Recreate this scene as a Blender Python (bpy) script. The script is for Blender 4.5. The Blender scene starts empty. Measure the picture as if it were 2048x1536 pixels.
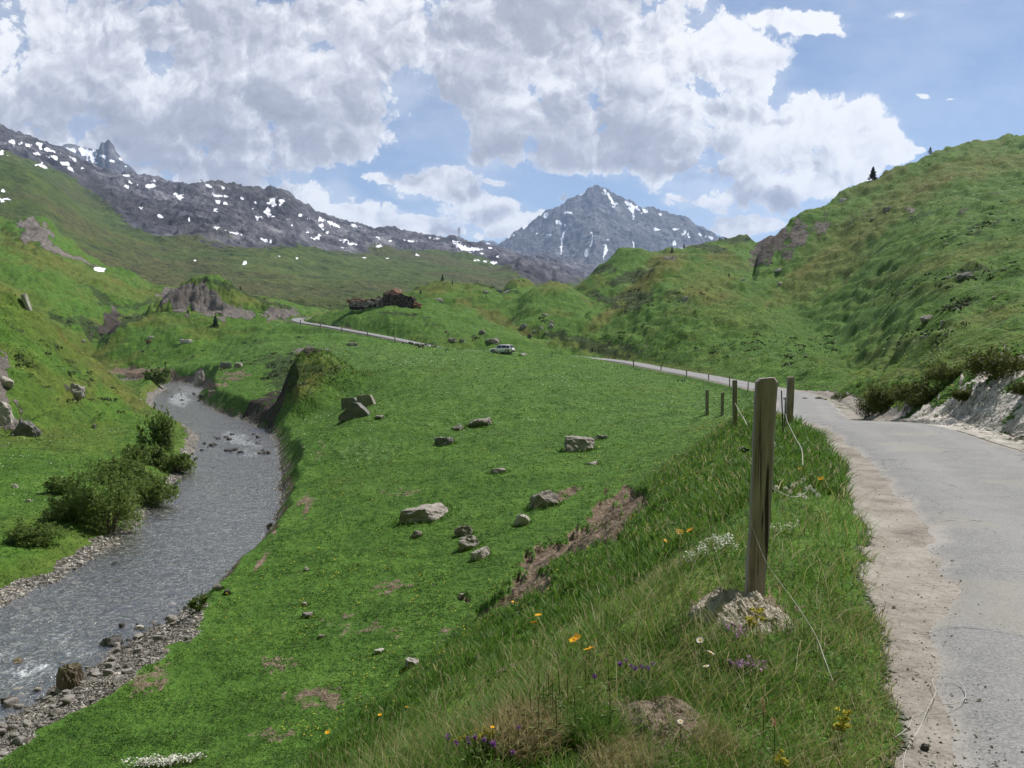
import bpy, bmesh, math, random
import numpy as np
from mathutils import Vector, Matrix

# ------------------------------------------------------------------ basics
SC = bpy.context.scene
COL = SC.collection
RNG = np.random.default_rng(11)
random.seed(5)
F = 1600.0                      # focal length in pixels of a 2048 px wide frame
PITCH = math.atan(88.0 / F)     # camera looks a little below the horizon
CP, SP = math.cos(PITCH), math.sin(PITCH)


def e_of(v):
    """height / forward distance of the sight line through row v"""
    return np.tan(np.arctan((768.0 - np.asarray(v, float)) / F) - PITCH)


def a_of(u, e):
    return (np.asarray(u, float) - 1024.0) / F * (CP - e * SP)


def proj(x, y, z):
    zc = np.maximum(y * CP - z * SP, 1e-3)
    return 1024 + F * x / zc, 768 - F * (y * SP + z * CP) / zc


def smooth(t):
    t = np.clip(t, 0, 1)
    return t * t * (3 - 2 * t)


def sstep(a, b, x):
    return smooth((x - a) / (b - a))


def smax(a, b, k):
    h = np.clip(.5 + .5 * (a - b) / k, 0, 1)
    return b + (a - b) * h + k * h * (1 - h)


# ------------------------------------------------------------------ noise
_perm = np.random.default_rng(3).permutation(512).astype(np.int64)
_gang = np.random.default_rng(4).uniform(0, 2 * np.pi, 512)
_gx, _gy = np.cos(_gang), np.sin(_gang)


def perlin(x, y, seed=0):
    x = np.asarray(x, float) + seed * 17.31
    y = np.asarray(y, float) - seed * 9.77
    xi = np.floor(x).astype(np.int64)
    yi = np.floor(y).astype(np.int64)
    xf, yf = x - xi, y - yi
    u = xf * xf * xf * (xf * (xf * 6 - 15) + 10)
    w = yf * yf * yf * (yf * (yf * 6 - 15) + 10)

    def g(ix, iy, dx, dy):
        h = _perm[(_perm[ix & 511] + iy) & 511]
        return _gx[h] * dx + _gy[h] * dy
    n00 = g(xi, yi, xf, yf)
    n10 = g(xi + 1, yi, xf - 1, yf)
    n01 = g(xi, yi + 1, xf, yf - 1)
    n11 = g(xi + 1, yi + 1, xf - 1, yf - 1)
    a = n00 + u * (n10 - n00)
    b = n01 + u * (n11 - n01)
    return (a + w * (b - a)) * 1.5


def fbm(x, y, octv=4, seed=0, gain=.5, lac=2.03):
    s, amp, t = 0, 1.0, 0
    for i in range(octv):
        s = s + amp * perlin(x, y, seed + i * 3)
        t += amp
        amp *= gain
        x, y = x * lac + 5.2, y * lac - 3.1
    return s / t


def ridged(x, y, octv=4, seed=0, gain=.5):
    s, amp, t = 0, 1.0, 0
    for i in range(octv):
        s = s + amp * (1 - np.abs(perlin(x, y, seed + i * 3)) * 2)
        t += amp
        amp *= gain
        x, y = x * 2.07 + 1.7, y * 2.07 - 4.1
    return s / t


# ------------------------------------------------------------------ polylines
def catmull(pts, n):
    P = np.array(pts, float)
    P = np.vstack([2 * P[0] - P[1], P, 2 * P[-1] - P[-2]])
    out = []
    for i in range(1, len(P) - 2):
        t = np.linspace(0, 1, n, endpoint=False)[:, None]
        p0, p1, p2, p3 = P[i - 1], P[i], P[i + 1], P[i + 2]
        out.append(.5 * (2 * p1 + (p2 - p0) * t + (2 * p0 - 5 * p1 + 4 * p2 - p3) * t * t
                         + (3 * p1 - p0 - 3 * p2 + p3) * t ** 3))
    out.append(P[-2][None])
    return np.vstack(out)


def path_dist(x, y, path):
    """signed distance (positive = left of travel) and interpolated z of the nearest path point"""
    x = np.asarray(x, np.float32)
    y = np.asarray(y, np.float32)
    best = np.full(x.shape, 1e12, np.float32)
    sg = np.zeros(x.shape, np.float32)
    zz = np.zeros(x.shape, np.float32)
    for i in range(len(path) - 1):
        ax, ay, az = path[i]
        bx, by, bz = path[i + 1]
        dx, dy = bx - ax, by - ay
        L = dx * dx + dy * dy + 1e-9
        t = np.clip(((x - ax) * dx + (y - ay) * dy) / L, 0, 1)
        px, py = x - (ax + t * dx), y - (ay + t * dy)
        d = px * px + py * py
        m = d < best
        best = np.where(m, d, best)
        sg = np.where(m, np.sign(dx * py - dy * px), sg)
        zz = np.where(m, az + t * (bz - az), zz)
    return np.sqrt(best).astype(float) * sg, zz.astype(float)


ROAD_HW = 1.5
ROAD = catmull([(-6.5, -14, -1.35), (-1.6, -6, -1.5), (1.4, -.7, -1.6), (3.02, 2.47, -1.68), (4.2, 4.7, -1.75), (4.98, 6.2, -1.8),
                (5.97, 8.9, -1.88), (7.12, 12.2, -1.97), (8.34, 16.4, -2.09), (9.66, 21.6, -2.26),
                (11.5, 30.0, -3.10), (12.7, 34.0, -3.25), (16.5, 45, -3.58), (18.6, 52, -3.78), (20.7, 60, -4.02),
                (21.6, 66, -4.15), (22.2, 77, -4.3), (22.7, 94, -4.35), (21.4, 119, -4.2), (20.3, 138, -4.0),
                (16.7, 152, -3.7), (9.2, 161, -3.25), (-2.1, 165, -2.65), (-9.5, 168, -2.3), (-16.5, 173, -1.7),
                (-28.5, 188, .35), (-41.5, 205, 2.3), (-53, 222, 3.9), (-61.5, 235, 5.0), (-66.5, 248, 6.2),
                (-67.5, 262, 7.0), (-60, 280, 7.6), (-48, 300, 8)], 5)
WATER_Z = -10.0
RIVER = catmull([(-22.0, 2, -10), (-19.2, 12, -10), (-17.4, 20, -10), (-16.4, 26, -10), (-15.5, 31, -10), (-15.9, 38, -10), (-18.4, 50, -10),
                 (-25.2, 72.7, -10), (-31.8, 89, -10), (-41, 104, -10), (-49, 118, -10), (-59, 140, -10), (-69, 168, -10),
                 (-82, 186, -10), (-105, 198, -10), (-140, 205, -10)], 4)
RIVER_HW = 3.6

# ------------------------------------------------------------------ valley floor, thin plate through surveyed points
_B = np.array([
    (-4, 16, -8.6), (-2, 19, -8.2), (-1, 27, -7.6), (1.6, 34, -6.9), (4.4, 40, -6.3), (8, 47, -5.7), (13, 56, -5.1),
    (20, 80, -4.8), (19.5, 100, -4.7), (17, 125, -4.5), (14, 140, -4.0), (-9, 21, -9.2), (-9, 27, -9.1), (-10.5, 35, -8.9),
    (-12.8, 50, -8.7), (-18.5, 70, -8.5), (-25, 88, -8.6), (-13.7, 68, -6.2), (-15.6, 62, -7.7), (-11, 54, -7.5),
    (-2.3, 58, -6.0), (3.8, 47, -6.2), (-1.5, 40, -6.7), (-3.6, 35, -7.65), (-18.6, 92, -4.7), (-13.6, 125, -3.1),
    (-8, 150, -1.85), (-14.5, 150, -1.3), (-2, 150, -2.3), (3.4, 150, -2.6), (8.5, 151, -3.0), (-22, 150, -1.2), (-35, 150, -1.9), (-46, 180, -.6), (-42, 198, 1.0), (-54, 215, 2.6), (-62, 228, 3.9), (-30, 180, -.7), (-18, 166, -2.0), (-62, 190, -2.4), (-72, 190, -6.2), (-100, 222, -7.4),
    (-60, 150, -6.0), (-52, 130, -7.5), (-40, 112, -7.6), (-28, 130, -3.6),
    (-22, 35, -9.2), (-30, 35, -8.7), (-24, 50, -9.3), (-34, 55, -8.6), (-33, 74, -9.2), (-46, 72, -8.6), (-42, 92, -9.2),
    (-58, 112, -9.3), (-75, 150, -9.4), (-90, 150, -8.8), (-78, 168, -9.2), (-25, 20, -9), (-42, 40, -7.6), (-19, 12, -9.2),
    (-9, 8, -9.2), (-10, -5, -9.2), (-7, 12, -8.9), (-25, 0, -9), (30, 60, -4.3), (30, 100, -4.5), (25, 20, -2), (25, -10, -1), (13, 15, -2.7), (14.5, 23, -3.0), (17, 32, -3.7), (23, 45, -4.0), (10.5, 8, -2.4), (8, 0, -2.2), (27, 66, -4.5),
    (-120, 150, -4), (-120, 200, -8), (0, 170, -2.4), (15, 175, -3.0), (0, 250, 2), (-80, 260, 0), (-150, 280, -4), (80, 250, 4), (0, 340, 0),
    (-150, 340, 4), (120, 340, 6), (40, 150, -2), (-60, 60, -6), (-90, 80, -5), (60, 0, 0), (-60, -40, -8), (40, -40, 0), (-200, 420, 8), (0, 420, -8), (200, 420, 8)], float)
_S = 40.0


def _tps_k(r2):
    return np.where(r2 > 1e-12, .5 * r2 * np.log(np.maximum(r2, 1e-12)), 0)


def _tps_fit(B):
    X = B[:, :2] / _S
    n = len(X)
    d2 = ((X[:, None] - X[None]) ** 2).sum(-1)
    K = _tps_k(d2) + np.eye(n) * 2e-3
    Pm = np.hstack([np.ones((n, 1)), X])
    A = np.block([[K, Pm], [Pm.T, np.zeros((3, 3))]])
    return np.linalg.solve(A, np.concatenate([B[:, 2], np.zeros(3)])), X


_TW, _TX = _tps_fit(_B)


def floor_z(x, y):
    X, Y = x / _S, y / _S
    z = _TW[-3] + _TW[-2] * X + _TW[-1] * Y
    for i in range(len(_TX)):
        r2 = (X - _TX[i, 0]) ** 2 + (Y - _TX[i, 1]) ** 2
        z = z + _TW[i] * .5 * r2 * np.log(np.maximum(r2, 1e-9))
    return z


# ------------------------------------------------------------------ hills: crest and foot surveyed per bearing
class Hill:
    def __init__(self, name, crest, foot, p=1.2, back=.25, k=.006, sm=6, front=.6):
        # crest / foot: rows (u, v, distance)
        c = np.array(crest, float)
        f = np.array(foot, float)
        U = np.arange(c[0, 0], c[-1, 0] + 1, 2.0)

        def ip(t, j):
            w = np.interp(U, t[:, 0], t[:, j])
            if sm:
                kx = np.exp(-.5 * (np.arange(-20, 21) * 2 / sm) ** 2)
                kx /= kx.sum()
                w = np.convolve(np.pad(w, 20, mode='edge'), kx, 'valid')
            return w
        self.name = name
        self.e = e_of(ip(c, 1))
        self.D = ip(c, 2)
        self.ef = e_of(ip(f, 1))
        self.Df = np.minimum(ip(f, 2), self.D * .97)
        self.a = a_of(U, self.e)
        self.p = np.interp(U, [q[0] for q in p], [q[1] for q in p]) if isinstance(p, list) else np.full(len(U), p)
        self.back, self.k, self.front = back, k, front

    def z(self, x, y):
        a = x / np.maximum(y, .1)
        I = lambda w: np.interp(a, self.a, w)
        D, Df = I(self.D), I(self.Df)
        zc, zf = I(self.e) * D, I(self.ef) * Df
        t = (y - Df) / (D - Df)
        z = zf + (zc - zf) * np.clip(t, 0, 1) ** I(self.p)
        over = np.maximum(y - D, 0)
        sl = np.maximum(zc - zf, 1) / (D - Df)
        z = z - over * self.back * np.minimum(over / (0.05 * D) * .7 + .3, 1.6)
        z = np.where(t < 0, zf + (t * (D - Df)) * self.front, z)
        outer = np.maximum(self.a[0] - a, a - self.a[-1])
        z = np.where(outer > 0, z - outer * y * 1.5, z)
        return z


HILLS = [
    Hill('right', [(1470, 730, 215), (1490, 640, 220), (1504, 555, 226), (1510, 520, 228), (1522, 500, 230), (1540, 476, 235), (1560, 461, 238), (1600, 430, 243),
                   (1640, 406, 250), (1700, 372, 262), (1735, 354, 268), (1760, 347, 270), (1800, 330, 275), (1860, 306, 280),
                   (1900, 293, 284), (1950, 283, 290), (2000, 279, 296), (2048, 271, 300), (2200, 250, 310), (2450, 230, 320)],
         [(1470, 735, 200), (1490, 650, 205), (1510, 560, 205), (1560, 600, 188), (1600, 645, 165), (1650, 690, 135), (1700, 725, 100), (1740, 742, 74), (1800, 752, 48), (1850, 745, 36), (1900, 735, 30),
          (2048, 700, 25), (2450, 690, 25)], p=[(1470, 1.0), (1560, 1.15), (1600, 1.3), (1650, 1.45), (1690, 1.6), (1740, 1.65), (1850, 1.55), (2048, 1.45), (2450, 1.4)], k=.025, back=.3, sm=5),
    Hill('spur', [(1060, 720, 178), (1100, 692, 182), (1140, 655, 190), (1200, 620, 200), (1260, 578, 212), (1300, 545, 222), (1325, 522, 228), (1342, 514, 230), (1362, 517, 230),
                  (1400, 528, 228), (1440, 538, 226), (1480, 546, 222), (1510, 556, 216), (1560, 592, 200), (1600, 635, 178), (1650, 690, 142), (1700, 728, 104), (1740, 755, 70), (1790, 785, 44)],
         [(1060, 716, 172), (1115, 705, 170), (1200, 712, 158), (1300, 728, 126), (1400, 742, 104), (1500, 758, 84), (1600, 780, 68), (1660, 790, 54), (1720, 800, 44), (1790, 815, 34)], p=1.2, back=.45, sm=5),
    Hill('backhill', [(1090, 640, 350), (1120, 600, 352), (1150, 566, 355), (1180, 546, 358), (1210, 524, 362), (1240, 506, 366), (1275, 500, 370), (1310, 500, 372),
                      (1340, 495, 375), (1370, 487, 378), (1400, 484, 380), (1440, 478, 385), (1480, 476, 390), (1496, 479, 392), (1506, 489, 392), (1518, 490, 390), (1540, 478, 390), (1600, 478, 390), (1640, 520, 390)],
         [(1090, 650, 280), (1200, 620, 260), (1400, 600, 250), (1640, 600, 250)], p=1.0, back=.4, sm=4),
    Hill('knoll_a', [(1005, 650, 285), (1030, 612, 288), (1050, 585, 292), (1066, 570, 296), (1080, 563, 299), (1094, 561, 300), (1112, 563, 300), (1135, 571, 298), (1160, 585, 294), (1190, 610, 288), (1230, 650, 280)],
         [(1005, 660, 235), (1094, 645, 235), (1230, 650, 235)], p=.85, back=.5, sm=5),
    Hill('knoll_b', [(970, 610, 330), (1000, 582, 335), (1020, 567, 338), (1038, 559, 340), (1052, 561, 340), (1070, 571, 338), (1100, 590, 335), (1130, 620, 330)],
         [(970, 625, 270), (1130, 625, 270)], p=.9, back=.5, sm=4),
    Hill('knoll_c', [(760, 640, 325), (785, 603, 327), (805, 584, 329), (830, 570, 331), (860, 560, 333), (885, 556, 334), (920, 557, 335), (950, 559, 335), (975, 565, 334), (1000, 573, 332), (1040, 588, 329), (1090, 620, 325)],
         [(760, 655, 262), (880, 650, 255), (1090, 650, 260)], p=.85, back=.45, sm=5),
    Hill('ruin_knoll', [(540, 700, 258), (575, 668, 256), (605, 648, 252), (640, 634, 246), (680, 620, 240), (710, 613, 236), (760, 610, 230), (840, 611, 226), (880, 614, 222), (940, 626, 216),
                        (980, 641, 209), (1020, 657, 202), (1060, 674, 196), (1100, 694, 190), (1140, 712, 184)],
         [(540, 655, 246), (600, 644, 238), (640, 652, 225), (700, 661, 207), (780, 676, 191), (870, 694, 176), (1000, 701, 173), (1140, 710, 172)], p=.8, back=.35, sm=6),
    Hill('left_knoll', [(120, 750, 225), (160, 715, 232), (190, 690, 236), (220, 667, 240), (250, 645, 245), (280, 632, 250), (310, 625, 253), (350, 622, 255), (400, 622, 255), (450, 625, 255), (500, 630, 255),
                        (560, 637, 254), (600, 646, 250), (650, 668, 240)],
         [(120, 742, 205), (250, 735, 215), (420, 735, 205), (480, 715, 205), (650, 690, 190)], p=.8, back=.3, sm=6),
    Hill('left_slope', [(-420, 330, 95), (-300, 410, 96), (-150, 500, 98), (0, 586, 101), (30, 595, 102), (60, 610, 103), (100, 642, 104), (130, 668, 105), (170, 701, 106), (200, 727, 107), (240, 762, 109),
                        (270, 786, 111), (300, 808, 112), (318, 822, 113), (340, 850, 112), (370, 900, 108)],
         [(-420, 950, 55), (-150, 910, 62), (0, 882, 71), (80, 876, 74), (170, 862, 82), (250, 846, 90), (318, 832, 102), (370, 860, 100)], p=1.0, back=.5, sm=4),
    Hill('outcrop', [(225, 660, 292), (262, 645, 292), (290, 622, 293), (320, 602, 294), (338, 585, 295), (360, 575, 296), (395, 566, 298), (430, 562, 300), (455, 566, 300), (480, 577, 299), (520, 597, 297), (560, 612, 296), (590, 622, 295), (640, 650, 295)],
         [(225, 660, 270), (330, 640, 280), (400, 640, 284), (590, 645, 280), (640, 660, 275)], p=.75, back=.12, sm=2),
    Hill('left_shelf', [(-420, 250, 470), (-200, 350, 470), (0, 436, 470), (50, 430, 466), (95, 438, 460), (125, 468, 450), (160, 499, 440), (200, 523, 432), (240, 543, 425), (300, 563, 415), (350, 573, 410),
                        (450, 588, 400), (560, 603, 395), (650, 616, 390), (720, 630, 385), (800, 650, 380)],
         [(-420, 650, 200), (0, 640, 215), (120, 672, 225), (240, 680, 250), (350, 650, 300), (560, 640, 300), (800, 660, 320)], p=1.1, back=.12, sm=4),
    Hill('right_bank', [(1640, 845, 30), (1680, 815, 30), (1705, 793, 30), (1740, 785, 29), (1800, 772, 27.5), (1850, 752, 26), (1900, 742, 25), (1935, 726, 24), (1990, 708, 23), (2048, 700, 22), (2200, 680, 20), (2450, 665, 18)],
         [(1640, 850, 27), (1720, 842, 25.5), (1850, 845, 22.5), (2048, 862, 18.8), (2450, 900, 14)], p=.9, back=.02, k=.01, sm=4),
]


def ground_h(x, y, detail=True, want=False):
    """height of the near valley (out to about 480 m)"""
    x = np.asarray(x, float)
    y = np.asarray(y, float)
    z = floor_z(x, np.minimum(y, 430))
    # the grassy crag by the stream
    cx, cy = x + 24.2, y - 95.0
    rr = np.sqrt((cx * np.where(cx > 0, .60, 1.05)) ** 2 + (cy * .72) ** 2) * (1 + .18 * perlin(x * .25, y * .25, 8))
    cone = -.7 - rr * .88 + .5 * fbm(x * .5, y * .5, 4, 9)
    rg = ridged(x * .35, y * .35 + cone * .2, 4, 12)
    cone = np.where(cx < -1.6 + 1.4 * rg, cone - np.maximum(-cx - 1.6 + 1.4 * rg, 0) * 1.3 + .8 * rg - .4, cone)
    cone = cone + .45 * (rg - .4)
    cone = np.minimum(cone, -1.1 - .22 * rr + .4 * fbm(x * .8, y * .8, 3, 14))
    z = smax(z, cone, .9)
    zone = np.zeros(x.shape)
    for i, h in enumerate(HILLS):
        hz = h.z(x, y)
        zone = np.where(hz > z, i + 1, zone)
        z = smax(z, hz, np.maximum(h.k * np.minimum(y, 200), .12))
    dr, zr = path_dist(x, y, ROAD)
    dv, _ = path_dist(x, y, RIVER)
    ad = np.abs(dr)
    if detail:
        amp = sstep(1.6, 6, ad) * sstep(3.4, 7, np.abs(dv))
        far = np.clip(y / 200, 0, 1.6)
        n = fbm(x * .035, y * .035, 3, 21) * 2.6 * far ** 1.3
        n = n + fbm(x * .11, y * .11, 3, 33) * (.22 + 1.05 * far)
        n = n + fbm(x * .45, y * .45, 3, 41) * (.10 + .38 * far)
        steep = np.isin(zone, (1, 2, 9, 10, 11))
        n = n + np.where(steep, fbm(x * .3, y * .14, 4, 51) * 1.15, 0)
        n = np.where((zone == 0) & (y < 160), n * .62, n)
        # cattle terraces along the contour of the steeper slopes
        tz = z / 2.3 + fbm(x * .04, y * .04, 3, 141) * 2.0
        n = n + np.where(np.isin(zone, (1, 2, 9, 11)), (np.abs((tz % 1) * 2 - 1) - .5) * .75 * np.clip(.6 + 1.6 * fbm(x * .03, y * .03, 2, 143), 0, 1), 0)
        n = n + np.where(zone == 12, fbm(x * .9, y * .9, 4, 55) * .55 + ridged(x * .5, y * .5, 3, 57) * .25, 0)
        rock_o = np.isin(zone, (10,))
        n = n + np.where(rock_o, ridged(x * .16, z * .25 + y * .08, 5, 61) * 3.0 - 1.0, 0)
        z = z + n * amp
    # road bench: cut into the slope, embankment towards the meadow
    near = 1 - sstep(24, 60, y)
    dl = ROAD_HW + .45 + 1.05 * near
    fill = zr - .76 * np.maximum(dr - dl, 0) + .10 * near * sstep(ROAD_HW + .1, ROAD_HW + .9, dr)
    fill = np.where(dr < 0, zr - .76 * np.maximum(-dr - ROAD_HW - .8, 0), fill)
    if detail:
        bk = sstep(dl, dl + 2.5, dr) * near
        fill = fill + bk * (fbm(x * .5, y * .5, 4, 71) * .45 + fbm(x * 1.7, y * 1.7, 3, 75) * .10)
        vg = sstep(ROAD_HW + .2, ROAD_HW + 1.2, ad) * near
        fill = fill + vg * (fbm(x * .9, y * .9, 3, 77) * .09)
    cut = zr + np.where(dr > 0, .32, .03) + .35 * np.maximum(ad - ROAD_HW - .35, 0) + .55 * np.maximum(ad - ROAD_HW - 1.1, 0) + .06 * fbm(x * 1.1, y * 1.1, 3, 79) + sstep(2.0, 3.2, ad) * (.75 * fbm(x * .7, y * .7, 5, 81, .62) + .30 * ridged(x * 1.3, y * 1.3, 4, 83) - .12)
    onr = (y > -30) & (y < 300)
    zf = smax(z, fill, .35)
    zf = np.where(((dr > 0) & (ad < dl)) | (ad < ROAD_HW + .6), fill, zf)
    zc = -smax(-zf, -cut, .12)
    zc = np.where(ad < ROAD_HW + .35, zr, zc)
    z = np.where(onr & (ad < 40), zc, z)
    # stream bed
    adv = np.abs(dv)
    wob = RIVER_HW * (1 + .10 * perlin(y * .13, x * .1, 91) + .06 * perlin(y * .5, x * .4, 93))
    gentle = 1 - sstep(25, 33, y)
    # travel direction is upstream: left of travel = west bank
    slope = np.where(dv > 0, .22 + .5 * sstep(60, 75, y), 1.15 - .95 * gentle)
    chan = WATER_Z + np.where(adv < wob, -.24 * (1 - (adv / wob) ** 2), (adv - wob) * slope + 1.2 * np.maximum(adv - wob - 3.0, 0) + .25 * np.maximum(adv - wob - 1.0, 0) + 8 * np.maximum(adv - wob - 4.2, 0))
    if detail:
        chan = chan + .07 * fbm(x * 1.3, y * 1.3, 3, 95)
    z = np.where(y < 215, -smax(-z, -chan, .12), z)
    if want:
        return z, zone, dr, dv, wob
    return z


# ------------------------------------------------------------------ object helpers
def tag(o, label=None, cat=None, group=None, kind=None):
    if label:
        o['label'] = label
    if cat:
        o['category'] = cat
    if group:
        o['group'] = group
    if kind:
        o['kind'] = kind
    return o


def np_mesh(name, V, faces_list, mats, attrs=None, smooth_shade=False):
    """faces_list: list of int arrays (n,3) or (n,4); mats: list of materials; attrs: name -> (n,4) colour"""
    me = bpy.data.meshes.new(name)
    V = np.asarray(V, np.float32)
    me.vertices.add(len(V))
    me.vertices.foreach_set('co', V.ravel())
    idx = np.concatenate([f.ravel() for f in faces_list]).astype(np.int32)
    tot = np.concatenate([np.full(len(f), f.shape[1], np.int32) for f in faces_list])
    start = np.concatenate([[0], np.cumsum(tot)[:-1]]).astype(np.int32)
    me.loops.add(len(idx))
    me.loops.foreach_set('vertex_index', idx)
    me.polygons.add(len(tot))
    me.polygons.foreach_set('loop_start', start)
    try:
        me.polygons.foreach_set('loop_total', tot)
    except Exception:
        pass
    me.update(calc_edges=True)
    me.polygons.foreach_set('use_smooth', np.full(len(tot), bool(smooth_shade)))
    for k, val in (attrs or {}).items():
        val = np.asarray(val, np.float32)
        at = me.attributes.new(k, 'FLOAT_COLOR', 'POINT')
        at.data.foreach_set('color', val.ravel())
    for m in mats:
        me.materials.append(m)
    return me


def link(name, me, parent=None, loc=None, rotz=0):
    o = bpy.data.objects.new(name, me)
    COL.objects.link(o)
    if parent is not None:
        o.parent = parent
    if loc is not None:
        o.location = loc
    if rotz:
        o.rotation_euler = (0, 0, rotz)
    return o


def empty(name, loc, rotz=0):
    o = bpy.data.objects.new(name, None)
    COL.objects.link(o)
    o.location = loc
    o.rotation_euler = (0, 0, rotz)
    return o


def grid_faces(nr, nc):
    i = np.arange(nr * nc).reshape(nr, nc)
    return np.stack([i[:-1, :-1], i[:-1, 1:], i[1:, 1:], i[1:, :-1]], -1).reshape(-1, 4)
# ------------------------------------------------------------------ material helpers
class NT:
    def __init__(self, tree):
        self.t = tree
        self.n = tree.nodes
        self.l = tree.links

    def node(self, typ, **kw):
        n = self.n.new(typ)
        for k, v in kw.items():
            setattr(n, k, v)
        return n

    def put(self, sock, v):
        if v is None:
            return
        if isinstance(v, bpy.types.NodeSocket):
            self.l.new(v, sock)
        else:
            if isinstance(v, (tuple, list)) and len(v) == 3 and sock.type == 'RGBA':
                v = (*v, 1)
            sock.default_value = v

    def math(self, op, a, b=None, c=None, clamp=False):
        n = self.node('ShaderNodeMath', operation=op, use_clamp=clamp)
        self.put(n.inputs[0], a)
        self.put(n.inputs[1], b)
        self.put(n.inputs[2], c)
        return n.outputs[0]

    def vmath(self, op, a, b=None, c=None, out=0):
        n = self.node('ShaderNodeVectorMath', operation=op)
        self.put(n.inputs[0], a)
        self.put(n.inputs[1], b)
        if c is not None:
            self.put(n.inputs[2], c)
        return n.outputs[out]

    def coord(self):
        return self.node('ShaderNodeTexCoord').outputs['Object']

    def noise(self, vec, scale, detail=4, rough=.55, dist=0, out='Fac'):
        n = self.node('ShaderNodeTexNoise')
        self.put(n.inputs['Vector'], vec)
        n.inputs['Scale'].default_value = scale
        n.inputs['Detail'].default_value = detail
        n.inputs['Roughness'].default_value = rough
        n.inputs['Distortion'].default_value = dist
        return n.outputs[out]

    def voro(self, vec, scale, feature='F1', detail=0, rand=1, out='Distance', rough=.5, smoothness=None):
        n = self.node('ShaderNodeTexVoronoi', feature=feature)
        self.put(n.inputs['Vector'], vec)
        n.inputs['Scale'].default_value = scale
        n.inputs['Detail'].default_value = detail
        n.inputs['Roughness'].default_value = rough
        n.inputs['Randomness'].default_value = rand
        if smoothness is not None:
            n.inputs['Smoothness'].default_value = smoothness
        return n.outputs[out]

    def mapr(self, v, a, b, c=0, d=1, kind='SMOOTHSTEP'):
        n = self.node('ShaderNodeMapRange', interpolation_type=kind)
        n.clamp = True
        self.put(n.inputs[0], v)
        for i, w in zip((1, 2, 3, 4), (a, b, c, d)):
            self.put(n.inputs[i], w)
        return n.outputs[0]

    def ramp(self, fac, stops, interp='LINEAR'):
        n = self.node('ShaderNodeValToRGB')
        n.color_ramp.interpolation = interp
        while len(n.color_ramp.elements) < len(stops):
            n.color_ramp.elements.new(.5)
        for e, (p, c) in zip(n.color_ramp.elements, stops):
            e.position = p
            e.color = (*c, 1) if len(c) == 3 else c
        self.put(n.inputs[0], fac)
        return n.outputs[0]

    def mix(self, f, a, b, mode='MIX'):
        n = self.node('ShaderNodeMix', data_type='RGBA', blend_type=mode)
        n.clamp_factor = True
        self.put(n.inputs[0], f)
        self.put(n.inputs[6], a)
        self.put(n.inputs[7], b)
        return n.outputs[2]

    def attr(self, name):
        n = self.node('ShaderNodeAttribute', attribute_name=name)
        s = self.node('ShaderNodeSeparateColor')
        self.l.new(n.outputs['Color'], s.inputs[0])
        return s.outputs[0], s.outputs[1], s.outputs[2]

    def bump(self, h, strength=.5, dist=.1, normal=None):
        n = self.node('ShaderNodeBump')
        n.inputs['Strength'].default_value = strength
        n.inputs['Distance'].default_value = dist
        self.put(n.inputs['Height'], h)
        if normal is not None:
            self.put(n.inputs['Normal'], normal)
        return n.outputs[0]


def mat(name):
    m = bpy.data.materials.new(name)
    m.use_nodes = True
    t = NT(m.node_tree)
    t.n.clear()
    out = t.node('ShaderNodeOutputMaterial')
    return m, t, out


def principled(t, out, col, rough=.8, normal=None, spec=.3, **kw):
    b = t.node('ShaderNodeBsdfPrincipled')
    t.put(b.inputs['Base Color'], col)
    t.put(b.inputs['Roughness'], rough)
    t.put(b.inputs['Specular IOR Level'], spec)
    if normal is not None:
        t.put(b.inputs['Normal'], normal)
    for k, v in kw.items():
        t.put(b.inputs[k.replace('_', ' ')], v)
    if out is not None:
        t.l.new(b.outputs[0], out.inputs[0])
    return b


def rock_nodes(t, co, base=(.23, .205, .19), dark=(.075, .07, .068), light=(.40, .37, .34), s=1.0):
    n1 = t.noise(co, .7 * s, 3, .6)
    n2 = t.noise(co, 4.5 * s, 4, .65)
    n3 = t.noise(co, 22 * s, 2, .6)
    v = t.voro(t.vmath('ADD', co, t.vmath('SCALE', t.noise(co, 1.4 * s, 3, .6, out='Color'), None, None)), 1.6 * s, 'DISTANCE_TO_EDGE')
    f = t.math('ADD', t.math('MULTIPLY', n1, .55), t.math('ADD', t.math('MULTIPLY', n2, .35), t.math('MULTIPLY', n3, .25)))
    c = t.ramp(f, [(.38, dark), (.52, base), (.62, [x * 1.12 for x in base]), (.75, light)])
    crack = t.mapr(v, .0, .035, .8, 0)
    c = t.mix(t.math('MULTIPLY', crack, t.mapr(n2, .42, .6)), c, [x * .6 for x in dark])
    h = t.math('ADD', t.math('MULTIPLY', n1, 1.0), t.math('ADD', t.math('MULTIPLY', n2, .5), t.math('MULTIPLY', n3, .15)))
    h = t.math('SUBTRACT', h, t.math('MULTIPLY', crack, .15))
    return c, h


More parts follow.
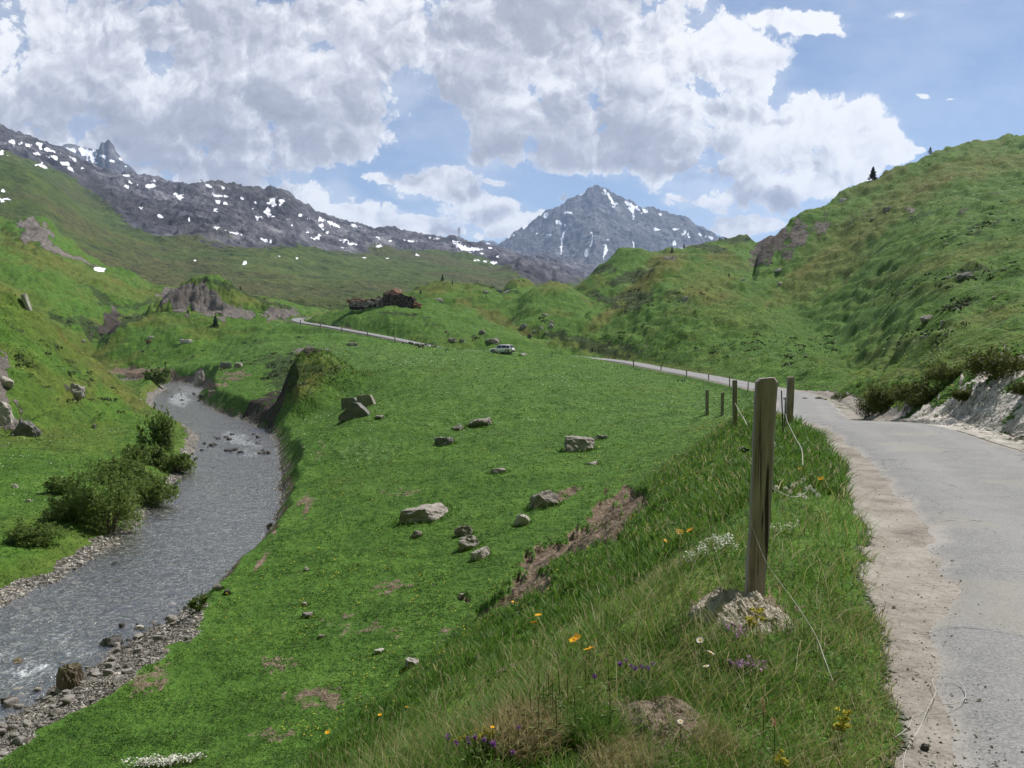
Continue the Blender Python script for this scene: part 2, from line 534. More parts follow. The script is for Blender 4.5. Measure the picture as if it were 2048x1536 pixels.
def make_ground_mat():
    m, t, out = mat('alpine_turf')
    co = t.coord()
    gravel, rock, soil = t.attr('zone')
    dry, lush, stones = t.attr('tone')
    pale, shrub, snow = t.attr('extra')
    darkr, chalk, _ = t.attr('more')
    n_big = t.noise(co, .012, 2, .55)
    n_mid = t.noise(co, .075, 4, .6)
    n_loc = t.noise(co, .42, 4, .62)
    n_fin = t.noise(co, 2.3, 4, .72)
    n_vf = t.noise(co, 14, 2, .7)
    # elongated terracettes, rough clumps
    f = t.math('ADD', t.math('MULTIPLY', n_loc, .40), t.math('ADD', t.math('MULTIPLY', n_fin, .42), t.math('MULTIPLY', n_vf, .26)))
    g = t.ramp(f, [(.36, (.018, .036, .006)), (.47, (.038, .085, .011)), (.56, (.062, .132, .016)), (.68, (.105, .178, .027)), (.8, (.17, .21, .06))])
    gy = t.ramp(f, [(.36, (.030, .036, .009)), (.50, (.080, .092, .017)), (.62, (.125, .135, .026)), (.78, (.20, .185, .06))])
    gb = t.ramp(f, [(.36, (.040, .035, .014)), (.52, (.105, .092, .032)), (.72, (.20, .165, .070))])
    gl = t.ramp(f, [(.36, (.026, .058, .010)), (.48, (.046, .104, .014)), (.60, (.068, .140, .022)), (.8, (.12, .19, .04))])
    ymask = t.math('ADD', t.mapr(n_mid, .50, .66, 0, .55), t.math('MULTIPLY', dry, 1.0), clamp=True)
    bmask = t.mapr(t.math('ADD', t.math('MULTIPLY', n_mid, -.6), t.math('ADD', t.math('MULTIPLY', n_big, .5), t.math('MULTIPLY', n_loc, .55))), .34, .48, 0, .28)
    bmask = t.math('ADD', bmask, t.math('MULTIPLY', dry, .14), clamp=True)
    bmask = t.math('MULTIPLY', bmask, t.math('SUBTRACT', 1, lush))
    col = t.mix(t.math('MULTIPLY', ymask, t.math('SUBTRACT', 1, t.math('MULTIPLY', lush, .75))), g, gy)
    col = t.mix(bmask, col, gb)
    col = t.mix(t.math('MULTIPLY', lush, .85), col, gl)
    # dark low shrubs (rhododendron, juniper mats)
    sn = t.noise(co, .55, 5, .65)
    smask = t.math('MULTIPLY', t.mapr(t.math('ADD', sn, t.math('MULTIPLY', t.math('SUBTRACT', shrub, .5), .9)), .52, .66), t.mapr(shrub, .02, .2))
    col = t.mix(t.math('MULTIPLY', smask, .85), col, t.ramp(n_fin, [(.35, (.012, .022, .007)), (.65, (.040, .062, .016))]))
    # sparse white / pale flower haze in the meadow
    fl = t.voro(co, 3.0, 'F1')
    flm = t.math('MULTIPLY', t.mapr(fl, .10, .17, 1, 0), t.math('MULTIPLY', pale, t.mapr(n_loc, .40, .6)))
    col = t.mix(t.math('MULTIPLY', flm, .8), col, (.42, .45, .33))
    col = t.mix(t.math('MULTIPLY', pale, t.mapr(n_fin, .48, .7, 0, .33)), col, (.30, .33, .22))
    # bare soil
    sc = t.ramp(t.math('ADD', t.math('MULTIPLY', n_fin, .6), t.math('MULTIPLY', n_vf, .4)), [(.35, (.055, .038, .026)), (.52, (.150, .112, .080)), (.68, (.26, .205, .155))])
    soilm = t.mapr(t.math('ADD', soil, t.math('ADD', t.math('MULTIPLY', t.math('SUBTRACT', n_fin, .5), 1.5), t.math('MULTIPLY', t.math('SUBTRACT', n_loc, .5), .9))), .48, .62)
    col = t.mix(soilm, col, sc)
    # rock
    rc, rh = rock_nodes(t, t.vmath('MULTIPLY', co, (1, 1, .6)), (.165, .145, .128), (.040, .035, .032), (.34, .31, .28), s=.55)
    rc = t.mix(t.math('MULTIPLY', darkr, .8), rc, t.mix(1, rc, (.17, .15, .13), 'MULTIPLY'))
    rockm = t.mapr(t.math('ADD', rock, t.math('ADD', t.math('MULTIPLY', t.math('SUBTRACT', n_loc, .5), .9), t.math('MULTIPLY', t.math('SUBTRACT', n_fin, .5), .5))), .44, .56)
    col = t.mix(rockm, col, rc)
    # pale road grit
    gn = t.noise(co, 38, 3, .8)
    gv = t.voro(co, 26, 'F1', out='Color')
    gc = t.ramp(t.math('ADD', t.math('MULTIPLY', n_fin, .45), t.math('ADD', t.math('MULTIPLY', gn, .35), t.math('MULTIPLY', n_loc, .2))),
                [(.34, (.085, .072, .062)), (.46, (.200, .178, .155)), (.58, (.290, .265, .238)), (.72, (.41, .385, .355))])
    gpeb = t.mapr(t.noise(co, 9, 3, .8), .60, .70, 0, .55)
    gc = t.mix(gpeb, gc, (.10, .085, .075))
    ck = t.ramp(t.math('ADD', t.math('MULTIPLY', n_fin, .55), t.math('MULTIPLY', n_vf, .5)), [(.36, (.13, .105, .085)), (.48, (.33, .30, .27)), (.56, (.47, .445, .41)), (.70, (.62, .60, .57))])
    gc = t.mix(chalk, gc, ck)
    gravm = t.mapr(t.math('ADD', gravel, t.math('ADD', t.math('MULTIPLY', t.math('SUBTRACT', n_fin, .5), .9), t.math('MULTIPLY', t.math('SUBTRACT', n_vf, .5), .5))), .40, .58)
    col = t.mix(gravm, col, gc)
    # stream stones
    sv = t.node('ShaderNodeTexVoronoi', feature='F1')
    t.put(sv.inputs['Vector'], t.vmath('ADD', co, t.vmath('SCALE', t.noise(co, 3, 2, .5, out='Color'), None)))
    sv.inputs['Scale'].default_value = 4.2
    ss = t.node('ShaderNodeSeparateColor')
    t.l.new(sv.outputs['Color'], ss.inputs[0])
    stc = t.ramp(t.math('ADD', t.math('MULTIPLY', ss.outputs[0], .8), t.math('MULTIPLY', n_fin, .3)),
                 [(.1, (.12, .105, .09)), (.4, (.25, .235, .215)), (.62, (.35, .325, .29)), (.85, (.50, .47, .43)), (.98, (.34, .25, .15))])
    stc = t.mix(t.mapr(sv.outputs['Distance'], .35, .62, 0, .9), stc, (.045, .04, .033))
    stm = t.mapr(t.math('ADD', stones, t.math('MULTIPLY', t.math('SUBTRACT', n_fin, .5), .8)), .40, .55)
    col = t.mix(stm, col, stc)
    # a left-over snow patch
    col = t.mix(t.mapr(t.math('ADD', snow, t.math('MULTIPLY', t.math('SUBTRACT', n_loc, .5), .3)), .45, .55), col, (.85, .87, .9))
    # relief
    hg = t.math('ADD', t.math('MULTIPLY', n_loc, .9), t.math('MULTIPLY', n_fin, .45))
    hs = t.math('SUBTRACT', .2, t.math('MULTIPLY', sv.outputs['Distance'], .35))
    h = t.math('MULTIPLY', hg, t.math('ADD', .9, t.math('ADD', t.math('MULTIPLY', rockm, 2.0), t.math('MULTIPLY', t.math('MULTIPLY', gravm, t.math('SUBTRACT', 1, chalk)), -.75))))
    h = t.math('ADD', h, t.math('MULTIPLY', stm, hs))
    principled(t, out, col, .9, t.bump(h, .8, .75), spec=.12)
    return m


def make_mountain_mat():
    m, t, out = mat('mountain_rock')
    co = t.coord()
    green, snow, dark = t.attr('zone')
    st = t.vmath('MULTIPLY', co, (1, 1, 1.0))
    n1 = t.noise(st, .0045, 6, .6)
    n2 = t.noise(st, .022, 7, .68)
    n3 = t.noise(st, .11, 4, .75)
    f = t.math('ADD', t.math('MULTIPLY', n1, .35), t.math('ADD', t.math('MULTIPLY', n2, .45), t.math('MULTIPLY', n3, .28)))
    rc = t.ramp(f, [(.40, (.016, .016, .023)), (.49, (.044, .043, .055)), (.56, (.094, .092, .106)), (.66, (.25, .245, .26))])
    rc = t.mix(t.math('MULTIPLY', dark, .75), rc, t.ramp(f, [(.4, (.022, .022, .024)), (.7, (.085, .08, .078))]))
    gc = t.ramp(t.math('ADD', t.math('MULTIPLY', n2, .6), t.math('MULTIPLY', n3, .42)), [(.38, (.026, .042, .012)), (.52, (.058, .088, .018)), (.68, (.110, .125, .032))])
    gc = t.mix(t.mapr(n1, .46, .60, 0, .75), gc, t.ramp(n3, [(.4, (.040, .042, .018)), (.6, (.098, .088, .034))]))
    gm = t.mapr(t.math('ADD', green, t.math('ADD', t.math('MULTIPLY', t.math('SUBTRACT', n2, .5), 1.1), t.math('MULTIPLY', t.math('SUBTRACT', n3, .5), .9))), .42, .58)
    col = t.mix(gm, rc, gc)
    fleck = t.math('MULTIPLY', t.mapr(n3, .68, .76), t.math('MULTIPLY', t.mapr(n1, .46, .60), t.math('SUBTRACT', 1, gm)))
    col = t.mix(t.math('MULTIPLY', fleck, .75), col, (.78, .79, .82))
    sm = t.mapr(t.math('ADD', snow, t.math('ADD', t.math('MULTIPLY', t.math('SUBTRACT', n3, .5), .45), t.math('MULTIPLY', t.math('SUBTRACT', n2, .5), .35))), .46, .54)
    col = t.mix(sm, col, (.86, .88, .92))
    h = t.math('ADD', t.math('MULTIPLY', n2, 1.0), t.math('MULTIPLY', n3, .4))
    principled(t, out, col, .92, t.bump(h, .8, 14), spec=.1)
    return m


def make_road_mat():
    m, t, out = mat('worn_asphalt')
    co = t.coord()
    edge, trk, _ = t.attr('zone')
    n1 = t.noise(co, .35, 5, .6)
    n2 = t.noise(co, 2.2, 6, .7)
    n3 = t.noise(co, 60, 3, .8)
    ag = t.voro(co, 95, 'F1', out='Color')
    s = t.node('ShaderNodeSeparateColor')
    t.put(s.inputs[0], ag)
    f = t.math('ADD', t.math('MULTIPLY', n2, .35), t.math('ADD', t.math('MULTIPLY', n3, .35), t.math('MULTIPLY', s.outputs[0], .3)))
    c = t.ramp(f, [(.30, (.125, .124, .128)), (.48, (.190, .188, .191)), (.60, (.225, .222, .224)), (.78, (.30, .295, .29))])
    dust = t.mapr(t.math('ADD', t.math('MULTIPLY', edge, .70), t.math('ADD', t.math('MULTIPLY', n1, .42), t.math('MULTIPLY', n2, .35))), .72, 1.12, 0, .9)
    c = t.mix(dust, c, t.ramp(n2, [(.3, (.26, .24, .22)), (.7, (.36, .335, .31))]))
    oil = t.mapr(t.noise(co, .9, 5, .7), .58, .74, 0, .45)
    c = t.mix(oil, c, (.15, .147, .15))
    c = t.mix(t.math('MULTIPLY', trk, t.mapr(n1, .3, .7, .05, .25)), c, (.34, .335, .335))
    pt = t.mapr(t.noise(co, .5, 2, .4), .60, .63, 0, .35)
    c = t.mix(pt, c, (.28, .26, .215))
    wv = t.vmath('ADD', co, t.vmath('SCALE', t.noise(co, 1.3, 4, .6, out='Color'), None))
    cr = t.voro(wv, .55, 'DISTANCE_TO_EDGE')
    c = t.mix(t.math('MULTIPLY', t.mapr(cr, .0, .012, .75, 0), t.mapr(n2, .45, .58)), c, (.055, .052, .05))
    grit = t.mapr(t.noise(co, 17, 3, .9), .66, .72, 0, .7)
    c = t.mix(t.math('MULTIPLY', grit, t.mapr(n1, .45, .62)), c, (.07, .063, .058))
    h = t.math('ADD', t.math('MULTIPLY', s.outputs[0], .004), t.math('MULTIPLY', n2, .012))
    principled(t, out, c, .85, t.bump(h, .8, 1.0), spec=.25)
    return m


def make_water_mat():
    m, t, out = mat('stream_water')
    co = t.coord()
    foam, _, _ = t.attr('zone')
    w = t.vmath('ADD', co, t.vmath('SCALE', t.noise(co, .5, 3, .6, out='Color'), None))
    n1 = t.noise(w, 1.1, 3, .6)
    n2 = t.noise(t.vmath('MULTIPLY', w, (1.6, .8, 1)), 3.4, 4, .65)
    n3 = t.noise(w, 11, 3, .7)
    h = t.math('ADD', t.math('MULTIPLY', n1, .22), t.math('ADD', t.math('MULTIPLY', n2, .24), t.math('MULTIPLY', n3, .11)))
    nb = t.bump(h, 1.0, .34)
    gl = t.node('ShaderNodeBsdfGlossy')
    gl.inputs['Color'].default_value = (.82, .79, .76, 1)
    gl.inputs['Roughness'].default_value = .12
    t.put(gl.inputs['Normal'], nb)
    tr = t.node('ShaderNodeBsdfTransparent')
    tr.inputs['Color'].default_value = (.84, .87, .86, 1)
    fr = t.node('ShaderNodeFresnel')
    fr.inputs['IOR'].default_value = 1.33
    t.put(fr.inputs['Normal'], nb)
    mx = t.node('ShaderNodeMixShader')
    t.put(mx.inputs[0], t.math('MULTIPLY_ADD', fr.outputs[0], .58, .015, clamp=True))
    t.l.new(tr.outputs[0], mx.inputs[1])
    t.l.new(gl.outputs[0], mx.inputs[2])
    # white water
    df = t.node('ShaderNodeBsdfPrincipled')
    df.inputs['Base Color'].default_value = (.80, .84, .87, 1)
    df.inputs['Roughness'].default_value = .5
    t.put(df.inputs['Normal'], nb)
    fm = t.mapr(t.math('ADD', t.math('MULTIPLY', foam, .42), t.math('ADD', t.math('MULTIPLY', n2, .8), t.math('MULTIPLY', n3, .55))), 1.02, 1.36, 0, .72)
    mx2 = t.node('ShaderNodeMixShader')
    t.put(mx2.inputs[0], fm)
    t.l.new(mx.outputs[0], mx2.inputs[1])
    t.l.new(df.outputs[0], mx2.inputs[2])
    t.l.new(mx2.outputs[0], out.inputs[0])
    return m


def make_leaf_mat(name, stops, trans=.35, rough=.6, attr='tint'):
    """foliage: colour runs along the ramp by the per-blade tint"""
    m, t, out = mat(name)
    r, g, b = t.attr(attr)
    c = t.ramp(r, stops)
    d = t.node('ShaderNodeBsdfPrincipled')
    t.put(d.inputs['Base Color'], c)
    d.inputs['Roughness'].default_value = rough
    d.inputs['Specular IOR Level'].default_value = .25
    tl = t.node('ShaderNodeBsdfTranslucent')
    t.put(tl.inputs['Color'], c)
    mx = t.node('ShaderNodeMixShader')
    mx.inputs[0].default_value = trans
    t.l.new(d.outputs[0], mx.inputs[1])
    t.l.new(tl.outputs[0], mx.inputs[2])
    t.l.new(mx.outputs[0], out.inputs[0])
    return m


def make_rock_mat(name, base, dark, light, s=2.5, moss=0.0, lichen=0.0):
    m, t, out = mat(name)
    inf = t.node('ShaderNodeObjectInfo')
    co = t.vmath('ADD', t.coord(), t.vmath('SCALE', inf.outputs['Location'], None))
    c, h = rock_nodes(t, co, base, dark, light, s)
    c = t.mix(t.mapr(inf.outputs['Random'], 0, 1, 0, .35), c, t.mix(1, c, (.62, .56, .52), 'MULTIPLY'))
    if lichen:
        c = t.mix(t.mapr(t.noise(co, 6 * s, 4, .7), .60, .68, 0, lichen), c, (.42, .40, .30))
    if moss:
        gn = t.node('ShaderNodeNewGeometry')
        sx = t.node('ShaderNodeSeparateXYZ')
        t.l.new(gn.outputs['Normal'], sx.inputs[0])
        mm = t.math('MULTIPLY', t.mapr(sx.outputs[2], .2, .9), t.mapr(t.noise(co, 2 * s, 5, .7), .45, .62, 0, moss))
        c = t.mix(mm, c, (.06, .08, .02))
    principled(t, out, c, .9, t.bump(h, .6, .12), spec=.2)
    return m


def make_plain(name, col, rough=.6, spec=.4, metallic=0.0, var=.15, s=8):
    m, t, out = mat(name)
    co = t.coord()
    n = t.noise(co, s, 5, .6)
    c = t.mix(t.mapr(n, .35, .65, 0, 1), [x * (1 - var) for x in col], [min(1, x * (1 + var)) for x in col])
    principled(t, out, c, rough, t.bump(n, .1, .02), spec=spec, Metallic=metallic)
    return m


def make_wood_mat():
    m, t, out = mat('weathered_timber')
    co = t.coord()
    st = t.vmath('MULTIPLY', co, (1, 1, .06))
    w = t.noise(st, 38, 5, .6, .6)
    w2 = t.noise(st, 130, 4, .7, .3)
    n = t.noise(co, 3.2, 5, .6)
    f = t.math('ADD', t.math('MULTIPLY', w, .55), t.math('ADD', t.math('MULTIPLY', w2, .3), t.math('MULTIPLY', n, .2)))
    c = t.ramp(f, [(.36, (.120, .090, .090)), (.48, (.262, .208, .208)), (.58, (.355, .295, .295)), (.74, (.49, .435, .43))])
    crk = t.mapr(t.noise(t.vmath('MULTIPLY', co, (1, 1, .035)), 24, 3, .5, .4), .62, .66, 0, .9)
    c = t.mix(crk, c, (.022, .016, .013))
    c = t.mix(t.mapr(t.noise(co, 1.4, 4, .6), .55, .75, 0, .45), c, (.09, .075, .07))
    h = t.math('SUBTRACT', f, t.math('MULTIPLY', crk, .8))
    principled(t, out, c, .85, t.bump(h, .7, .012), spec=.2)
    return m


M = {}
M['ground'] = make_ground_mat()
M['mountain'] = make_mountain_mat()
M['road'] = make_road_mat()
M['water'] = make_water_mat()
M['grass'] = make_leaf_mat('grass_blades', [(0, (.045, .100, .015)), (.25, (.075, .160, .022)), (.5, (.115, .215, .032)), (.68, (.165, .24, .050)), (.8, (.29, .26, .10)), (.92, (.34, .28, .15)), (1, (.46, .40, .26))], .5)
M['meadow'] = make_leaf_mat('meadow_grass', [(0, (.026, .062, .010)), (.4, (.046, .108, .014)), (.7, (.068, .142, .022)), (.9, (.12, .17, .04)), (1, (.26, .24, .12))], .5)
M['willow'] = make_leaf_mat('willow_leaves', [(0, (.075, .125, .024)), (.5, (.145, .215, .048)), (1, (.23, .30, .09))], .55)
M['juniper'] = make_leaf_mat('juniper_leaves', [(0, (.040, .056, .012)), (.5, (.095, .118, .022)), (1, (.17, .18, .04))], .4)
M['needles'] = make_leaf_mat('pine_needles', [(0, (.008, .016, .008)), (.6, (.020, .036, .015)), (1, (.040, .060, .022))], .15)
M['petal_yellow'] = make_leaf_mat('yellow_petals', [(0, (.80, .36, .008)), (1, (.90, .52, .015))], .3)
M['petal_butter'] = make_leaf_mat('buttercup_petals', [(0, (.62, .46, .02)), (1, (.78, .62, .04))], .3)
M['petal_white'] = make_leaf_mat('white_petals', [(0, (.62, .60, .52)), (1, (.82, .82, .76))], .3)
M['petal_purple'] = make_leaf_mat('purple_petals', [(0, (.17, .055, .27)), (1, (.34, .14, .46))], .3)
M['petal_pink'] = make_leaf_mat('thyme_petals', [(0, (.30, .13, .33)), (1, (.52, .30, .52))], .3)
M['petal_lime'] = make_leaf_mat('spurge_petals', [(0, (.34, .30, .02)), (1, (.55, .48, .04))], .3)
M['seed'] = make_leaf_mat('seed_heads', [(0, (.16, .085, .045)), (1, (.36, .22, .11))], .2)
M['stone'] = make_rock_mat('meadow_stone', (.27, .245, .225), (.10, .09, .082), (.46, .43, .40), 1.6, 0, .5)
M['stone_dark'] = make_rock_mat('slate_stone', (.16, .155, .15), (.055, .052, .05), (.30, .285, .27), 1.6, 0, .35)
M['stone_pale'] = make_rock_mat('pale_stone', (.40, .37, .33), (.20, .17, .145), (.58, .55, .51), 2.0)
M['stone_wet'] = make_rock_mat('wet_stone', (.085, .08, .076), (.03, .028, .026), (.18, .17, .16), 2.0)
M['pebble'] = make_rock_mat('stream_pebble', (.25, .235, .215), (.12, .11, .10), (.40, .375, .35), 3.0)
M['stone_mossy'] = make_rock_mat('mossy_stone', (.15, .12, .085), (.05, .042, .03), (.24, .2, .15), 2.4, .8)
M['marl'] = make_rock_mat('crumbly_marl', (.42, .37, .32), (.19, .15, .12), (.58, .54, .49), 5.0)
M['wood'] = make_wood_mat()
M['black'] = make_plain('black_plastic', (.012, .012, .013), .35, .5)
M['steel'] = make_plain('galvanised_steel', (.42, .42, .43), .45, .5, .8)
M['rope'] = make_plain('white_fence_cord', (.46, .44, .41), .7, .2)
M['bark'] = make_plain('bark', (.10, .075, .055), .9, .1, 0, .4, 12)
M['stem'] = make_plain('plant_stem', (.07, .11, .025), .7, .2)
# ------------------------------------------------------------------ terrain meshes
def blobs(u, v, L, n=None):
    out = np.zeros(u.shape)
    if n is not None:          # ragged outlines
        u = u + n[0]
        v = v + n[1]
    for b in L:
        bu, bv, ru, rv = b[:4]
        rot = math.radians(b[4]) if len(b) > 4 else 0
        s = b[5] if len(b) > 5 else 1.0
        du, dv = u - bu, v - bv
        c, sn = math.cos(rot), math.sin(rot)
        q = np.sqrt(((du * c + dv * sn) / ru) ** 2 + ((-du * sn + dv * c) / rv) ** 2)
        if n is not None:
            q = q * (1 + n[2])
        out = np.maximum(out, s * (1 - smooth((q - .45) / 1.0)))
    return out


def ragged(x, y, f=1.0):
    la, ly = x / np.maximum(y, .5) * 100 * f, np.log(np.maximum(y, .5)) * 40 * f
    return (fbm(la * .35, ly * .35, 3, 171) * 22 / f, fbm(la * .5, ly * .5, 3, 175) * 9 / f, fbm(la * .9, ly * .9, 4, 177) * .75)


Z_ROCK = [(1528, 500, 20, 34, 20), (1560, 478, 22, 30, 30, .9), (1600, 470, 20, 34, 30, .75), (1640, 445, 18, 30, 35, .6), (1575, 500, 16, 26, 20, .6),
          (362, 600, 26, 30), (390, 585, 40, 22), (420, 612, 44, 22, 15), (470, 622, 44, 12, 10), (560, 627, 40, 13), (226, 640, 16, 24), (212, 658, 30, 14, 0, .8),
          (70, 462, 34, 24, 20), (95, 490, 22, 14, 30, .8), (130, 505, 30, 7, 30, .8), (165, 522, 26, 7, 25, .7), (330, 590, 12, 20),
          (4, 780, 18, 70), (16, 846, 36, 16, 25), (-40, 800, 60, 90), (56, 862, 30, 8, 15, .8), (150, 785, 30, 12, 25, .6),
          (612, 706, 26, 12),  (400, 762, 16, 20), (1340, 518, 22, 6, 0, .6), (1495, 540, 20, 5, 20, .5),
          (690, 670, 40, 5, 8, .3), (1820, 420, 10, 5), (1950, 415, 40, 8, -15, .5), (1905, 440, 40, 8, -20, .4), (1850, 470, 30, 5, -20, .4), (2000, 380, 40, 10, -20, .4)]
Z_SOIL = [(1268, 1005, 34, 24, -30, 1.3), (1215, 1040, 40, 44, -25, 1.3), (1165, 1078, 46, 24, -30, 1.3), (1100, 1105, 56, 20, -25, 1.3), (1058, 1165, 52, 24, -30, 1.3), (1020, 1195, 36, 18, -25, 1.1),
          (975, 1215, 30, 14, -30, .7), (1240, 985, 30, 10, -30, .8), (1130, 985, 46, 12, -20, .6), (925, 1195, 14, 8), (890, 1270, 40, 18, -30, .5), (1010, 1330, 50, 14, -20, .5),
          (290, 746, 72, 10, 3), (385, 764, 70, 12, 6), (470, 752, 40, 10, 0, .6), (620, 1000, 9, 18, 0, .6), (640, 900, 9, 26, 10, .45), (610, 1010, 10, 26, 15, .7),
          (525, 1120, 26, 10, -45, .8), (545, 1060, 12, 12, 0, .6), (700, 1250, 70, 30, 0, .50), (780, 1170, 40, 18, 0, .50), (640, 1400, 80, 30, 0, .52), (300, 1360, 60, 30, -30, .50), (560, 1330, 50, 20, 0, .48), (760, 1260, 50, 16, 0, .5), (540, 1470, 60, 16, 0, .48),
          (800, 985, 50, 12, 0, .42), (1500, 720, 30, 8, 0, .3), (1280, 690, 34, 8, 20, .45), (560, 640, 40, 6, 0, .5), (690, 660, 50, 7, 10, .55), (1210, 1400, 90, 60, 10, .55),
          (1330, 1430, 90, 60, 0, .6), (1100, 1470, 90, 40, 0, .5), (1480, 1240, 130, 60, 0, .8), (1440, 790, 20, 10, 0, .3), (160, 560, 60, 8, 25, .4)]
Z_DRY = [(150, 700, 200, 30, 38, .45), (60, 640, 120, 40, 35, .3), (240, 780, 120, 18, 38, .75), (100, 820, 120, 40, 30, .2), (610, 760, 80, 60, 0, .7), (1335, 525, 40, 22, 0, .9),
         (1280, 570, 70, 18, -45, .9), (1220, 625, 60, 14, -42, .7), (1420, 580, 60, 40, 20, .5), (1100, 566, 60, 10, 5, .8), (1040, 564, 30, 8, 0, .7), (1000, 640, 80, 10, 28, .8),
         (880, 570, 80, 16, 0, .5), (620, 655, 50, 20, -30, .5), (1700, 480, 220, 30, -38, .6), (1800, 400, 200, 26, -30, .55), (1640, 560, 120, 22, -28, .5), (1760, 355, 50, 16, -25, .6),
         (1900, 520, 160, 14, -15, .5), (1800, 590, 140, 14, -12, .6), (1860, 700, 160, 40, -10, .5), (1960, 640, 120, 18, -18, .6), (1350, 900, 110, 26, -35, .9), (1250, 960, 70, 22, -45, .9),
         (1420, 850, 60, 20, -20, .9), (1200, 700, 90, 14, 12, .5), (1330, 735, 120, 10, 8, .45), (130, 800, 40, 12, 0, .3), (100, 880, 140, 26, 5, .6), (210, 860, 60, 16, 0, .6), (300, 640, 120, 14, 0, .4),
         (200, 560, 200, 20, 20, .45), (100, 520, 120, 18, 25, .6), (60, 600, 80, 20, 30, .3), (450, 590, 120, 16, 10, .5), (1460, 520, 60, 14, 20, .5), (30, 1180, 160, 24, -20, .5), (200, 1120, 90, 20, -25, .5),
         (1550, 640, 60, 16, 0, .4), (1480, 640, 90, 20, 10, .35), (2000, 330, 90, 20, -10, .4), (1150, 1350, 200, 80, -10, .5), (1350, 1200, 160, 90, 0, .35)]
Z_PALE = [(760, 712, 210, 18, 3, .9), (640, 690, 90, 10, 0, .7), (900, 745, 260, 18, 2, .45), (720, 905, 60, 22, 0, .8), (1050, 790, 220, 24, 5, .45), (1330, 830, 130, 30, -5, .5), (1200, 760, 160, 16, 4, .3),
          (860, 830, 200, 30, 0, .3), (1000, 860, 160, 20, 0, .3)]
Z_SHRUB = [(910, 556, 95, 7, 2), (820, 575, 40, 6, -20), (980, 572, 60, 7, 15), (1210, 600, 46, 12, 20, .9), (1255, 556, 50, 12, -20), (1270, 600, 34, 22, 10), (1200, 540, 30, 10, -20), (1420, 495, 46, 10, 15, .8),
           (1470, 478, 46, 7, 0), (1180, 690, 90, 14, 20, .8), (1260, 700, 60, 12, 15, .7), (1420, 765, 60, 10, 10, .5), (430, 565, 60, 8, 5), (500, 588, 60, 7, 20), (560, 612, 50, 6, 15, .8), (290, 605, 40, 8, -10, .8),
           (200, 590, 50, 8, 30, .8), (180, 655, 44, 16, 40), (230, 612, 60, 8, 10, .7), (260, 640, 40, 10, -20, .8), (130, 640, 40, 14, 35, .7), (90, 680, 50, 14, 35, .55), (150, 740, 56, 14, 40, .6), (50, 725, 40, 16, 35, .55), (110, 790, 46, 14, 30, .5), (30, 650, 40, 12, 35, .5), (200, 800, 46, 10, 30, .5), (220, 770, 40, 10, 40, .5),
           (572, 745, 46, 44, 0, .95), (640, 740, 40, 20, 30, .6), (480, 690, 70, 8, -8, .6), (320, 705, 40, 8, 0, .5), (1360, 600, 40, 26, 30, .6), (1300, 660, 90, 30, 15, .45), (1560, 700, 160, 30, 0, .3),
           (1930, 545, 40, 8, -15), (1920, 610, 34, 8, -20), (1840, 680, 60, 14, -15, .6), (1730, 430, 60, 14, -35, .6), (1850, 430, 60, 10, -25, .6), (1950, 460, 90, 14, -20, .6), (1900, 560, 160, 12, -8, .45),
           (800, 628, 60, 5, 5, .9), (850, 690, 50, 8, 10, .6), (960, 675, 30, 6, 0, .6), (640, 645, 60, 5, 10, .8), (720, 665, 60, 5, 12, .8), (870, 650, 60, 6, 10, .6), (1110, 655, 60, 8, 40, .5), (700, 690, 20, 4, 0, .5), (520, 720, 40, 8, -15, .6)]
Z_SNOW = [(201, 539, 15, 5, 8), (8, 330, 8, 3), (6, 385, 7, 3), (4, 402, 6, 4), (12, 412, 5, 4)]


SURV = {}


def survey(x, y, keys=('z',)):
    """read the finished ground at points (x, y)"""
    x, y = np.atleast_1d(np.asarray(x, float)), np.atleast_1d(np.asarray(y, float))
    fa = np.clip((x / y - SURV['a0']) / SURV['da'], 0, SURV['NC'] - 1.001)
    fy = np.clip((np.log(y) - SURV['l0']) / SURV['dl'], 0, SURV['NR'] - 1.001)
    i, j = fy.astype(int), fa.astype(int)
    p, q = fy - i, fa - j
    out = []
    for k in keys:
        g = SURV[k]
        out.append((g[i, j] * (1 - q) + g[i, j + 1] * q) * (1 - p) + (g[i + 1, j] * (1 - q) + g[i + 1, j + 1] * q) * p)
    return out[0] if len(out) == 1 else out


def hit(u, v, ymin=2.0, ymax=468):
    e = float(e_of(v))
    a = float(a_of(u, e))
    ys = np.geomspace(ymin, ymax, 2400)
    z = survey(a * ys, ys)
    g = z - e * ys
    below = np.nonzero(g >= 0)[0]
    i = int(below[0]) if len(below) else int(np.argmax(g))
    return Vector((a * ys[i], ys[i], float(z[i])))


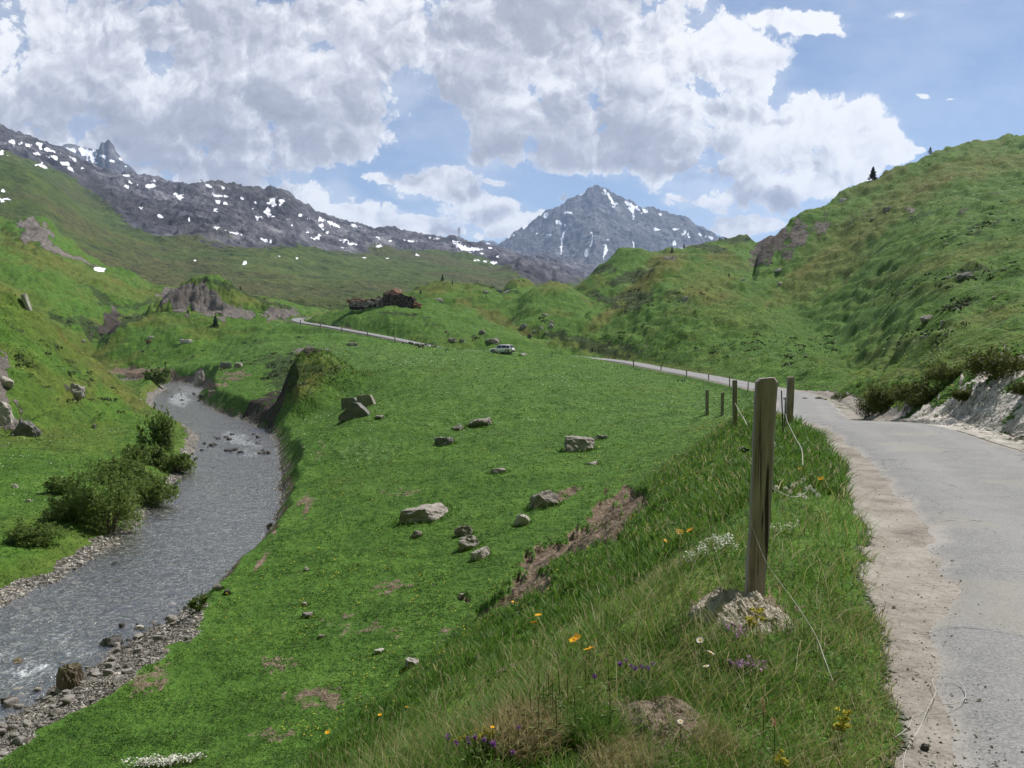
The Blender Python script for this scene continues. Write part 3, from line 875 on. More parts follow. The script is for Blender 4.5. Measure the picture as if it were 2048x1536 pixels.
def build_ground():
    NC, NR = 1100, 1220
    av = np.linspace(-.92, .92, NC)
    yv = np.geomspace(.75, 470, NR)
    A, Y = np.meshgrid(av, yv)
    X = A * Y
    x, y = X.ravel(), Y.ravel()
    Z = np.zeros_like(x)
    zone = np.zeros_like(x)
    dr = np.zeros_like(x)
    dv = np.zeros_like(x)
    wob = np.zeros_like(x)
    step = 250000
    for i in range(0, len(x), step):
        s = slice(i, i + step)
        Z[s], zone[s], dr[s], dv[s], wob[s] = ground_h(x[s], y[s], True, True)
    # turf micro relief
    micro = sstep(1.9, 3.2, np.abs(dr)) * sstep(3.8, 5, np.abs(dv))
    Z += micro * (fbm(x * 2.2, y * 2.2, 3, 101) * np.clip(.02 + y * .0012, 0, .22) + np.clip(y * .0016, 0, .3) * fbm(x * .9, y * .55, 3, 107))
    u, v = proj(x, y, Z)
    ad = np.abs(dr)
    # slumped, bare places are hollowed out a little
    sl = blobs(u, v, Z_SOIL[:10], ragged(x, y)) * (y < 90) * (dr > 2.4)
    Z -= sstep(.35, .7, sl) * (.22 + .25 * fbm(x * .8, y * .8, 3, 115))
    nz = fbm(x * .8, y * .8, 3, 111)
    nb = fbm(x * .12, y * .12, 3, 113)
    rel = Z - floor_z(x, np.minimum(y, 430))
    # --- zones
    rg = ragged(x, y)
    near = 1 - sstep(40, 90, y)
    wl = 1.5 + np.where(dr > 0, .10 + .36 * sstep(3.2, 6.5, y) * near + .15 * (1 - near), .5 + .75 * near) + .22 * nz
    gravel = 1 - sstep(wl - .2, wl + .25, ad)
    inb = (zone == 12) | ((y < 30) & (dr < -1.5) & (dr > -7))
    gravel = np.maximum(gravel, np.where(inb, blobs(u, v, [(2010, 815, 130, 60, -12), (1910, 836, 100, 24, 8), (1800, 850, 90, 6, 4, .7), (2150, 800, 200, 110), (1985, 765, 50, 34, -25, .9), (1705, 835, 14, 14, 0, .6), (2040, 735, 60, 26, -30, .8)], rg), 0))
    gravel = gravel - np.where(inb & (gravel > .3), sstep(.12, .4, fbm(x * .9, y * .9, 4, 117)) * .55, 0)
    rock = blobs(u, v, Z_ROCK, rg)
    cx, cy = x + 24.2, y - 95
    rc = np.sqrt(cx ** 2 + (cy * .8) ** 2)
    rock = rock - .55 * np.maximum(fbm(x * .12, Z * .25 + y * .06, 4, 121), 0)
    rock = np.where(rc < 12, 0, rock)
    rock = np.maximum(rock, np.where((rc < 11) & (cx < -1.6), .66 * sstep(-2.6, -4.2, Z), 0))
    rock = np.maximum(rock, np.where(rc < 1.7, .56, 0))
    rock = rock - np.where(rc < 12, .5 * np.maximum(fbm(x * .5, Z * .5 + y * .3, 3, 119), 0), 0)
    soil = np.where(y < 330, blobs(u, v, Z_SOIL, rg), 0)
    # undercut turf along the stream
    soil = np.maximum(soil, np.where((dv < 0) & (np.abs(dv) > wob - .1) & (np.abs(dv) < wob + .75 + .3 * nz) & (y > 30), .52 + .35 * nz, 0))
    dry = blobs(u, v, Z_DRY, rg)
    lush = np.where((zone == 0) & (y < 260) & (dv < -4), .85, 0) * (1 - .5 * sstep(.1, .5, nb))
    lush = np.maximum(lush, np.where((zone == 7), .45, 0))
    lush = lush * (1 - sstep(1.0, 2.5, rel) * np.where(zone == 0, 1, 0))
    lush = np.maximum(lush, np.where((zone == 0) & (dv > 4) & (y < 120), .35, 0))
    lush = np.maximum(lush, .5 * blobs(u, v, [(1700, 620, 200, 40, -10), (1600, 680, 160, 40, 0), (1900, 690, 150, 30, -15)]))
    stones = np.where(np.abs(dv) < wob + np.where(dv > 0, .9, .3) + .5 * nz, 1.0, 0)
    stones = np.where(np.abs(dv) > wob - .2, stones * (1 - sstep(1.1, 2.0, np.abs(dv) - wob)), stones)
    stones = np.maximum(stones, np.where((y < 31) & (dv < 0), 1 - sstep(2.2, 3.4, np.abs(dv) - wob + .8 * nz + 2.2 * sstep(24, 30, y)), 0))
    stones = np.where(np.abs(dv) > 12, 0, stones)
    grit = np.where((dv > 0), .62 * (1 - sstep(1.2, 2.6, np.abs(dv) - wob + .9 * nz)), 0)
    dry = np.maximum(dry, grit)
    pale = np.where((y > 30) & (zone == 0), blobs(u, v, Z_PALE, rg), 0)
    shrub = np.where(y > 30, blobs(u, v, Z_SHRUB, rg), 0)
    snow = np.where(y > 200, blobs(u, v, Z_SNOW), 0)
    darkr = np.where(rc < 11, 1.0, 0)
    darkr = np.maximum(darkr, blobs(u, v, [(212, 655, 40, 26), (226, 640, 20, 24), (370, 595, 40, 20, 0, .6), (1540, 490, 60, 50, 0, .7)]))
    chalk = np.where(inb, blobs(u, v, [(2030, 800, 170, 90, -10), (1900, 835, 90, 30, 0)]), 0)
    one = np.ones_like(x)
    attrs = {'zone': np.stack([gravel, rock, soil, one], 1), 'tone': np.stack([dry, lush, stones, one], 1), 'extra': np.stack([pale, shrub, snow, one], 1), 'more': np.stack([darkr, chalk, one * 0, one], 1)}
    SURV.update(a0=av[0], da=av[1] - av[0], l0=math.log(yv[0]), dl=math.log(yv[1] / yv[0]), NR=NR, NC=NC,
                z=Z.reshape(NR, NC), dr=dr.reshape(NR, NC), dv=dv.reshape(NR, NC), gravel=gravel.reshape(NR, NC), soil=soil.reshape(NR, NC),
                stones=stones.reshape(NR, NC), rock=rock.reshape(NR, NC), lush=lush.reshape(NR, NC), dry=dry.reshape(NR, NC), zone=zone.reshape(NR, NC), shrub=shrub.reshape(NR, NC))
    me = np_mesh('ground', np.stack([x, y, Z], 1), [grid_faces(NR, NC)], [M['ground']], attrs, True)
    o = tag(link('ground', me), kind='structure')
    # coarse continuation of the same ground around and behind the camera, a little lower
    gx = np.linspace(-110, 110, 150)
    gy = np.linspace(-70, 40, 80)
    A, Y = np.meshgrid(gx, gy)
    x, y = A.ravel(), Y.ravel()
    Z = ground_h(x, y, False)
    dr, _ = path_dist(x, y, ROAD)
    Z = Z - .12 - 3.2 * ((np.abs(x) < .88 * y - .6) & (y > 1.5))
    n = len(x)
    zz = np.zeros(n)
    on = np.ones(n)
    attrs = {'zone': np.stack([zz, zz, zz, on], 1), 'tone': np.stack([zz + .3, zz + .2, zz, on], 1), 'extra': np.stack([zz, zz, zz, on], 1)}
    me = np_mesh('ground_apron', np.stack([x, y, Z], 1), [grid_faces(80, 150)], [M['ground']], attrs, True)
    tag(link('ground_apron', me), kind='structure')
    return o


def build_road():
    P = catmull(ROAD, 3)
    cum = np.concatenate([[0], np.cumsum(np.linalg.norm(np.diff(P[:, :2], axis=0), axis=1))])
    s = np.arange(0, cum[-1], .22)
    C = np.stack([np.interp(s, cum, P[:, i]) for i in range(3)], 1)
    ker = np.ones(9) / 9
    C = np.stack([np.convolve(np.pad(C[:, i], 4, mode='edge'), ker, 'valid') for i in range(3)], 1)
    T = np.gradient(C[:, :2], axis=0)
    T /= np.linalg.norm(T, axis=1)[:, None]
    Nn = np.stack([T[:, 1], -T[:, 0]], 1)      # right hand side
    K = 15
    w = np.linspace(-1, 1, K)
    rows, edge, track = [], [], []
    for j, q in enumerate(w):
        hw = ROAD_HW + (.20 * fbm(s * .55, np.full_like(s, q * 3), 3, 131 + (q > 0) * 7) + .13 * fbm(s * 2.0, np.full_like(s, q * 3), 2, 135)) * (abs(q) > .8)
        off = q * hw
        xy = C[:, :2] + Nn * off[:, None]
        lift = .030 + .035 * (1 - q * q) + np.clip(C[:, 1] - 30, 0, 200) * .0012
        if abs(q) > .99:
            lift = lift - .045
        rows.append(np.concatenate([xy, (C[:, 2] + lift)[:, None]], 1))
        edge.append(np.full(len(s), abs(q) ** 5))
        track.append(np.full(len(s), math.exp(-((abs(q) - .48) / .16) ** 2)))
    V = np.stack(rows, 1).reshape(-1, 3)
    E = np.stack(edge, 1).ravel()
    TR = np.stack(track, 1).ravel()
    one = np.ones_like(E)
    me = np_mesh('road', V, [grid_faces(len(s), K)[:, ::-1]], [M['road']], {'zone': np.stack([E, TR, one * 0, one], 1)}, True)
    tag(link('road', me), kind='structure')


def build_water():
    P = catmull(RIVER, 3)
    cum = np.concatenate([[0], np.cumsum(np.linalg.norm(np.diff(P[:, :2], axis=0), axis=1))])
    s = np.arange(0, cum[-1], .5)
    C = np.stack([np.interp(s, cum, P[:, i]) for i in range(3)], 1)
    ker = np.ones(15) / 15
    C = np.stack([np.convolve(np.pad(C[:, i], 7, mode='edge'), ker, 'valid') for i in range(3)], 1)
    T = np.gradient(C[:, :2], axis=0)
    T /= np.linalg.norm(T, axis=1)[:, None]
    Nn = np.stack([T[:, 1], -T[:, 0]], 1)
    K = 31
    w = np.linspace(-RIVER_HW - 1.5, RIVER_HW + 1.5, K)
    V = np.stack([np.concatenate([C[:, :2] + Nn * q, C[:, 2:3]], 1) for q in w], 1).reshape(-1, 3)
    V[:, 2] += .035 * fbm(V[:, 0] * 1.1, V[:, 1] * 1.1, 3, 141)
    u, v = proj(V[:, 0], V[:, 1], V[:, 2])
    fo = blobs(u, v, [(120, 1265, 70, 40, -20, .8), (60, 1340, 90, 26, -8), (20, 1310, 60, 30, 0, .8), (150, 1300, 70, 26, 10, .8), (210, 1190, 70, 34, -20, .55), (480, 880, 60, 14, 20, 1), (500, 908, 30, 10, 0, .9),
                      (360, 800, 30, 20, 0, 1.05), (380, 780, 30, 14, 0, .9), (30, 1390, 70, 24, 0, .6), (330, 1130, 120, 50, -30, .38), (420, 1000, 120, 60, 0, .18), (440, 1060, 40, 20, 0, .3)], ragged(V[:, 0], V[:, 1]))
    one = np.ones_like(fo)
    me = np_mesh('stream', V, [grid_faces(len(s), K)[:, ::-1]], [M['water']], {'zone': np.stack([fo, one * 0, one * 0, one], 1)}, True)
    tag(link('stream', me), kind='structure')


# ------------------------------------------------------------------ mountains
def mountain_mesh(name, hills, a0, a1, nc, y0, y1, nr, greenline, snowl, darkl, amps, grow=0.0, floor=None):
    """hills: list of Hill; greenline: (u,v) polyline below which turf covers the rock"""
    av = np.linspace(a0, a1, nc)
    yv = np.geomspace(y0, y1, nr)
    A, Y = np.meshgrid(av, yv)
    x, y = (A * Y).ravel(), Y.ravel()
    Z = np.full_like(x, -60.0) if floor is None else floor(x, y)
    for h in hills:
        Z = smax(Z, h.z(x, y), h.k * y)
    u, v = proj(x, y, Z)
    gl = np.interp(u, [p[0] for p in greenline], [p[1] for p in greenline])
    green = sstep(-14, 22, v - gl)
    rough = 1 - .72 * green
    n = np.zeros_like(x)
    for wl, am, kind, sx in amps:
        q = x / wl * sx
        r = y / wl
        if kind == 'r':
            n += am * (ridged(q, r, 5, int(wl)) - .45)
        else:
            n += am * fbm(q, r, 5, int(wl) + 3)
    Z = Z + n * rough
    u, v = proj(x, y, Z)
    rg = ragged(x, y, 2.2)
    snow = blobs(u, v, snowl, (rg[0] * .6, rg[1] * .5, .22 + rg[2] * 2.0))
    dark = blobs(u, v, darkl, ragged(x, y))
    one = np.ones_like(x)
    me = np_mesh(name, np.stack([x, y, Z], 1), [grid_faces(nr, nc)], [M['mountain']], {'zone': np.stack([green, snow, dark, one], 1)}, True)
    return tag(link(name, me), kind='structure')


MAIN = Hill('main', [(-600, -60, 1500), (-400, 60, 1600), (-200, 165, 1700), (-60, 215, 1750), (0, 240, 1780), (30, 252, 1790), (60, 264, 1800), (100, 284, 1830), (130, 300, 1850), (170, 324, 1880), (200, 338, 1900), (240, 348, 1930),
                     (285, 354, 1960), (330, 360, 1990), (375, 362, 2000), (395, 359, 2000), (420, 357, 2010), (450, 364, 2030), (480, 369, 2040), (520, 377, 2060), (560, 383, 2080), (578, 389, 2090), (592, 402, 2095), (620, 422, 2110),
                     (650, 435, 2130), (700, 447, 2150), (740, 457, 2180), (790, 466, 2200), (830, 471, 2210), (880, 476, 2230), (920, 478, 2250), (960, 487, 2270), (1000, 498, 2290), (1050, 514, 2310), (1100, 527, 2330), (1160, 545, 2340), (1240, 580, 2340), (1320, 640, 2340)],
            [(-600, 560, 520), (0, 580, 560), (200, 590, 600), (500, 590, 640), (800, 590, 700), (1000, 590, 800), (1320, 600, 900)], p=1.15, back=.3, k=.004, sm=3)
SHOULDER = Hill('shoulder', [(-600, 120, 900), (-200, 260, 930), (0, 318, 950), (50, 330, 955), (90, 352, 960), (130, 392, 965), (170, 425, 970), (220, 452, 975), (300, 490, 985), (360, 512, 990), (440, 535, 1000), (560, 555, 1000), (700, 575, 1000), (800, 600, 1000)],
                [(-600, 500, 520), (0, 560, 520), (300, 590, 560), (800, 610, 600)], p=1.1, back=.3, k=.006, sm=5)
DARKHUMP = Hill('darkhump', [(860, 590, 1300), (920, 568, 1310), (960, 553, 1320), (1000, 538, 1330), (1040, 528, 1340), (1075, 530, 1340), (1110, 543, 1340), (1150, 560, 1340), (1190, 575, 1330), (1250, 600, 1320)],
                [(860, 600, 1000), (1250, 605, 1000)], p=.9, back=.5, k=.004, sm=4)
GREYBENCH = Hill('greybench', [(960, 540, 3200), (1000, 520, 3200), (1050, 508, 3220), (1090, 511, 3240), (1130, 519, 3260), (1170, 528, 3280), (1220, 538, 3300), (1300, 545, 3300), (1450, 560, 3300), (1600, 590, 3300)],
                 [(960, 600, 2400), (1600, 600, 2400)], p=1.0, back=.3, k=.003, sm=4)
PEAK = Hill('peak', [(880, 600, 5600), (940, 530, 5700), (988, 491, 5800), (1005, 474, 5830), (1030, 455, 5850), (1050, 449, 5870), (1072, 441, 5890), (1090, 430, 5900), (1115, 412, 5930), (1140, 396, 5950), (1156, 388, 5970), (1166, 384, 5980), (1178, 371, 5990),
                     (1190, 362, 6000), (1203, 369, 6000), (1216, 377, 5990), (1232, 385, 5980), (1252, 400, 5960), (1275, 410, 5940), (1292, 415, 5930), (1320, 420, 5920), (1345, 426, 5910), (1370, 436, 5900), (1400, 456, 5880), (1424, 471, 5860), (1445, 478, 5850), (1500, 500, 5800), (1600, 560, 5700)],
            [(880, 620, 4300), (1190, 585, 4000), (1600, 620, 4300)], p=1.12, back=.8, k=.002, sm=2)
SPIRE = Hill('spire', [(60, 420, 4000), (100, 320, 4050), (124, 292, 4080), (135, 287, 4090), (150, 289, 4100), (170, 296, 4110), (190, 299, 4110), (198, 298, 4110), (201, 286, 4110), (204, 283, 4110), (208, 286, 4110), (211, 284, 4110), (216, 279, 4110), (220, 281, 4110), (224, 288, 4110),
                       (228, 292, 4110), (231, 303, 4110), (240, 312, 4100), (246, 324, 4090), (262, 334, 4080), (300, 370, 4060), (360, 420, 4050)],
             [(60, 470, 3400), (360, 470, 3400)], p=1.05, back=.8, k=.0005, sm=1)
TINY = Hill('tiny', [(920, 520, 7300), (952, 489, 7350), (966, 481, 7400), (976, 483, 7400), (988, 482, 7400), (1010, 500, 7350), (1040, 540, 7300)], [(920, 560, 6500), (1040, 560, 6500)], p=1.0, back=.6, k=.001, sm=1)
TINY2 = Hill('tiny2', [(1380, 530, 7300), (1420, 490, 7350), (1440, 474, 7400), (1452, 472, 7400), (1466, 478, 7400), (1500, 500, 7350), (1560, 540, 7300)], [(1380, 560, 6500), (1560, 560, 6500)], p=1.0, back=.6, k=.001, sm=1)

MAIN_SNOW = [(3, 306, 8, 5), (24, 284, 7, 5), (40, 286, 6, 3), (60, 291, 9, 4, 10), (80, 288, 7, 3, 10), (95, 300, 16, 3.5, 8), (72, 307, 8, 3), (110, 315, 11, 4, 15), (83, 331, 15, 4, 18), (128, 327, 14, 4, 15), (140, 337, 9, 4, 20), (147, 318, 8, 3, 35), (146, 343, 5, 2),
             (165, 337, 5, 2), (254, 351, 9, 3), (252, 373, 5, 4), (259, 364, 4, 3), (302, 372, 14, 6, -5), (302, 361, 8, 2), (276, 369, 4, 2), (359, 394, 6, 8, 30), (353, 390, 5, 3, 60), (416, 372, 11, 3.5, 20), (444, 374, 9, 3, 20), (434, 391, 13, 3.5, 10), (452, 391, 6, 3, 10),
             (460, 363, 8, 2), (394, 362, 12, 2), (436, 404, 6, 3, 30), (455, 407, 7, 3, 30), (484, 396, 7, 3, 30), (430, 420, 6, 4), (543, 404, 10, 8, -35), (563, 402, 12, 5, -10), (550, 409, 6, 3), (534, 421, 5, 6, 10), (540, 430, 8, 4, 10), (511, 406, 4, 3), (516, 437, 5, 6, 20), (508, 418, 3, 2),
             (434, 455, 7, 3), (470, 466, 14, 2.5, 10), (505, 475, 5, 2), (530, 480, 16, 3, 10), (380, 440, 5, 3, 40), (320, 433, 8, 3, 30), (283, 416, 5, 2, 40), (600, 430, 5, 3), (618, 437, 4, 2), (641, 435, 4, 3), (640, 440, 8, 4), (662, 445, 11, 4, 25), (670, 450, 10, 4, 15), (708, 451, 10, 2.5, 15),
             (643, 452, 4, 7, -20), (632, 477, 10, 3, -10), (690, 480, 9, 3), (700, 487, 14, 2.5, 8), (683, 495, 7, 2, 20), (758, 492, 10, 3, -10), (756, 475, 5, 3), (780, 482, 5, 2), (822, 482, 14, 2.5, 5), (868, 477, 18, 2, 5), (904, 481, 20, 2.5, 8),
             (918, 491, 14, 5, 12), (938, 498, 26, 4.5, 4), (954, 500, 8, 3), (963, 507, 6, 2), (980, 496, 5, 2), (835, 510, 7, 2, 25), (730, 515, 5, 2), (775, 517, 5, 2), (559, 512, 4, 2), (594, 517, 3, 2), (490, 526, 4, 4, 40), (955, 520, 8, 2, 10), (986, 525, 9, 2.5), (970, 523, 6, 2), (996, 514, 5, 2),
             (7, 382, 6, 4), (4, 401, 5, 4), (14, 398, 7, 3), (392, 521, 4, 2), (640, 470, 4, 2), (655, 465, 3, 2), (615, 465, 3, 2), (575, 440, 3, 2), (585, 450, 3, 2)]
MAIN_DARK = [(500, 376, 90, 12, 8), (560, 395, 40, 16, 20), (210, 385, 70, 16, 35), (280, 420, 60, 16, 35), (350, 445, 80, 14, 25), (430, 460, 60, 10, 10), (480, 420, 90, 30, 20, .4), (60, 262, 26, 12, 20), (650, 540, 60, 16, 8, .5), (1040, 555, 90, 18, 0, .9), (130, 275, 30, 10, 30, .6)]
PEAK_SNOW = [(1213, 375, 8, 3, 45), (1209, 381, 3, 6, -30), (1236, 385, 9, 3, 30), (1222, 402, 4, 13, -18), (1229, 410, 3, 5, 0), (1262, 412, 13, 5, 50), (1257, 405, 8, 4, 20), (1262, 421, 9, 5, 60), (1265, 432, 5, 5), (1275, 418, 10, 3, 40), (1290, 421, 8, 4, 30), (1313, 459, 6, 4, 30), (1320, 428, 4, 3),
             (1341, 424, 5, 2, 20), (1352, 458, 8, 3), (1368, 464, 6, 7, 10), (1376, 468, 3, 5, 20), (1378, 474, 3, 4), (1326, 471, 6, 2, -30), (1348, 486, 3, 5, 0), (1400, 470, 8, 3, 15), (1422, 476, 9, 4, 20), (1137, 425, 8, 4), (1166, 387, 8, 2, -30), (1120, 445, 9, 5, 30), (1130, 450, 5, 3, 40),
             (1090, 431, 5, 7, 30), (1050, 453, 6, 3, -30), (1100, 470, 5, 2), (1075, 467, 4, 2), (1125, 478, 2.5, 24, 10), (1122, 500, 2.5, 14, 5), (1182, 482, 2, 18, 8), (1172, 506, 4, 10, 15), (1216, 480, 3, 3), (1210, 500, 2.5, 14, 8), (1266, 487, 2, 8, 0), (1028, 470, 4, 2, 40), (1015, 475, 3, 3)]
PEAK_DARK = [(1240, 395, 30, 14, 30, .6), (1110, 420, 40, 20, -40, .5), (1030, 470, 40, 20, 0, .5), (1330, 440, 70, 16, 15, .5), (1150, 480, 20, 40, 10, .4)]


def build_mountains():
    mountain_mesh('mountain_ridge', [MAIN, SHOULDER, DARKHUMP], -1.05, .24, 1000, 440, 2700, 520,
                  [(-600, 200), (-100, 270), (0, 300), (60, 316), (130, 345), (200, 400), (260, 440), (330, 474), (420, 478), (520, 488), (600, 492), (700, 498), (800, 492), (900, 500), (960, 512), (1010, 530), (1060, 560), (1400, 560)],
                  MAIN_SNOW, MAIN_DARK, [(260, 26, 'r', 1.0), (90, 14, 'n', 1.3), (34, 9, 'r', 1.2), (14, 3, 'n', 1)], floor=lambda x, y: np.full_like(x, -40.) + y * .01)
    mountain_mesh('mountain_bench', [GREYBENCH], -.06, .40, 380, 2350, 3700, 200, [(900, 600), (1100, 555), (1200, 560), (1700, 570)],
                  [(1110, 545, 4, 3), (1063, 520, 5, 2)], [(1000, 560, 60, 20)], [(200, 20, 'r', 1.0), (60, 14, 'n', 1.0), (24, 8, 'r', 1)])
    mountain_mesh('mountain_peak', [PEAK], -.10, .38, 620, 3900, 6700, 420, [(800, 900), (1800, 900)], PEAK_SNOW, PEAK_DARK,
                  [(900, 60, 'r', 2.2), (330, 36, 'r', 2.2), (120, 14, 'r', 1.8), (45, 7, 'n', 1)])
    mountain_mesh('mountain_spire', [SPIRE], -.62, -.40, 420, 3350, 4500, 300, [(0, 900), (800, 900)], [(176, 306, 14, 12, 10), (165, 300, 10, 7), (186, 316, 9, 6), (145, 300, 8, 4, 20), (133, 296, 6, 3, 20), (205, 312, 6, 3, 20), (225, 322, 7, 3, 10), (240, 318, 4, 3), (192, 326, 7, 2), (250, 332, 4, 2)],
                  [(211, 290, 14, 12), (225, 330, 16, 8)], [(120, 5, 'r', 1.0), (40, 5, 'r', 1.0)])
    mountain_mesh('mountain_far', [TINY, TINY2], -.08, .36, 300, 6600, 7900, 80, [(0, 900), (1800, 900)], [(958, 487, 8, 3), (980, 487, 6, 3)], [], [(300, 40, 'r', 1.0)])


build_ground()
build_road()
build_water()
build_mountains()
# ------------------------------------------------------------------ grass
def scatter(n, y0, y1, a0=-.80, a1=.80):
    y = 1 / RNG.uniform(1 / y1, 1 / y0, n)
    a = RNG.uniform(a0, a1, n)
    return a * y, y


def blades_mesh(name, x, y, z, h, w, lean, tint, m, mid2=False, parent=None, loc=None, bend=1.0, wind=(.25, .1)):
    n = len(x)
    th = RNG.uniform(0, 2 * np.pi, n)
    ph = RNG.uniform(0, 2 * np.pi, n)
    dx = np.cos(ph) * lean * h + wind[0] * lean * h
    dy = np.sin(ph) * lean * h + wind[1] * lean * h
    wx, wy = np.cos(th) * w * .5, np.sin(th) * w * .5
    lv = [0, .45, .8, 1] if mid2 else [0, .55, 1]
    vs = []
    for t in lv[:-1]:
        k = t ** (1.6 * bend)
        ww = 1 - .35 * t if t < .7 else .5
        zz = z + h * (t - .18 * lean * t * t)
        cx, cy = x + dx * k, y + dy * k
        vs.append(np.stack([cx - wx * ww, cy - wy * ww, zz], 1))
        vs.append(np.stack([cx + wx * ww, cy + wy * ww, zz], 1))
    vs.append(np.stack([x + dx, y + dy, z + h * (1 - .25 * lean)], 1))
    k = len(vs)
    V = np.stack(vs, 1).reshape(-1, 3)
    b = np.arange(n)[:, None] * k
    quads = [b + np.array([2 * i, 2 * i + 1, 2 * i + 3, 2 * i + 2]) for i in range(len(lv) - 2)]
    q = len(lv) - 2
    tri = b + np.array([2 * q, 2 * q + 1, 2 * q + 2])
    T = np.repeat(np.clip(tint, 0, 1), k)
    me = np_mesh(name, V, [np.vstack(quads), tri], [m], {'tint': np.stack([T, T, T, np.ones_like(T)], 1)})
    return link(name, me, parent, loc)


def build_grass():
    # --- rank grass on the verge and the top of the embankment
    x, y = scatter(150000, 2.0, 15, -.62, .62)
    z, dr, gravel, soil, dry = survey(x, y, ('z', 'dr', 'gravel', 'soil', 'dry'))
    clump = fbm(x * 2.6, y * 2.6, 3, 201)
    big = fbm(x * .7, y * .7, 3, 205)
    keep = (dr > 1.62) & (dr < 8.5) & (gravel < .62) & (RNG.random(len(x)) < np.clip(.62 + .9 * clump, .06, 1) * (1 - .96 * sstep(.42, .72, soil)))
    x, y, z, dr, gravel, soil, clump, big, dry = [q[keep] for q in (x, y, z, dr, gravel, soil, clump, big, dry)]
    edge = 1 - sstep(1.6, 2.2, dr)
    h = (.055 + .085 * RNG.random(len(x)) ** 1.3 + .07 * np.clip(clump + .3, 0, 1) + .035 * np.clip(big, -1, 1)) * (1 - .5 * edge)
    near = np.clip((4.2 - y) / 1.6, 0, 1)
    h *= (1 - .25 * near) * 1.08
    tint = .30 + .30 * RNG.random(len(x)) ** 1.2 - .25 * np.clip(-big, 0, .5) + .40 * np.clip(dry - .35, 0, .6) + .35 * edge
    straw = RNG.random(len(x)) < .15 + .20 * np.clip(dry - .3, 0, 1) + .25 * edge
    tint = np.where(straw, RNG.uniform(.72, 1, len(x)), np.clip(tint, 0, .72))
    h = np.where(straw, h * 1.25, h)
    blades_mesh('verge_grass', x, y, z - .012, h, np.clip(.0032 + .0009 * (y - 3), .0032, .012) * RNG.uniform(.7, 1.4, len(x)), RNG.uniform(.25, 1.15, len(x)), tint, M['grass'], True)
    tag(COL.objects['verge_grass'], kind='stuff')
    # --- long thin stalks
    x, y = scatter(5200, 2.2, 10, -.45, .5)
    z, dr, soil = survey(x, y, ('z', 'dr', 'soil'))
    keep = (dr > 1.9) & (dr < 6) & (fbm(x * .9, y * .9, 2, 211) > -.05)
    x, y, z = x[keep], y[keep], z[keep]
    h = RNG.uniform(.16, .36, len(x))
    blades_mesh('grass_stalks', x, y, z - .01, h, .0024 + .0004 * (y - 3), RNG.uniform(.3, 1.3, len(x)), RNG.uniform(.62, 1, len(x)), M['grass'], True, bend=.8)
    tag(COL.objects['grass_stalks'], kind='stuff')
    # --- embankment farther along and lower down
    x, y = scatter(95000, 9, 62, -.62, .5)
    z, dr, gravel, soil, dv, dry = survey(x, y, ('z', 'dr', 'gravel', 'soil', 'dv', 'dry'))
    clump = fbm(x * 1.2, y * 1.2, 3, 221)
    keep = (dr > 1.9) & (dr < 13.5) & (gravel < .5) & (RNG.random(len(x)) < np.clip(.65 + .9 * clump, .08, 1) * (1 - .92 * sstep(.40, .62, soil)))
    keep &= z > floor_z(x, y) + .25
    x, y, z, clump, dry, dr = x[keep], y[keep], z[keep], clump[keep], dry[keep], dr[keep]
    h = (.12 + .16 * RNG.random(len(x)) + .12 * np.clip(clump, 0, 1)) * (1 - .25 * sstep(20, 50, y))
    tint = .18 + .36 * RNG.random(len(x)) + .45 * np.clip(dry - .3, 0, .7)
    straw = RNG.random(len(x)) < .10 + .25 * np.clip(dry - .3, 0, 1)
    tint = np.where(straw, RNG.uniform(.74, 1, len(x)), np.clip(tint, 0, .7))
    blades_mesh('embankment_grass', x, y, z - .02, h, .007 + .0011 * y, RNG.uniform(.25, 1.0, len(x)), tint, M['grass'])
    tag(COL.objects['embankment_grass'], kind='stuff')
    # --- cropped meadow
    x, y = scatter(300000, 14, 175, -.70, .40)
    z, dr, dv, stones, soil, gravel, rock = survey(x, y, ('z', 'dr', 'dv', 'stones', 'soil', 'gravel', 'rock'))
    clump = fbm(x * .8, y * .8, 3, 231)
    big = fbm(x * .12, y * .12, 3, 235)
    keep = (np.abs(dv) > 4.6) & (stones < .25) & (gravel < .3) & (np.abs(dr) > 2.3) & (soil < .5) & (rock < .4)
    keep &= RNG.random(len(x)) < np.clip(.62 + .55 * clump, .1, 1)
    x, y, z, clump, big = x[keep], y[keep], z[keep], clump[keep], big[keep]
    h = (.030 + .0012 * y) * RNG.uniform(.5, 1.5, len(x)) * (1 + .7 * np.clip(clump, -.3, .8))
    tint = .36 + .42 * RNG.random(len(x)) + .50 * big
    tint = np.where(RNG.random(len(x)) < .04 + .10 * np.clip(-big, 0, .5), .97, np.clip(tint, .25, .88))
    blades_mesh('meadow_grass', x, y, z - .015, h, .006 + .0011 * y, RNG.uniform(.7, 1.8, len(x)), tint, M['meadow'])
    tag(COL.objects['meadow_grass'], kind='stuff')
    # --- long shaggy grass of the crag by the stream
    r, a = 9.5 * RNG.random(13000) ** .62, RNG.uniform(0, 6.28, 13000)
    x, y = -23.4 + np.cos(a) * r, 95 + np.sin(a) * r
    z, rock, dv = survey(x, y, ('z', 'rock', 'dv'))
    cl = fbm(x * .9, y * .9, 3, 251)
    k = (rock < .5) & (np.abs(dv) > 5) & (RNG.random(len(x)) < np.clip(.5 + 1.1 * cl, .05, 1) * (1 - sstep(5.5, 9.5, r + 1.5 * cl))) & (z > -8)
    x, y, z, cl = x[k], y[k], z[k], cl[k]
    n = len(x)
    tint = np.where(RNG.random(n) < .12, .80, RNG.uniform(.05, .5, n))
    blades_mesh('crag_grass', x, y, z - .03, RNG.uniform(.18, .5, n) * (1 + .6 * np.clip(cl, -.4, .6)), .09, RNG.uniform(.4, 1.2, n), tint, M['grass'])
    tag(COL.objects['crag_grass'], kind='stuff')
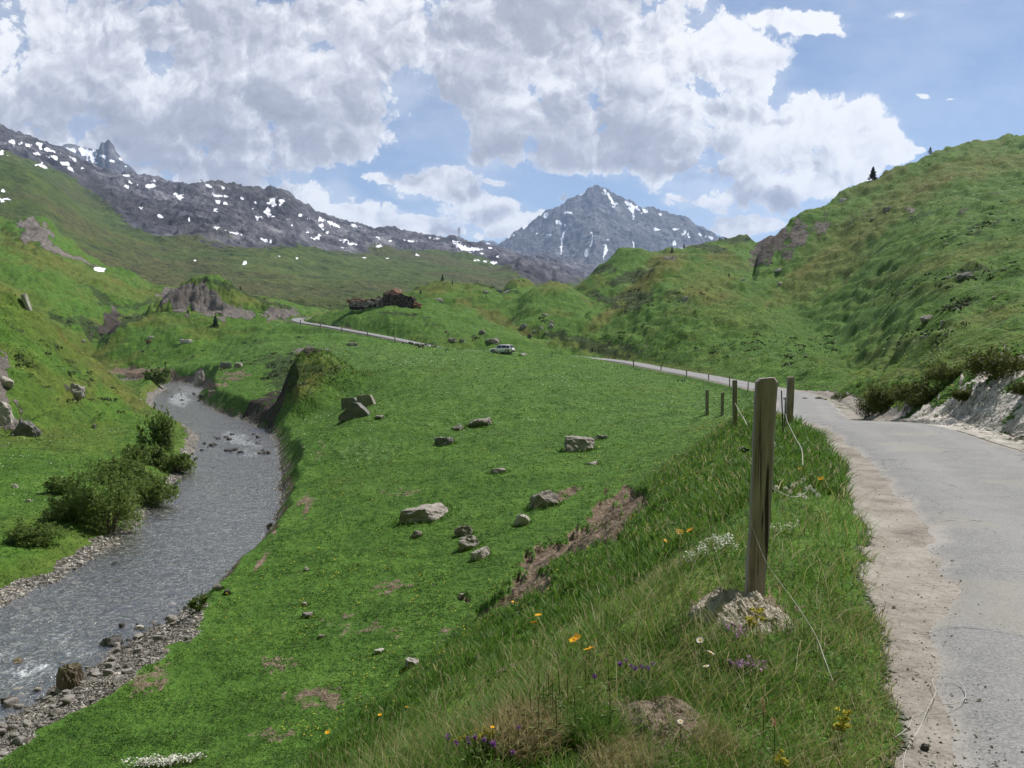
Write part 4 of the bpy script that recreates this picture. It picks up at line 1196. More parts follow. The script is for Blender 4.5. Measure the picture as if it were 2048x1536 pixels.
    # --- tussocks on the hillsides round about
    x, y = scatter(120000, 22, 330, -.80, .85)
    z, dr, dv, zone, gravel, rock, dry, soil, shrub = survey(x, y, ('z', 'dr', 'dv', 'zone', 'gravel', 'rock', 'dry', 'soil', 'shrub'))
    clump = fbm(x * .35, y * .35, 4, 241)
    big = fbm(x * .05, y * .05, 3, 243)
    keep = (zone > .5) & (np.abs(dv) > 5) & (np.abs(dr) > 2.8) & (gravel < .3) & (rock < .45) & (soil < .55)
    keep &= RNG.random(len(x)) < np.clip(.5 + 1.0 * clump, .04, 1)
    x, y, z, clump, dry, big, shrub = [q[keep] for q in (x, y, z, clump, dry, big, shrub)]
    h = (.06 + .0013 * y) * RNG.uniform(.5, 1.5, len(x)) * (1 + .6 * np.clip(clump, -.3, .8))
    tint = .30 + .38 * RNG.random(len(x)) + .35 * np.clip(dry - .2, 0, .8) + .25 * big - .25 * np.clip(shrub, 0, 1)
    tint = np.where(RNG.random(len(x)) < .05 + .12 * dry, .82, np.clip(tint, 0, .72))
    blades_mesh('hillside_grass', x, y, z - .03, h, .03 + .0019 * y, RNG.uniform(.8, 1.9, len(x)), tint, M['grass'])
    tag(COL.objects['hillside_grass'], kind='stuff')


def build_herbs():
    """broad-leaved rosettes among the verge grass"""
    x, y = scatter(4200, 2.3, 26, -.45, .5)
    z, dr, soil, gravel = survey(x, y, ('z', 'dr', 'soil', 'gravel'))
    k = (dr > 1.75) & (dr < 9) & (gravel < .4) & (soil < .3) & (y > 3.6) & (fbm(x * 1.1, y * 1.1, 3, 321) > .02)
    x, y, z = x[k], y[k], z[k]
    n, L = len(x), 9
    a = RNG.uniform(0, 6.28, (n, 1)) + np.arange(L)[None] * 2.4
    ln = RNG.uniform(.012, .034, (n, L)) * np.clip(y / 8, .8, 2)[:, None]
    up = RNG.uniform(.2, 1.2, (n, L))
    h0 = RNG.uniform(.02, .11, (n, L))
    P = np.stack([x[:, None] + np.cos(a) * ln * .3, y[:, None] + np.sin(a) * ln * .3, z[:, None] + h0], -1)
    D = np.stack([np.cos(a) * ln, np.sin(a) * ln, up * ln], -1)
    S = np.stack([-np.sin(a) * ln * .32, np.cos(a) * ln * .32, 0 * a], -1)
    V = np.stack([P, P + D * .5 + S, P + D, P + D * .5 - S], 2).reshape(-1, 3)
    T = np.repeat(RNG.uniform(.15, .55, n * L), 4)
    tag(link('verge_herbs', np_mesh('verge_herbs', V, [np.arange(len(V)).reshape(-1, 4)], [M['grass']], {'tint': np.stack([T, T, T, np.ones_like(T)], 1)})), kind='stuff')


def build_boulder_grass():
    """longer grass left standing round the stones"""
    X, Y, Hh = [], [], []
    for (bx, by, w) in STONE_SPOTS:
        n = int(70 + 40 * w)
        a = RNG.uniform(0, 6.28, n)
        r = w * .5 * RNG.uniform(.82, 1.25, n)
        X.append(bx + np.cos(a) * r)
        Y.append(by + np.sin(a) * r * .8)
        Hh.append(np.full(n, .05 + .07 * w))
    x, y, h = np.concatenate(X), np.concatenate(Y), np.concatenate(Hh)
    z = survey(x, y)
    n = len(x)
    blades_mesh('tall_grass', x, y, z - .02, h * RNG.uniform(.6, 1.5, n), .010 + .0011 * y, RNG.uniform(.3, 1.1, n), RNG.uniform(.1, .6, n), M['grass'])
    tag(COL.objects['tall_grass'], kind='stuff')


def build_ground_plants():
    """what nobody could count: flower specks in the meadow, dwarf shrub mats on the slopes"""
    x, y = scatter(34000, 15, 165, -.66, .36)
    z, dr, dv, zone, soil, stones = survey(x, y, ('z', 'dr', 'dv', 'zone', 'soil', 'stones'))
    pat = fbm(x * .09, y * .09, 3, 301) + .5 * fbm(x * .6, y * .6, 2, 305)
    for nm, m, sgn, thr in (('meadow_flowers', 'petal_butter', 1, .05), ('meadow_flowers', 'petal_white', -1, .12)):
        k = (np.abs(dv) > 5) & (np.abs(dr) > 2.4) & (soil < .4) & (stones < .2) & (sgn * pat > thr) & (RNG.random(len(x)) < (.16 if sgn > 0 else .55)) & ((sgn > 0) | (y > 45))
        px, py, pz = x[k], y[k], z[k]
        n = len(px)
        s = (.0035 + .00062 * py) * RNG.uniform(.6, 1.3, n)
        a = RNG.uniform(0, 6.28, n)
        hz = .05 + .0014 * py
        P = np.stack([px, py, pz + hz], 1)
        d1 = np.stack([np.cos(a) * s, np.sin(a) * s, s * .25], 1)
        d2 = np.stack([-np.sin(a) * s, np.cos(a) * s, -s * .2], 1)
        V = np.stack([P - d1, P - d2, P + d1, P + d2], 1).reshape(-1, 3)
        tag(link(nm, np_mesh(nm, V, [np.arange(4 * n).reshape(n, 4)], [M[m]], tinted(V))), kind='stuff')
    x, y = scatter(26000, 40, 430, -.72, .72)
    z, shrub, rock, dr, dv = survey(x, y, ('z', 'shrub', 'rock', 'dr', 'dv'))
    pat = fbm(x * .06, y * .06, 4, 311)
    k = (np.abs(dr) > 4) & (np.abs(dv) > 6) & (rock < .5) & (RNG.random(len(x)) < np.clip(shrub * (.55 + 1.2 * pat) + np.where((pat > .34) & (z > -4), .04, 0), 0, 1))
    x, y, z = x[k], y[k], z[k]
    Vs, Ts = [], []
    n = len(x)
    per = 16
    c = np.repeat(np.stack([x, y, z], 1), per, 0)
    R = np.repeat((.16 + .0022 * y) * RNG.uniform(.5, 1.5, n), per)
    d = RNG.normal(size=(n * per, 3))
    d /= np.linalg.norm(d, axis=1)[:, None]
    d[:, 2] = np.abs(d[:, 2])
    p = c + d * R[:, None] * np.array([1.2, 1.2, .62])
    nn = d + RNG.normal(size=d.shape) * .5
    t1 = np.cross(nn, RNG.normal(size=d.shape))
    t1 /= np.linalg.norm(t1, axis=1)[:, None]
    t2 = np.cross(nn / np.linalg.norm(nn, axis=1)[:, None], t1)
    s = (R * .36)[:, None]
    V = np.stack([p - t1 * s, p - t2 * s * .7, p + t1 * s, p + t2 * s * .7], 1).reshape(-1, 3)
    T = np.repeat(np.repeat(RNG.uniform(0, .5, n), per) + RNG.uniform(0, .35, n * per), 4)
    tag(link('dwarf_shrubs', np_mesh('dwarf_shrubs', V, [np.arange(len(V)).reshape(-1, 4)], [M['heath']], {'tint': np.stack([T, T, T, np.ones_like(T)], 1)})), kind='stuff')


def tinted(V, lo=.2, hi=1.0):
    T = RNG.uniform(lo, hi, len(V))
    return {'tint': np.stack([T, T, T, np.ones_like(T)], 1)}


# ------------------------------------------------------------------ leafy things
def leaf_cloud(centres, radii, n, size, aspect=.55, shell=.35, up=.3):
    """n small leaves spread through a set of ellipsoids; returns verts, quads, tint"""
    k = RNG.integers(0, len(centres), n)
    C = np.array(centres, float)[k]
    R = np.array(radii, float)[k]
    d = RNG.normal(size=(n, 3))
    d /= np.linalg.norm(d, axis=1)[:, None]
    r = RNG.random(n) ** shell
    p = C + d * R * r[:, None]
    nrm = d * .7 + RNG.normal(size=(n, 3)) * .6 + np.array([0, 0, up])
    nrm /= np.linalg.norm(nrm, axis=1)[:, None]
    t = np.cross(nrm, RNG.normal(size=(n, 3)))
    t /= np.linalg.norm(t, axis=1)[:, None]
    b = np.cross(nrm, t)
    s = size * RNG.uniform(.6, 1.5, n)[:, None]
    V = np.stack([p - t * s, p - b * s * aspect, p + t * s, p + b * s * aspect], 1).reshape(-1, 3)
    Q = np.arange(n * 4).reshape(n, 4)
    cl = np.sin(C[:, 0] * 7.1 + C[:, 1] * 3.7 + C[:, 2] * 5.3) * .16
    T = np.repeat(np.clip(.18 + .55 * RNG.random(n) + cl, 0, 1), 4)
    return V, Q, np.stack([T, T, T, np.ones_like(T)], 1)


def tube_geo(pts, radii, sides=6, closed_tip=True):
    P = np.array(pts, float)
    n = len(P)
    T = np.gradient(P, axis=0)
    T /= np.linalg.norm(T, axis=1)[:, None] + 1e-9
    ref = np.where(np.abs(T[:, 2:3]) > .9, np.array([[1., 0, 0]]), np.array([[0, 0, 1.]]))
    A = np.cross(T, ref)
    A /= np.linalg.norm(A, axis=1)[:, None] + 1e-9
    B = np.cross(T, A)
    th = np.linspace(0, 2 * np.pi, sides, endpoint=False)
    R = np.broadcast_to(np.asarray(radii, float), (n,))
    V = P[:, None] + (A[:, None] * np.cos(th)[None, :, None] + B[:, None] * np.sin(th)[None, :, None]) * R[:, None, None]
    i = np.arange(n * sides).reshape(n, sides)
    j = np.roll(i, -1, 1)
    Q = np.stack([i[:-1], j[:-1], j[1:], i[1:]], -1).reshape(-1, 4)
    return V.reshape(-1, 3), Q


def merge_geo(L):
    V, Q, o = [], [], 0
    for v, q in L:
        V.append(v)
        Q.append(q + o)
        o += len(v)
    return np.vstack(V), np.vstack(Q)


def bush(name, pos, w, d, h, nleaf, leaf, m, label, cat='bush', group=None, lumps=9, stems=6, sink=.0, upright=False):
    root = tag(empty(name, pos), label, cat, group)
    cs, rs = [], []
    for i in range(lumps):
        ang = random.uniform(0, 6.28)
        rr = random.uniform(.1, .75) ** .7
        hz = h * random.uniform(.22, .80) * (1 - .45 * rr)
        cs.append((math.cos(ang) * rr * w * .5, math.sin(ang) * rr * d * .5, hz - sink))
        k = random.uniform(.12, .30)
        rs.append((w * k * .85, d * k * .85, h * random.uniform(.16, .34) * (1.6 if upright else 1)))
    V, Q, T = leaf_cloud(cs, rs, nleaf, leaf, .42, .75 if upright else .5)
    # sprigs that stick out of the outline
    sp_c, sp_r = [], []
    for i in range(int(lumps * 2.2)):
        c, r = cs[i % len(cs)], rs[i % len(cs)]
        a = random.uniform(0, 6.28)
        for q in range(3):
            f = .75 + .28 * q
            sp_c.append((c[0] + math.cos(a) * r[0] * f * .75, c[1] + math.sin(a) * r[1] * f * .75, c[2] + r[2] * f * random.uniform(.5, 1.1)))
            sp_r.append((r[0] * .13, r[1] * .13, r[2] * .22))
    V2, Q2, T2 = leaf_cloud(sp_c, sp_r, nleaf // 3, leaf, .4, .6)
    V, T = np.vstack([V, V2]), np.vstack([T, T2])
    ok = V[:, 2].reshape(-1, 4).min(1) > -.25 * h
    keepv = np.repeat(ok, 4)
    V, T = V[keepv], T[keepv]
    Q = np.arange(len(V)).reshape(-1, 4)
    link('foliage', np_mesh('foliage', V, [Q], [m], {'tint': T}), root)
    G = []
    for i in range(stems):
        c = cs[i % len(cs)]
        G.append(tube_geo([(c[0] * .15, c[1] * .15, -.15 * h), (c[0] * .55, c[1] * .55, h * .25), (c[0], c[1], c[2] + .15 * h)], [h * .022, h * .016, h * .007], 5))
    V, Q = merge_geo(G)
    link('stems', np_mesh('stems', V, [Q], [M['bark']], None, True), root)
    return root


def conifer(pos, h, w, label, group='conifers on the hillsides', leaves=1500, lean=0.0):
    root = tag(empty('conifer', pos), label, 'tree', group)
    V, Q = tube_geo([(0, 0, -.3), (lean * .4 * h, 0, h * .5), (lean * h, 0, h * .98)], [h * .035, h * .022, h * .004], 7)
    link('trunk', np_mesh('trunk', V, [Q], [M['bark']], None, True), root)
    cs, rs = [], []
    n = 46
    for i in range(n):
        t = (i + .5) / n
        z = h * (.10 + .88 * t)
        R = w * .5 * (1 - t) ** .75 * random.uniform(.45, 1.12) + .02 * h
        a = i * 2.4 + random.uniform(-.5, .5)
        cs.append((math.cos(a) * R * .62 + lean * z, math.sin(a) * R * .62, z - .10 * R))
        rs.append((R * .50, R * .50, h * .038))
    V, Q, T = leaf_cloud(cs, rs, leaves, h * .045, .4, .5, .2)
    link('crown', np_mesh('crown', V, [Q], [M['needles']], {'tint': T}), root)
    return root


def hit_crest(u, v, ymin, ymax):
    """ground point of the skyline on this bearing nearest to row v"""
    e = float(e_of(v))
    a = float(a_of(u, e))
    ys = np.geomspace(ymin, ymax, 900)
    z = survey(a * ys, ys)
    i = int(np.argmax(z / ys))
    return Vector((a * ys[i], ys[i], float(z[i])))


def build_trees():
    for (u, v, hp, wp, y0, y1, cr, lab, ln) in [
            (1745, 355, 25, 19, 200, 330, True, 'dark pine standing against the sky on the right hill crest', .04),
            (1861, 307, 13, 13, 200, 340, True, 'stunted dark pine higher up the right hill crest, half sunk behind it', -.05),
            (431, 653, 20, 17, 120, 300, False, 'round dark pine alone on the grassy knoll left of the road bend', 0),
            (885, 560, 13, 9, 250, 400, True, 'small dark pine on top of the shrubby knoll behind the ruin', 0),
            (841, 588, 9, 6, 250, 400, False, 'tiny dark pine on the knoll slope just right of the ruin', 0),
            (1368, 488, 8, 7, 300, 420, True, 'tiny pine on the far green crest right of the rocky peak', 0),
            (1344, 506, 12, 11, 235, 420, False, 'small bushy pine behind the top of the middle ridge', 0),
            (1458, 553, 7, 6, 100, 420, False, 'tiny dark pine in the grass hollow below the right hill cliff', 0),
            (905, 568, 7, 5, 250, 400, False, 'tiny pine in the bright grass below the shrubby knoll top', 0),
            (376, 627, 8, 9, 120, 300, False, 'dark dwarf pine on the flat top of the left knoll', 0),
            (480, 525, 8, 6, 300, 460, False, 'speck of a pine on the far left green slope', 0)]:
        p = hit_crest(u, v, y0, y1) if cr else hit(u, v, y0, y1)
        s = p.y / F
        conifer(p + Vector((0, 0, -.02 * hp * s)), hp * s * 1.06, wp * s, lab, leaves=2600 if hp > 15 else 900, lean=ln)


def build_bushes():
    W_ = 'willows along the left bank of the stream'
    for (u, v, wp, hp, lab, up, nl) in [
            (314, 902, 78, 78, 'upright willow bush above the bend of the stream', True, 5200),
            (352, 945, 92, 46, 'low dark willow bush hanging over the stream at the bend', False, 5200),
            (290, 925, 90, 40, 'low willow clump just behind the upright willow bush', False, 3800),
            (215, 1062, 150, 120, 'largest spreading willow bush beside the gravelly left bank', True, 9000),
            (300, 1010, 110, 66, 'broad willow bush between the largest willow and the stream bend', False, 6000),
            (140, 1040, 110, 54, 'low willow clump left of the largest willow bush', False, 5200),
            (70, 1085, 110, 46, 'lowest flat willow clump nearest the left edge of the photo', False, 5200),
            (235, 960, 120, 50, 'loose willow clump uphill of the largest willow bush', False, 5200),
            (130, 985, 70, 40, 'small dark willow clump in the meadow at far left', False, 2600)]:
        p = hit(u, v, 15, 140)
        s = p.y / F
        bush('willow_bush', p, wp * s * 1.05, wp * s * .8, hp * s * 1.0, nl, .0016 * p.y, M['willow'], lab, 'bush', W_, lumps=30 if wp > 100 else 20, stems=14, upright=up)
    p = hit(312, 765, 120, 240)
    s = p.y / F
    bush('willow_bush', p, 62 * s, 40 * s, 32 * s, 3000, .24, M['willow'], 'pale willow bush in front of the dark cut bank upstream', 'bush', W_, lumps=10, upright=True)
    p = hit(395, 1222, 15, 60)
    s = p.y / F
    bush('willow_shrub', p, 52 * s, 36 * s, 40 * s, 900, .045, M['willow'], 'small airy shrub rooted in the shallow water by the right bank', 'bush', None, lumps=7, stems=8)
    J = 'juniper mounds above the road cutting'
    for (u, v, wp, hp, lab, nl) in [
            (2000, 757, 150, 66, 'largest dark juniper mound overhanging the pale cutting', 9000),
            (1897, 763, 95, 38, 'dark juniper mound left of the largest one above the cutting', 6000),
            (1765, 822, 90, 58, 'sunlit juniper mound beside the road bend', 7500),
            (1835, 810, 100, 52, 'juniper mound spreading down between road bend and cutting', 7500),
            (1735, 832, 50, 50, 'small juniper clump at the very corner of the road bend', 3200),
            (1925, 800, 60, 24, 'thin low juniper mat on the pale cutting itself', 2600),
            (2055, 790, 60, 30, 'juniper mat on the cutting at the right edge of the photo', 2600),
            (1680, 800, 40, 16, 'low juniper strip on the grass beyond the road bend', 1500)]:
        p = hit(u, v, 14, 60)
        s = p.y / F
        bush('juniper_mound', p, wp * s * 1.1, wp * s * .8, hp * s, nl, .030, M['juniper'], lab, 'bush', J, lumps=30, stems=5)


# ------------------------------------------------------------------ flowers
def petals_geo(n, r, w, cup=.25, rows=1):
    V, Q, o = [], [], 0
    for k in range(rows):
        for i in range(n):
            a = 2 * math.pi * (i + .5 * k) / n + random.uniform(-.12, .12)
            ca, sa = math.cos(a), math.sin(a)
            rr = r * random.uniform(.85, 1.1) * (1 - .2 * k)
            up = cup * rr * random.uniform(.5, 1.3)
            for (rad, off, z) in ((.12 * rr, -w * .3, 0), (.12 * rr, w * .3, 0), (.7 * rr, w * .5, up * .7), (rr, 0, up), (.7 * rr, -w * .5, up * .7)):
                V.append((ca * rad - sa * off, sa * rad + ca * off, z + .002 * k))
            Q.append((o, o + 1, o + 2, o + 4))
            Q.append((o + 4, o + 2, o + 3, o + 3))
            o += 5
    V = np.array(V)
    quads = np.array([q for q in Q if q[2] != q[3]])
    tris = np.array([q[:3] for q in Q if q[2] == q[3]])
    return V, quads, tris


def tinted(V, lo=.2, hi=1.0):
    T = RNG.uniform(lo, hi, len(V))
    return {'tint': np.stack([T, T, T, np.ones_like(T)], 1)}


def dome_geo(r, h, seg=10, rings=4):
    V = [(0, 0, h)]
    for i in range(1, rings + 1):
        t = i / rings * math.pi / 2
        for j in range(seg):
            a = 2 * math.pi * j / seg
            V.append((math.cos(a) * math.sin(t) * r, math.sin(a) * math.sin(t) * r, math.cos(t) * h))
    T, Q = [], []
    for j in range(seg):
        T.append((0, 1 + j, 1 + (j + 1) % seg))
        for i in range(rings - 1):
            a0 = 1 + i * seg
            Q.append((a0 + j, a0 + seg + j, a0 + seg + (j + 1) % seg, a0 + (j + 1) % seg))
    return np.array(V), np.array(Q), np.array(T)


_flower_cache = {}


def flower_parts(kind):
    if kind in _flower_cache:
        return _flower_cache[kind]
    P = []
    if kind == 'daisy_yellow':
        V, q, t = petals_geo(13, 1.0, .36, .30, 2)
        P.append(('petals', np_mesh('petals', V, [q, t], [M['petal_yellow']], tinted(V))))
        V, q, t = dome_geo(.30, .16)
        P.append(('flower_centre', np_mesh('flower_centre', V, [q, t], [M['petal_yellow']], tinted(V, 0, .2), True)))
    elif kind == 'daisy_white':
        V, q, t = petals_geo(15, 1.0, .30, .15, 1)
        P.append(('petals', np_mesh('petals', V, [q, t], [M['petal_white']], tinted(V))))
        V, q, t = dome_geo(.36, .20)
        P.append(('flower_centre', np_mesh('flower_centre', V, [q, t], [M['petal_yellow']], tinted(V, 0, .4), True)))
    elif kind in ('clover_white', 'clover_purple'):
        m = M['petal_white'] if kind == 'clover_white' else M['petal_purple']
        d = RNG.normal(size=(90, 3))
        d /= np.linalg.norm(d, axis=1)[:, None]
        Vl = []
        for v in d:
            c = Vector(v)
            up = c.orthogonal().normalized() * .16
            Vl += [tuple(c * .35 + up), tuple(c * .35 - up), tuple(c * random.uniform(.85, 1.15))]
        V = np.array(Vl) * np.array([1, 1, 1.1])
        P.append(('flower_head', np_mesh('flower_head', V, [np.arange(len(V)).reshape(-1, 3)], [m], tinted(V))))
    elif kind == 'seed_spike':
        d = RNG.normal(size=(130, 3))
        d /= np.linalg.norm(d, axis=1)[:, None]
        Vl = []
        for v in d:
            c = Vector((v[0] * .32, v[1] * .32, random.uniform(-1.6, 1.6)))
            o = Vector((v[0], v[1], .5)) * .34
            s_ = Vector((-v[1], v[0], 0)) * .16
            Vl += [tuple(c + s_), tuple(c - s_), tuple(c + o)]
        V = np.array(Vl)
        P.append(('seed_head', np_mesh('seed_head', V, [np.arange(len(V)).reshape(-1, 3)], [M['seed']], tinted(V))))
    elif kind == 'spurge':
        cs = [(random.uniform(-.8, .8), random.uniform(-.8, .8), random.uniform(-.9, .9)) for _ in range(16)]
        V, Q, T = leaf_cloud(cs, [(.3, .3, .16)] * 16, 420, .12, .7, .5, .8)
        P.append(('flower_head', np_mesh('flower_head', V, [Q], [M['petal_lime']], {'tint': T})))
    _flower_cache[kind] = P
    return P


_stems = {}


def stem_mesh(h, r):
    key = (round(h, 2), round(r, 4))
    if key not in _stems:
        V, Q = tube_geo([(0, 0, -.03), (.02 * h, 0, h * .5), (0, .01 * h, h)], [r, r * .9, r * .8], 5)
        V2, Q2 = [], []
        o = len(V)
        for i in range(4):
            a = i * 1.7 + .4
            c, s = math.cos(a), math.sin(a)
            z0 = h * (.08 + .12 * i)
            L = .025 + .12 * h
            V2 += [(c * r - s * .004, s * r + c * .004, z0), (c * L * .55 - s * .010, s * L * .55 + c * .010, z0 + L * .4), (c * L, s * L, z0 + L * .45), (c * L * .55 + s * .010, s * L * .55 - c * .010, z0 + L * .4)]
            Q2.append([o, o + 1, o + 2, o + 3])
            o += 4
        V = np.vstack([V, V2])
        Q = np.vstack([Q, Q2])
        _stems[key] = np_mesh('stem', V, [Q], [M['stem']], None, True)
    return _stems[key]


def flower(name, kind, u, v, size_px, hs, label, cat='flower', group=None, tilt=.5, ymin=2.0, ymax=60):
    p = hit(u, v, ymin, ymax)
    b = hit(u, min(v + hs * .86 * F / p.y, 1640), ymin, ymax)
    root = tag(empty(name, b), label, cat, group)
    h = hs
    # raise the head to its sight line
    e = float(e_of(v))
    h = max(.03, min(.6, e * b.y - b.z))
    link('stem', stem_mesh(h, .0022 if b.y < 9 else .004), root)
    r = size_px * b.y / F * .62
    for nm, me in flower_parts(kind):
        o = link(nm, me, root, (0, .01 * h, h))
        o.scale = (r, r, r)
        o.rotation_euler = (random.uniform(.1, .6) * tilt * 2, random.uniform(-.4, .4) * tilt * 2, random.uniform(0, 6))
    return root


def build_flowers():
    Y = 'yellow daisy-like flowers on the embankment'
    for (u, v, s, lab) in [
            (1333, 1084, 15, 'yellow flower leftmost of the trio left of the near fence post'),
            (1359, 1065, 15, 'yellow flower in the middle of the trio left of the near fence post'),
            (1380, 1061, 14, 'yellow flower rightmost of the trio left of the near fence post'),
            (1151, 1279, 24, 'biggest yellow flower, petals spread, on the bank at centre bottom'),
            (1178, 1299, 20, 'yellow flower just below and right of the biggest one'),
            (1077, 1231, 13, 'yellow flower at the top of the loose pair left of the biggest one'),
            (1069, 1246, 15, 'yellow flower at the bottom of the loose pair left of the biggest one'),
            (1574, 943, 14, 'yellow flower close beside the near fence post on the road side'),
            (1600, 938, 8, 'small yellow flower between post and verge, second from the post'),
            (1641, 958, 11, 'yellow flower nearest the road edge, right of the near fence post'),
            (1027, 1205, 9, 'small faded yellow flower high on the bank scar'),
            (813, 1415, 8, 'tiny yellow flower low in the long grass at bottom centre left'),
            (655, 1465, 9, 'tiny yellow flower at the edge of the cropped meadow, bottom left'),
            (760, 1430, 8, 'tiny orange-yellow flower among leaning stalks, bottom left of centre'),
            (1262, 1035, 7, 'tiny yellow flower on the bare earth scar of the bank'),
            (985, 1455, 8, 'tiny yellow flower above the dry grass tussock')]:
        flower('yellow_flower', 'daisy_yellow', u, v, s, .16, lab, 'flower', Y)
    for i, (du, dv) in enumerate([(0, 0), (12, -6), (24, 2), (-10, 8), (34, -4), (18, 8), (-22, 12), (40, 6), (8, 12), (28, -10), (-32, 16), (46, -2)]):
        flower('yellow_vetch', 'clover_white' if False else 'spurge', 940 + du, 1466 + dv, 9, .12, 'one of the massed small yellow blooms beside purple clover at bottom centre', 'flower', 'massed yellow blooms at bottom centre')
    for (u, v, s, lab) in [(1400, 1281, 15, 'white daisy topmost of three below the pale earth mound'), (1421, 1306, 16, 'white daisy in the middle of three below the pale earth mound'),
                           (1412, 1333, 13, 'white daisy lowest of three below the pale earth mound'), (1360, 1443, 11, 'white flower on the brown dry earth at bottom right of centre'),
                           (868, 1384, 11, 'lone white flower in the long grass left of centre bottom')]:
        flower('white_daisy', 'daisy_white', u, v, s, .12, lab, 'flower', 'white daisies in the near grass')
    for (u, v) in [(1545, 968), (1553, 975), (1560, 962), (1580, 984), (1592, 968), (1600, 966), (1606, 960), (1612, 978), (1620, 975), (1627, 981), (1598, 990), (1571, 978), (1533, 985), (1636, 990), (1584, 972), (1609, 995), (1540, 895), (1548, 890)]:
        flower('white_clover', 'clover_white', u, v, 9, .12, 'one of the round white clover heads right of the near fence post', 'flower', 'white clover right of the near fence post')
    for (u, v, s) in [(1240, 1328, 10), (1252, 1322, 8), (1271, 1337, 10), (1283, 1334, 10), (1296, 1336, 10), (1306, 1328, 8), (1189, 1353, 10), (1262, 1332, 8)]:
        flower('purple_clover', 'clover_purple', u, v, s, .13, 'one of the purple clover heads above the dark green tuft', 'flower', 'purple clover by the green tuft')
    for (u, v, s) in [(895, 1474, 12), (912, 1486, 11), (936, 1477, 10), (950, 1475, 9), (968, 1480, 9), (986, 1488, 13), (1026, 1505, 9), (938, 1486, 8), (1037, 1455, 8)]:
        flower('purple_clover', 'clover_purple', u, v, s, .13, 'one of the purple clover heads at the bottom edge beside the dry tussock', 'flower', 'purple clover at the bottom edge')
    for (u, v, s, lab) in [(1525, 1412, 14, 'left of the two tan seed heads in the grass below the mound'), (1547, 1445, 14, 'right, lower of the two tan seed heads in the grass below the mound')]:
        flower('seed_stalk', 'seed_spike', u, v, s, .2, lab, 'plant', 'tan seed heads')
    for (u, v) in [(1077, 1350), (1087, 1372), (1096, 1345), (1104, 1360), (1117, 1342), (1111, 1392), (1060, 1378), (1134, 1355), (1218, 1368), (1170, 1320), (1148, 1385), (1215, 1310), (912, 1412), (986, 1428), (1025, 1380), (1076, 1395), (790, 1395), (1500, 1350)]:
        flower('brown_stalk', 'seed_spike', u, v, 5, .26, 'one of the thin reddish-brown seed stalks rising from the near bank', 'plant', 'thin brown seed stalks', .1)
    for (u, v, s, lab) in [(1512, 1232, 34, 'yellow-green spurge head growing on the pale earth mound'), (1683, 1437, 38, 'yellow-green spurge plant at the verge edge, bottom right'), (1560, 1520, 26, 'yellow-green spurge at the very bottom of the verge grass')]:
        flower('spurge_plant', 'spurge', u, v, s, .12, lab, 'plant')

    def patch(name, u, v, wpx, hpx, hz, n, leaf, m, label, cat, greens=True):
        p = hit(u, v)
        s = p.y / F
        root = tag(empty(name, p), label, cat)
        sl = max(.5, 1)
        pts = []
        for _ in range(40):
            a, r = random.uniform(0, 6.28), random.random() ** .5
            x, y = p.x + math.cos(a) * r * wpx * s * .5, p.y + math.sin(a) * r * hpx * s * .9
            pts.append((x - p.x, y - p.y, float(survey(x, y)[0]) - p.z + hz * random.uniform(.4, 1)))
        V, Q, T = leaf_cloud(pts, [(wpx * s * .09, wpx * s * .09, hz * .25)] * 40, n, leaf, .8, .5, .8)
        tag(link('flower_heads', np_mesh('flower_heads', V, [Q], [m], {'tint': T}), root), kind='stuff')
        if greens:
            pts2 = [(q[0], q[1], q[2] - hz * .45) for q in pts]
            V, Q, T = leaf_cloud(pts2, [(wpx * s * .1, wpx * s * .1, hz * .4)] * 40, n, leaf * 1.3, .4, .6, .4)
            link('leaves', np_mesh('leaves', V, [Q], [M['juniper']], {'tint': T}), root)
        return root
    patch('thyme_patch', 1497, 1346, 74, 26, .05, 520, .0075, M['petal_pink'], 'pink-purple thyme cushion lowest, in the grass below the pale earth mound', 'flower patch')
    patch('thyme_patch', 1470, 1272, 46, 36, .05, 340, .0075, M['petal_pink'], 'pink-purple thyme cushion on the front of the pale earth mound', 'flower patch')
    patch('chickweed_patch', 1425, 1105, 110, 60, .12, 520, .0065, M['petal_white'], 'haze of tiny white flowers left of the near fence post foot', 'flower patch')
    patch('chickweed_patch', 1560, 1070, 80, 30, .10, 140, .0065, M['petal_white'], 'scatter of tiny white flowers right of the near fence post', 'flower patch')
    patch('white_flower_mat', 335, 1530, 170, 14, .16, 800, .020, M['petal_white'], 'white flowering mat at the bottom edge of the meadow, left', 'flower patch')
    # one dense tuft and the dry tussock
    for (u, v, wpx, h, n, tl, th, m, nm, lab) in [
            (1290, 1412, 46, .11, 900, .12, .45, 'grass', 'grass_tuft', 'dense dark green grass tuft below the purple clover'),
            (1040, 1480, 150, .13, 2200, .80, 1.0, 'grass', 'dry_tussock', 'bleached dry grass tussock at bottom centre'),
            (1240, 1535, 150, .11, 1200, .76, 1.0, 'grass', 'dry_tussock', 'low straggly dry grass at the bottom edge in front of the earth hump'),
            (1420, 1500, 110, .10, 700, .70, 1.0, 'grass', 'dry_tussock', 'thin dry grass right of the brown earth hump'),
            (1180, 1490, 80, .14, 900, .15, .6, 'grass', 'grass_tuft', 'blue-green grass tuft right of the bleached tussock'),
            (1330, 1160, 150, .13, 900, .75, 1.0, 'grass', 'dry_tussock', 'wispy dry grass patch left of the near post foot'),
            (1610, 880, 70, .30, 900, .10, .6, 'grass', 'grass_tuft', 'tall dark grass clump in front of the second fence post')]:
        p = hit(u, v)
        s = p.y / F
        a = RNG.uniform(0, 6.28, n)
        r = np.sqrt(RNG.random(n)) * wpx * s * .5
        x, y = p.x + np.cos(a) * r, p.y + np.sin(a) * r
        z = survey(x, y)
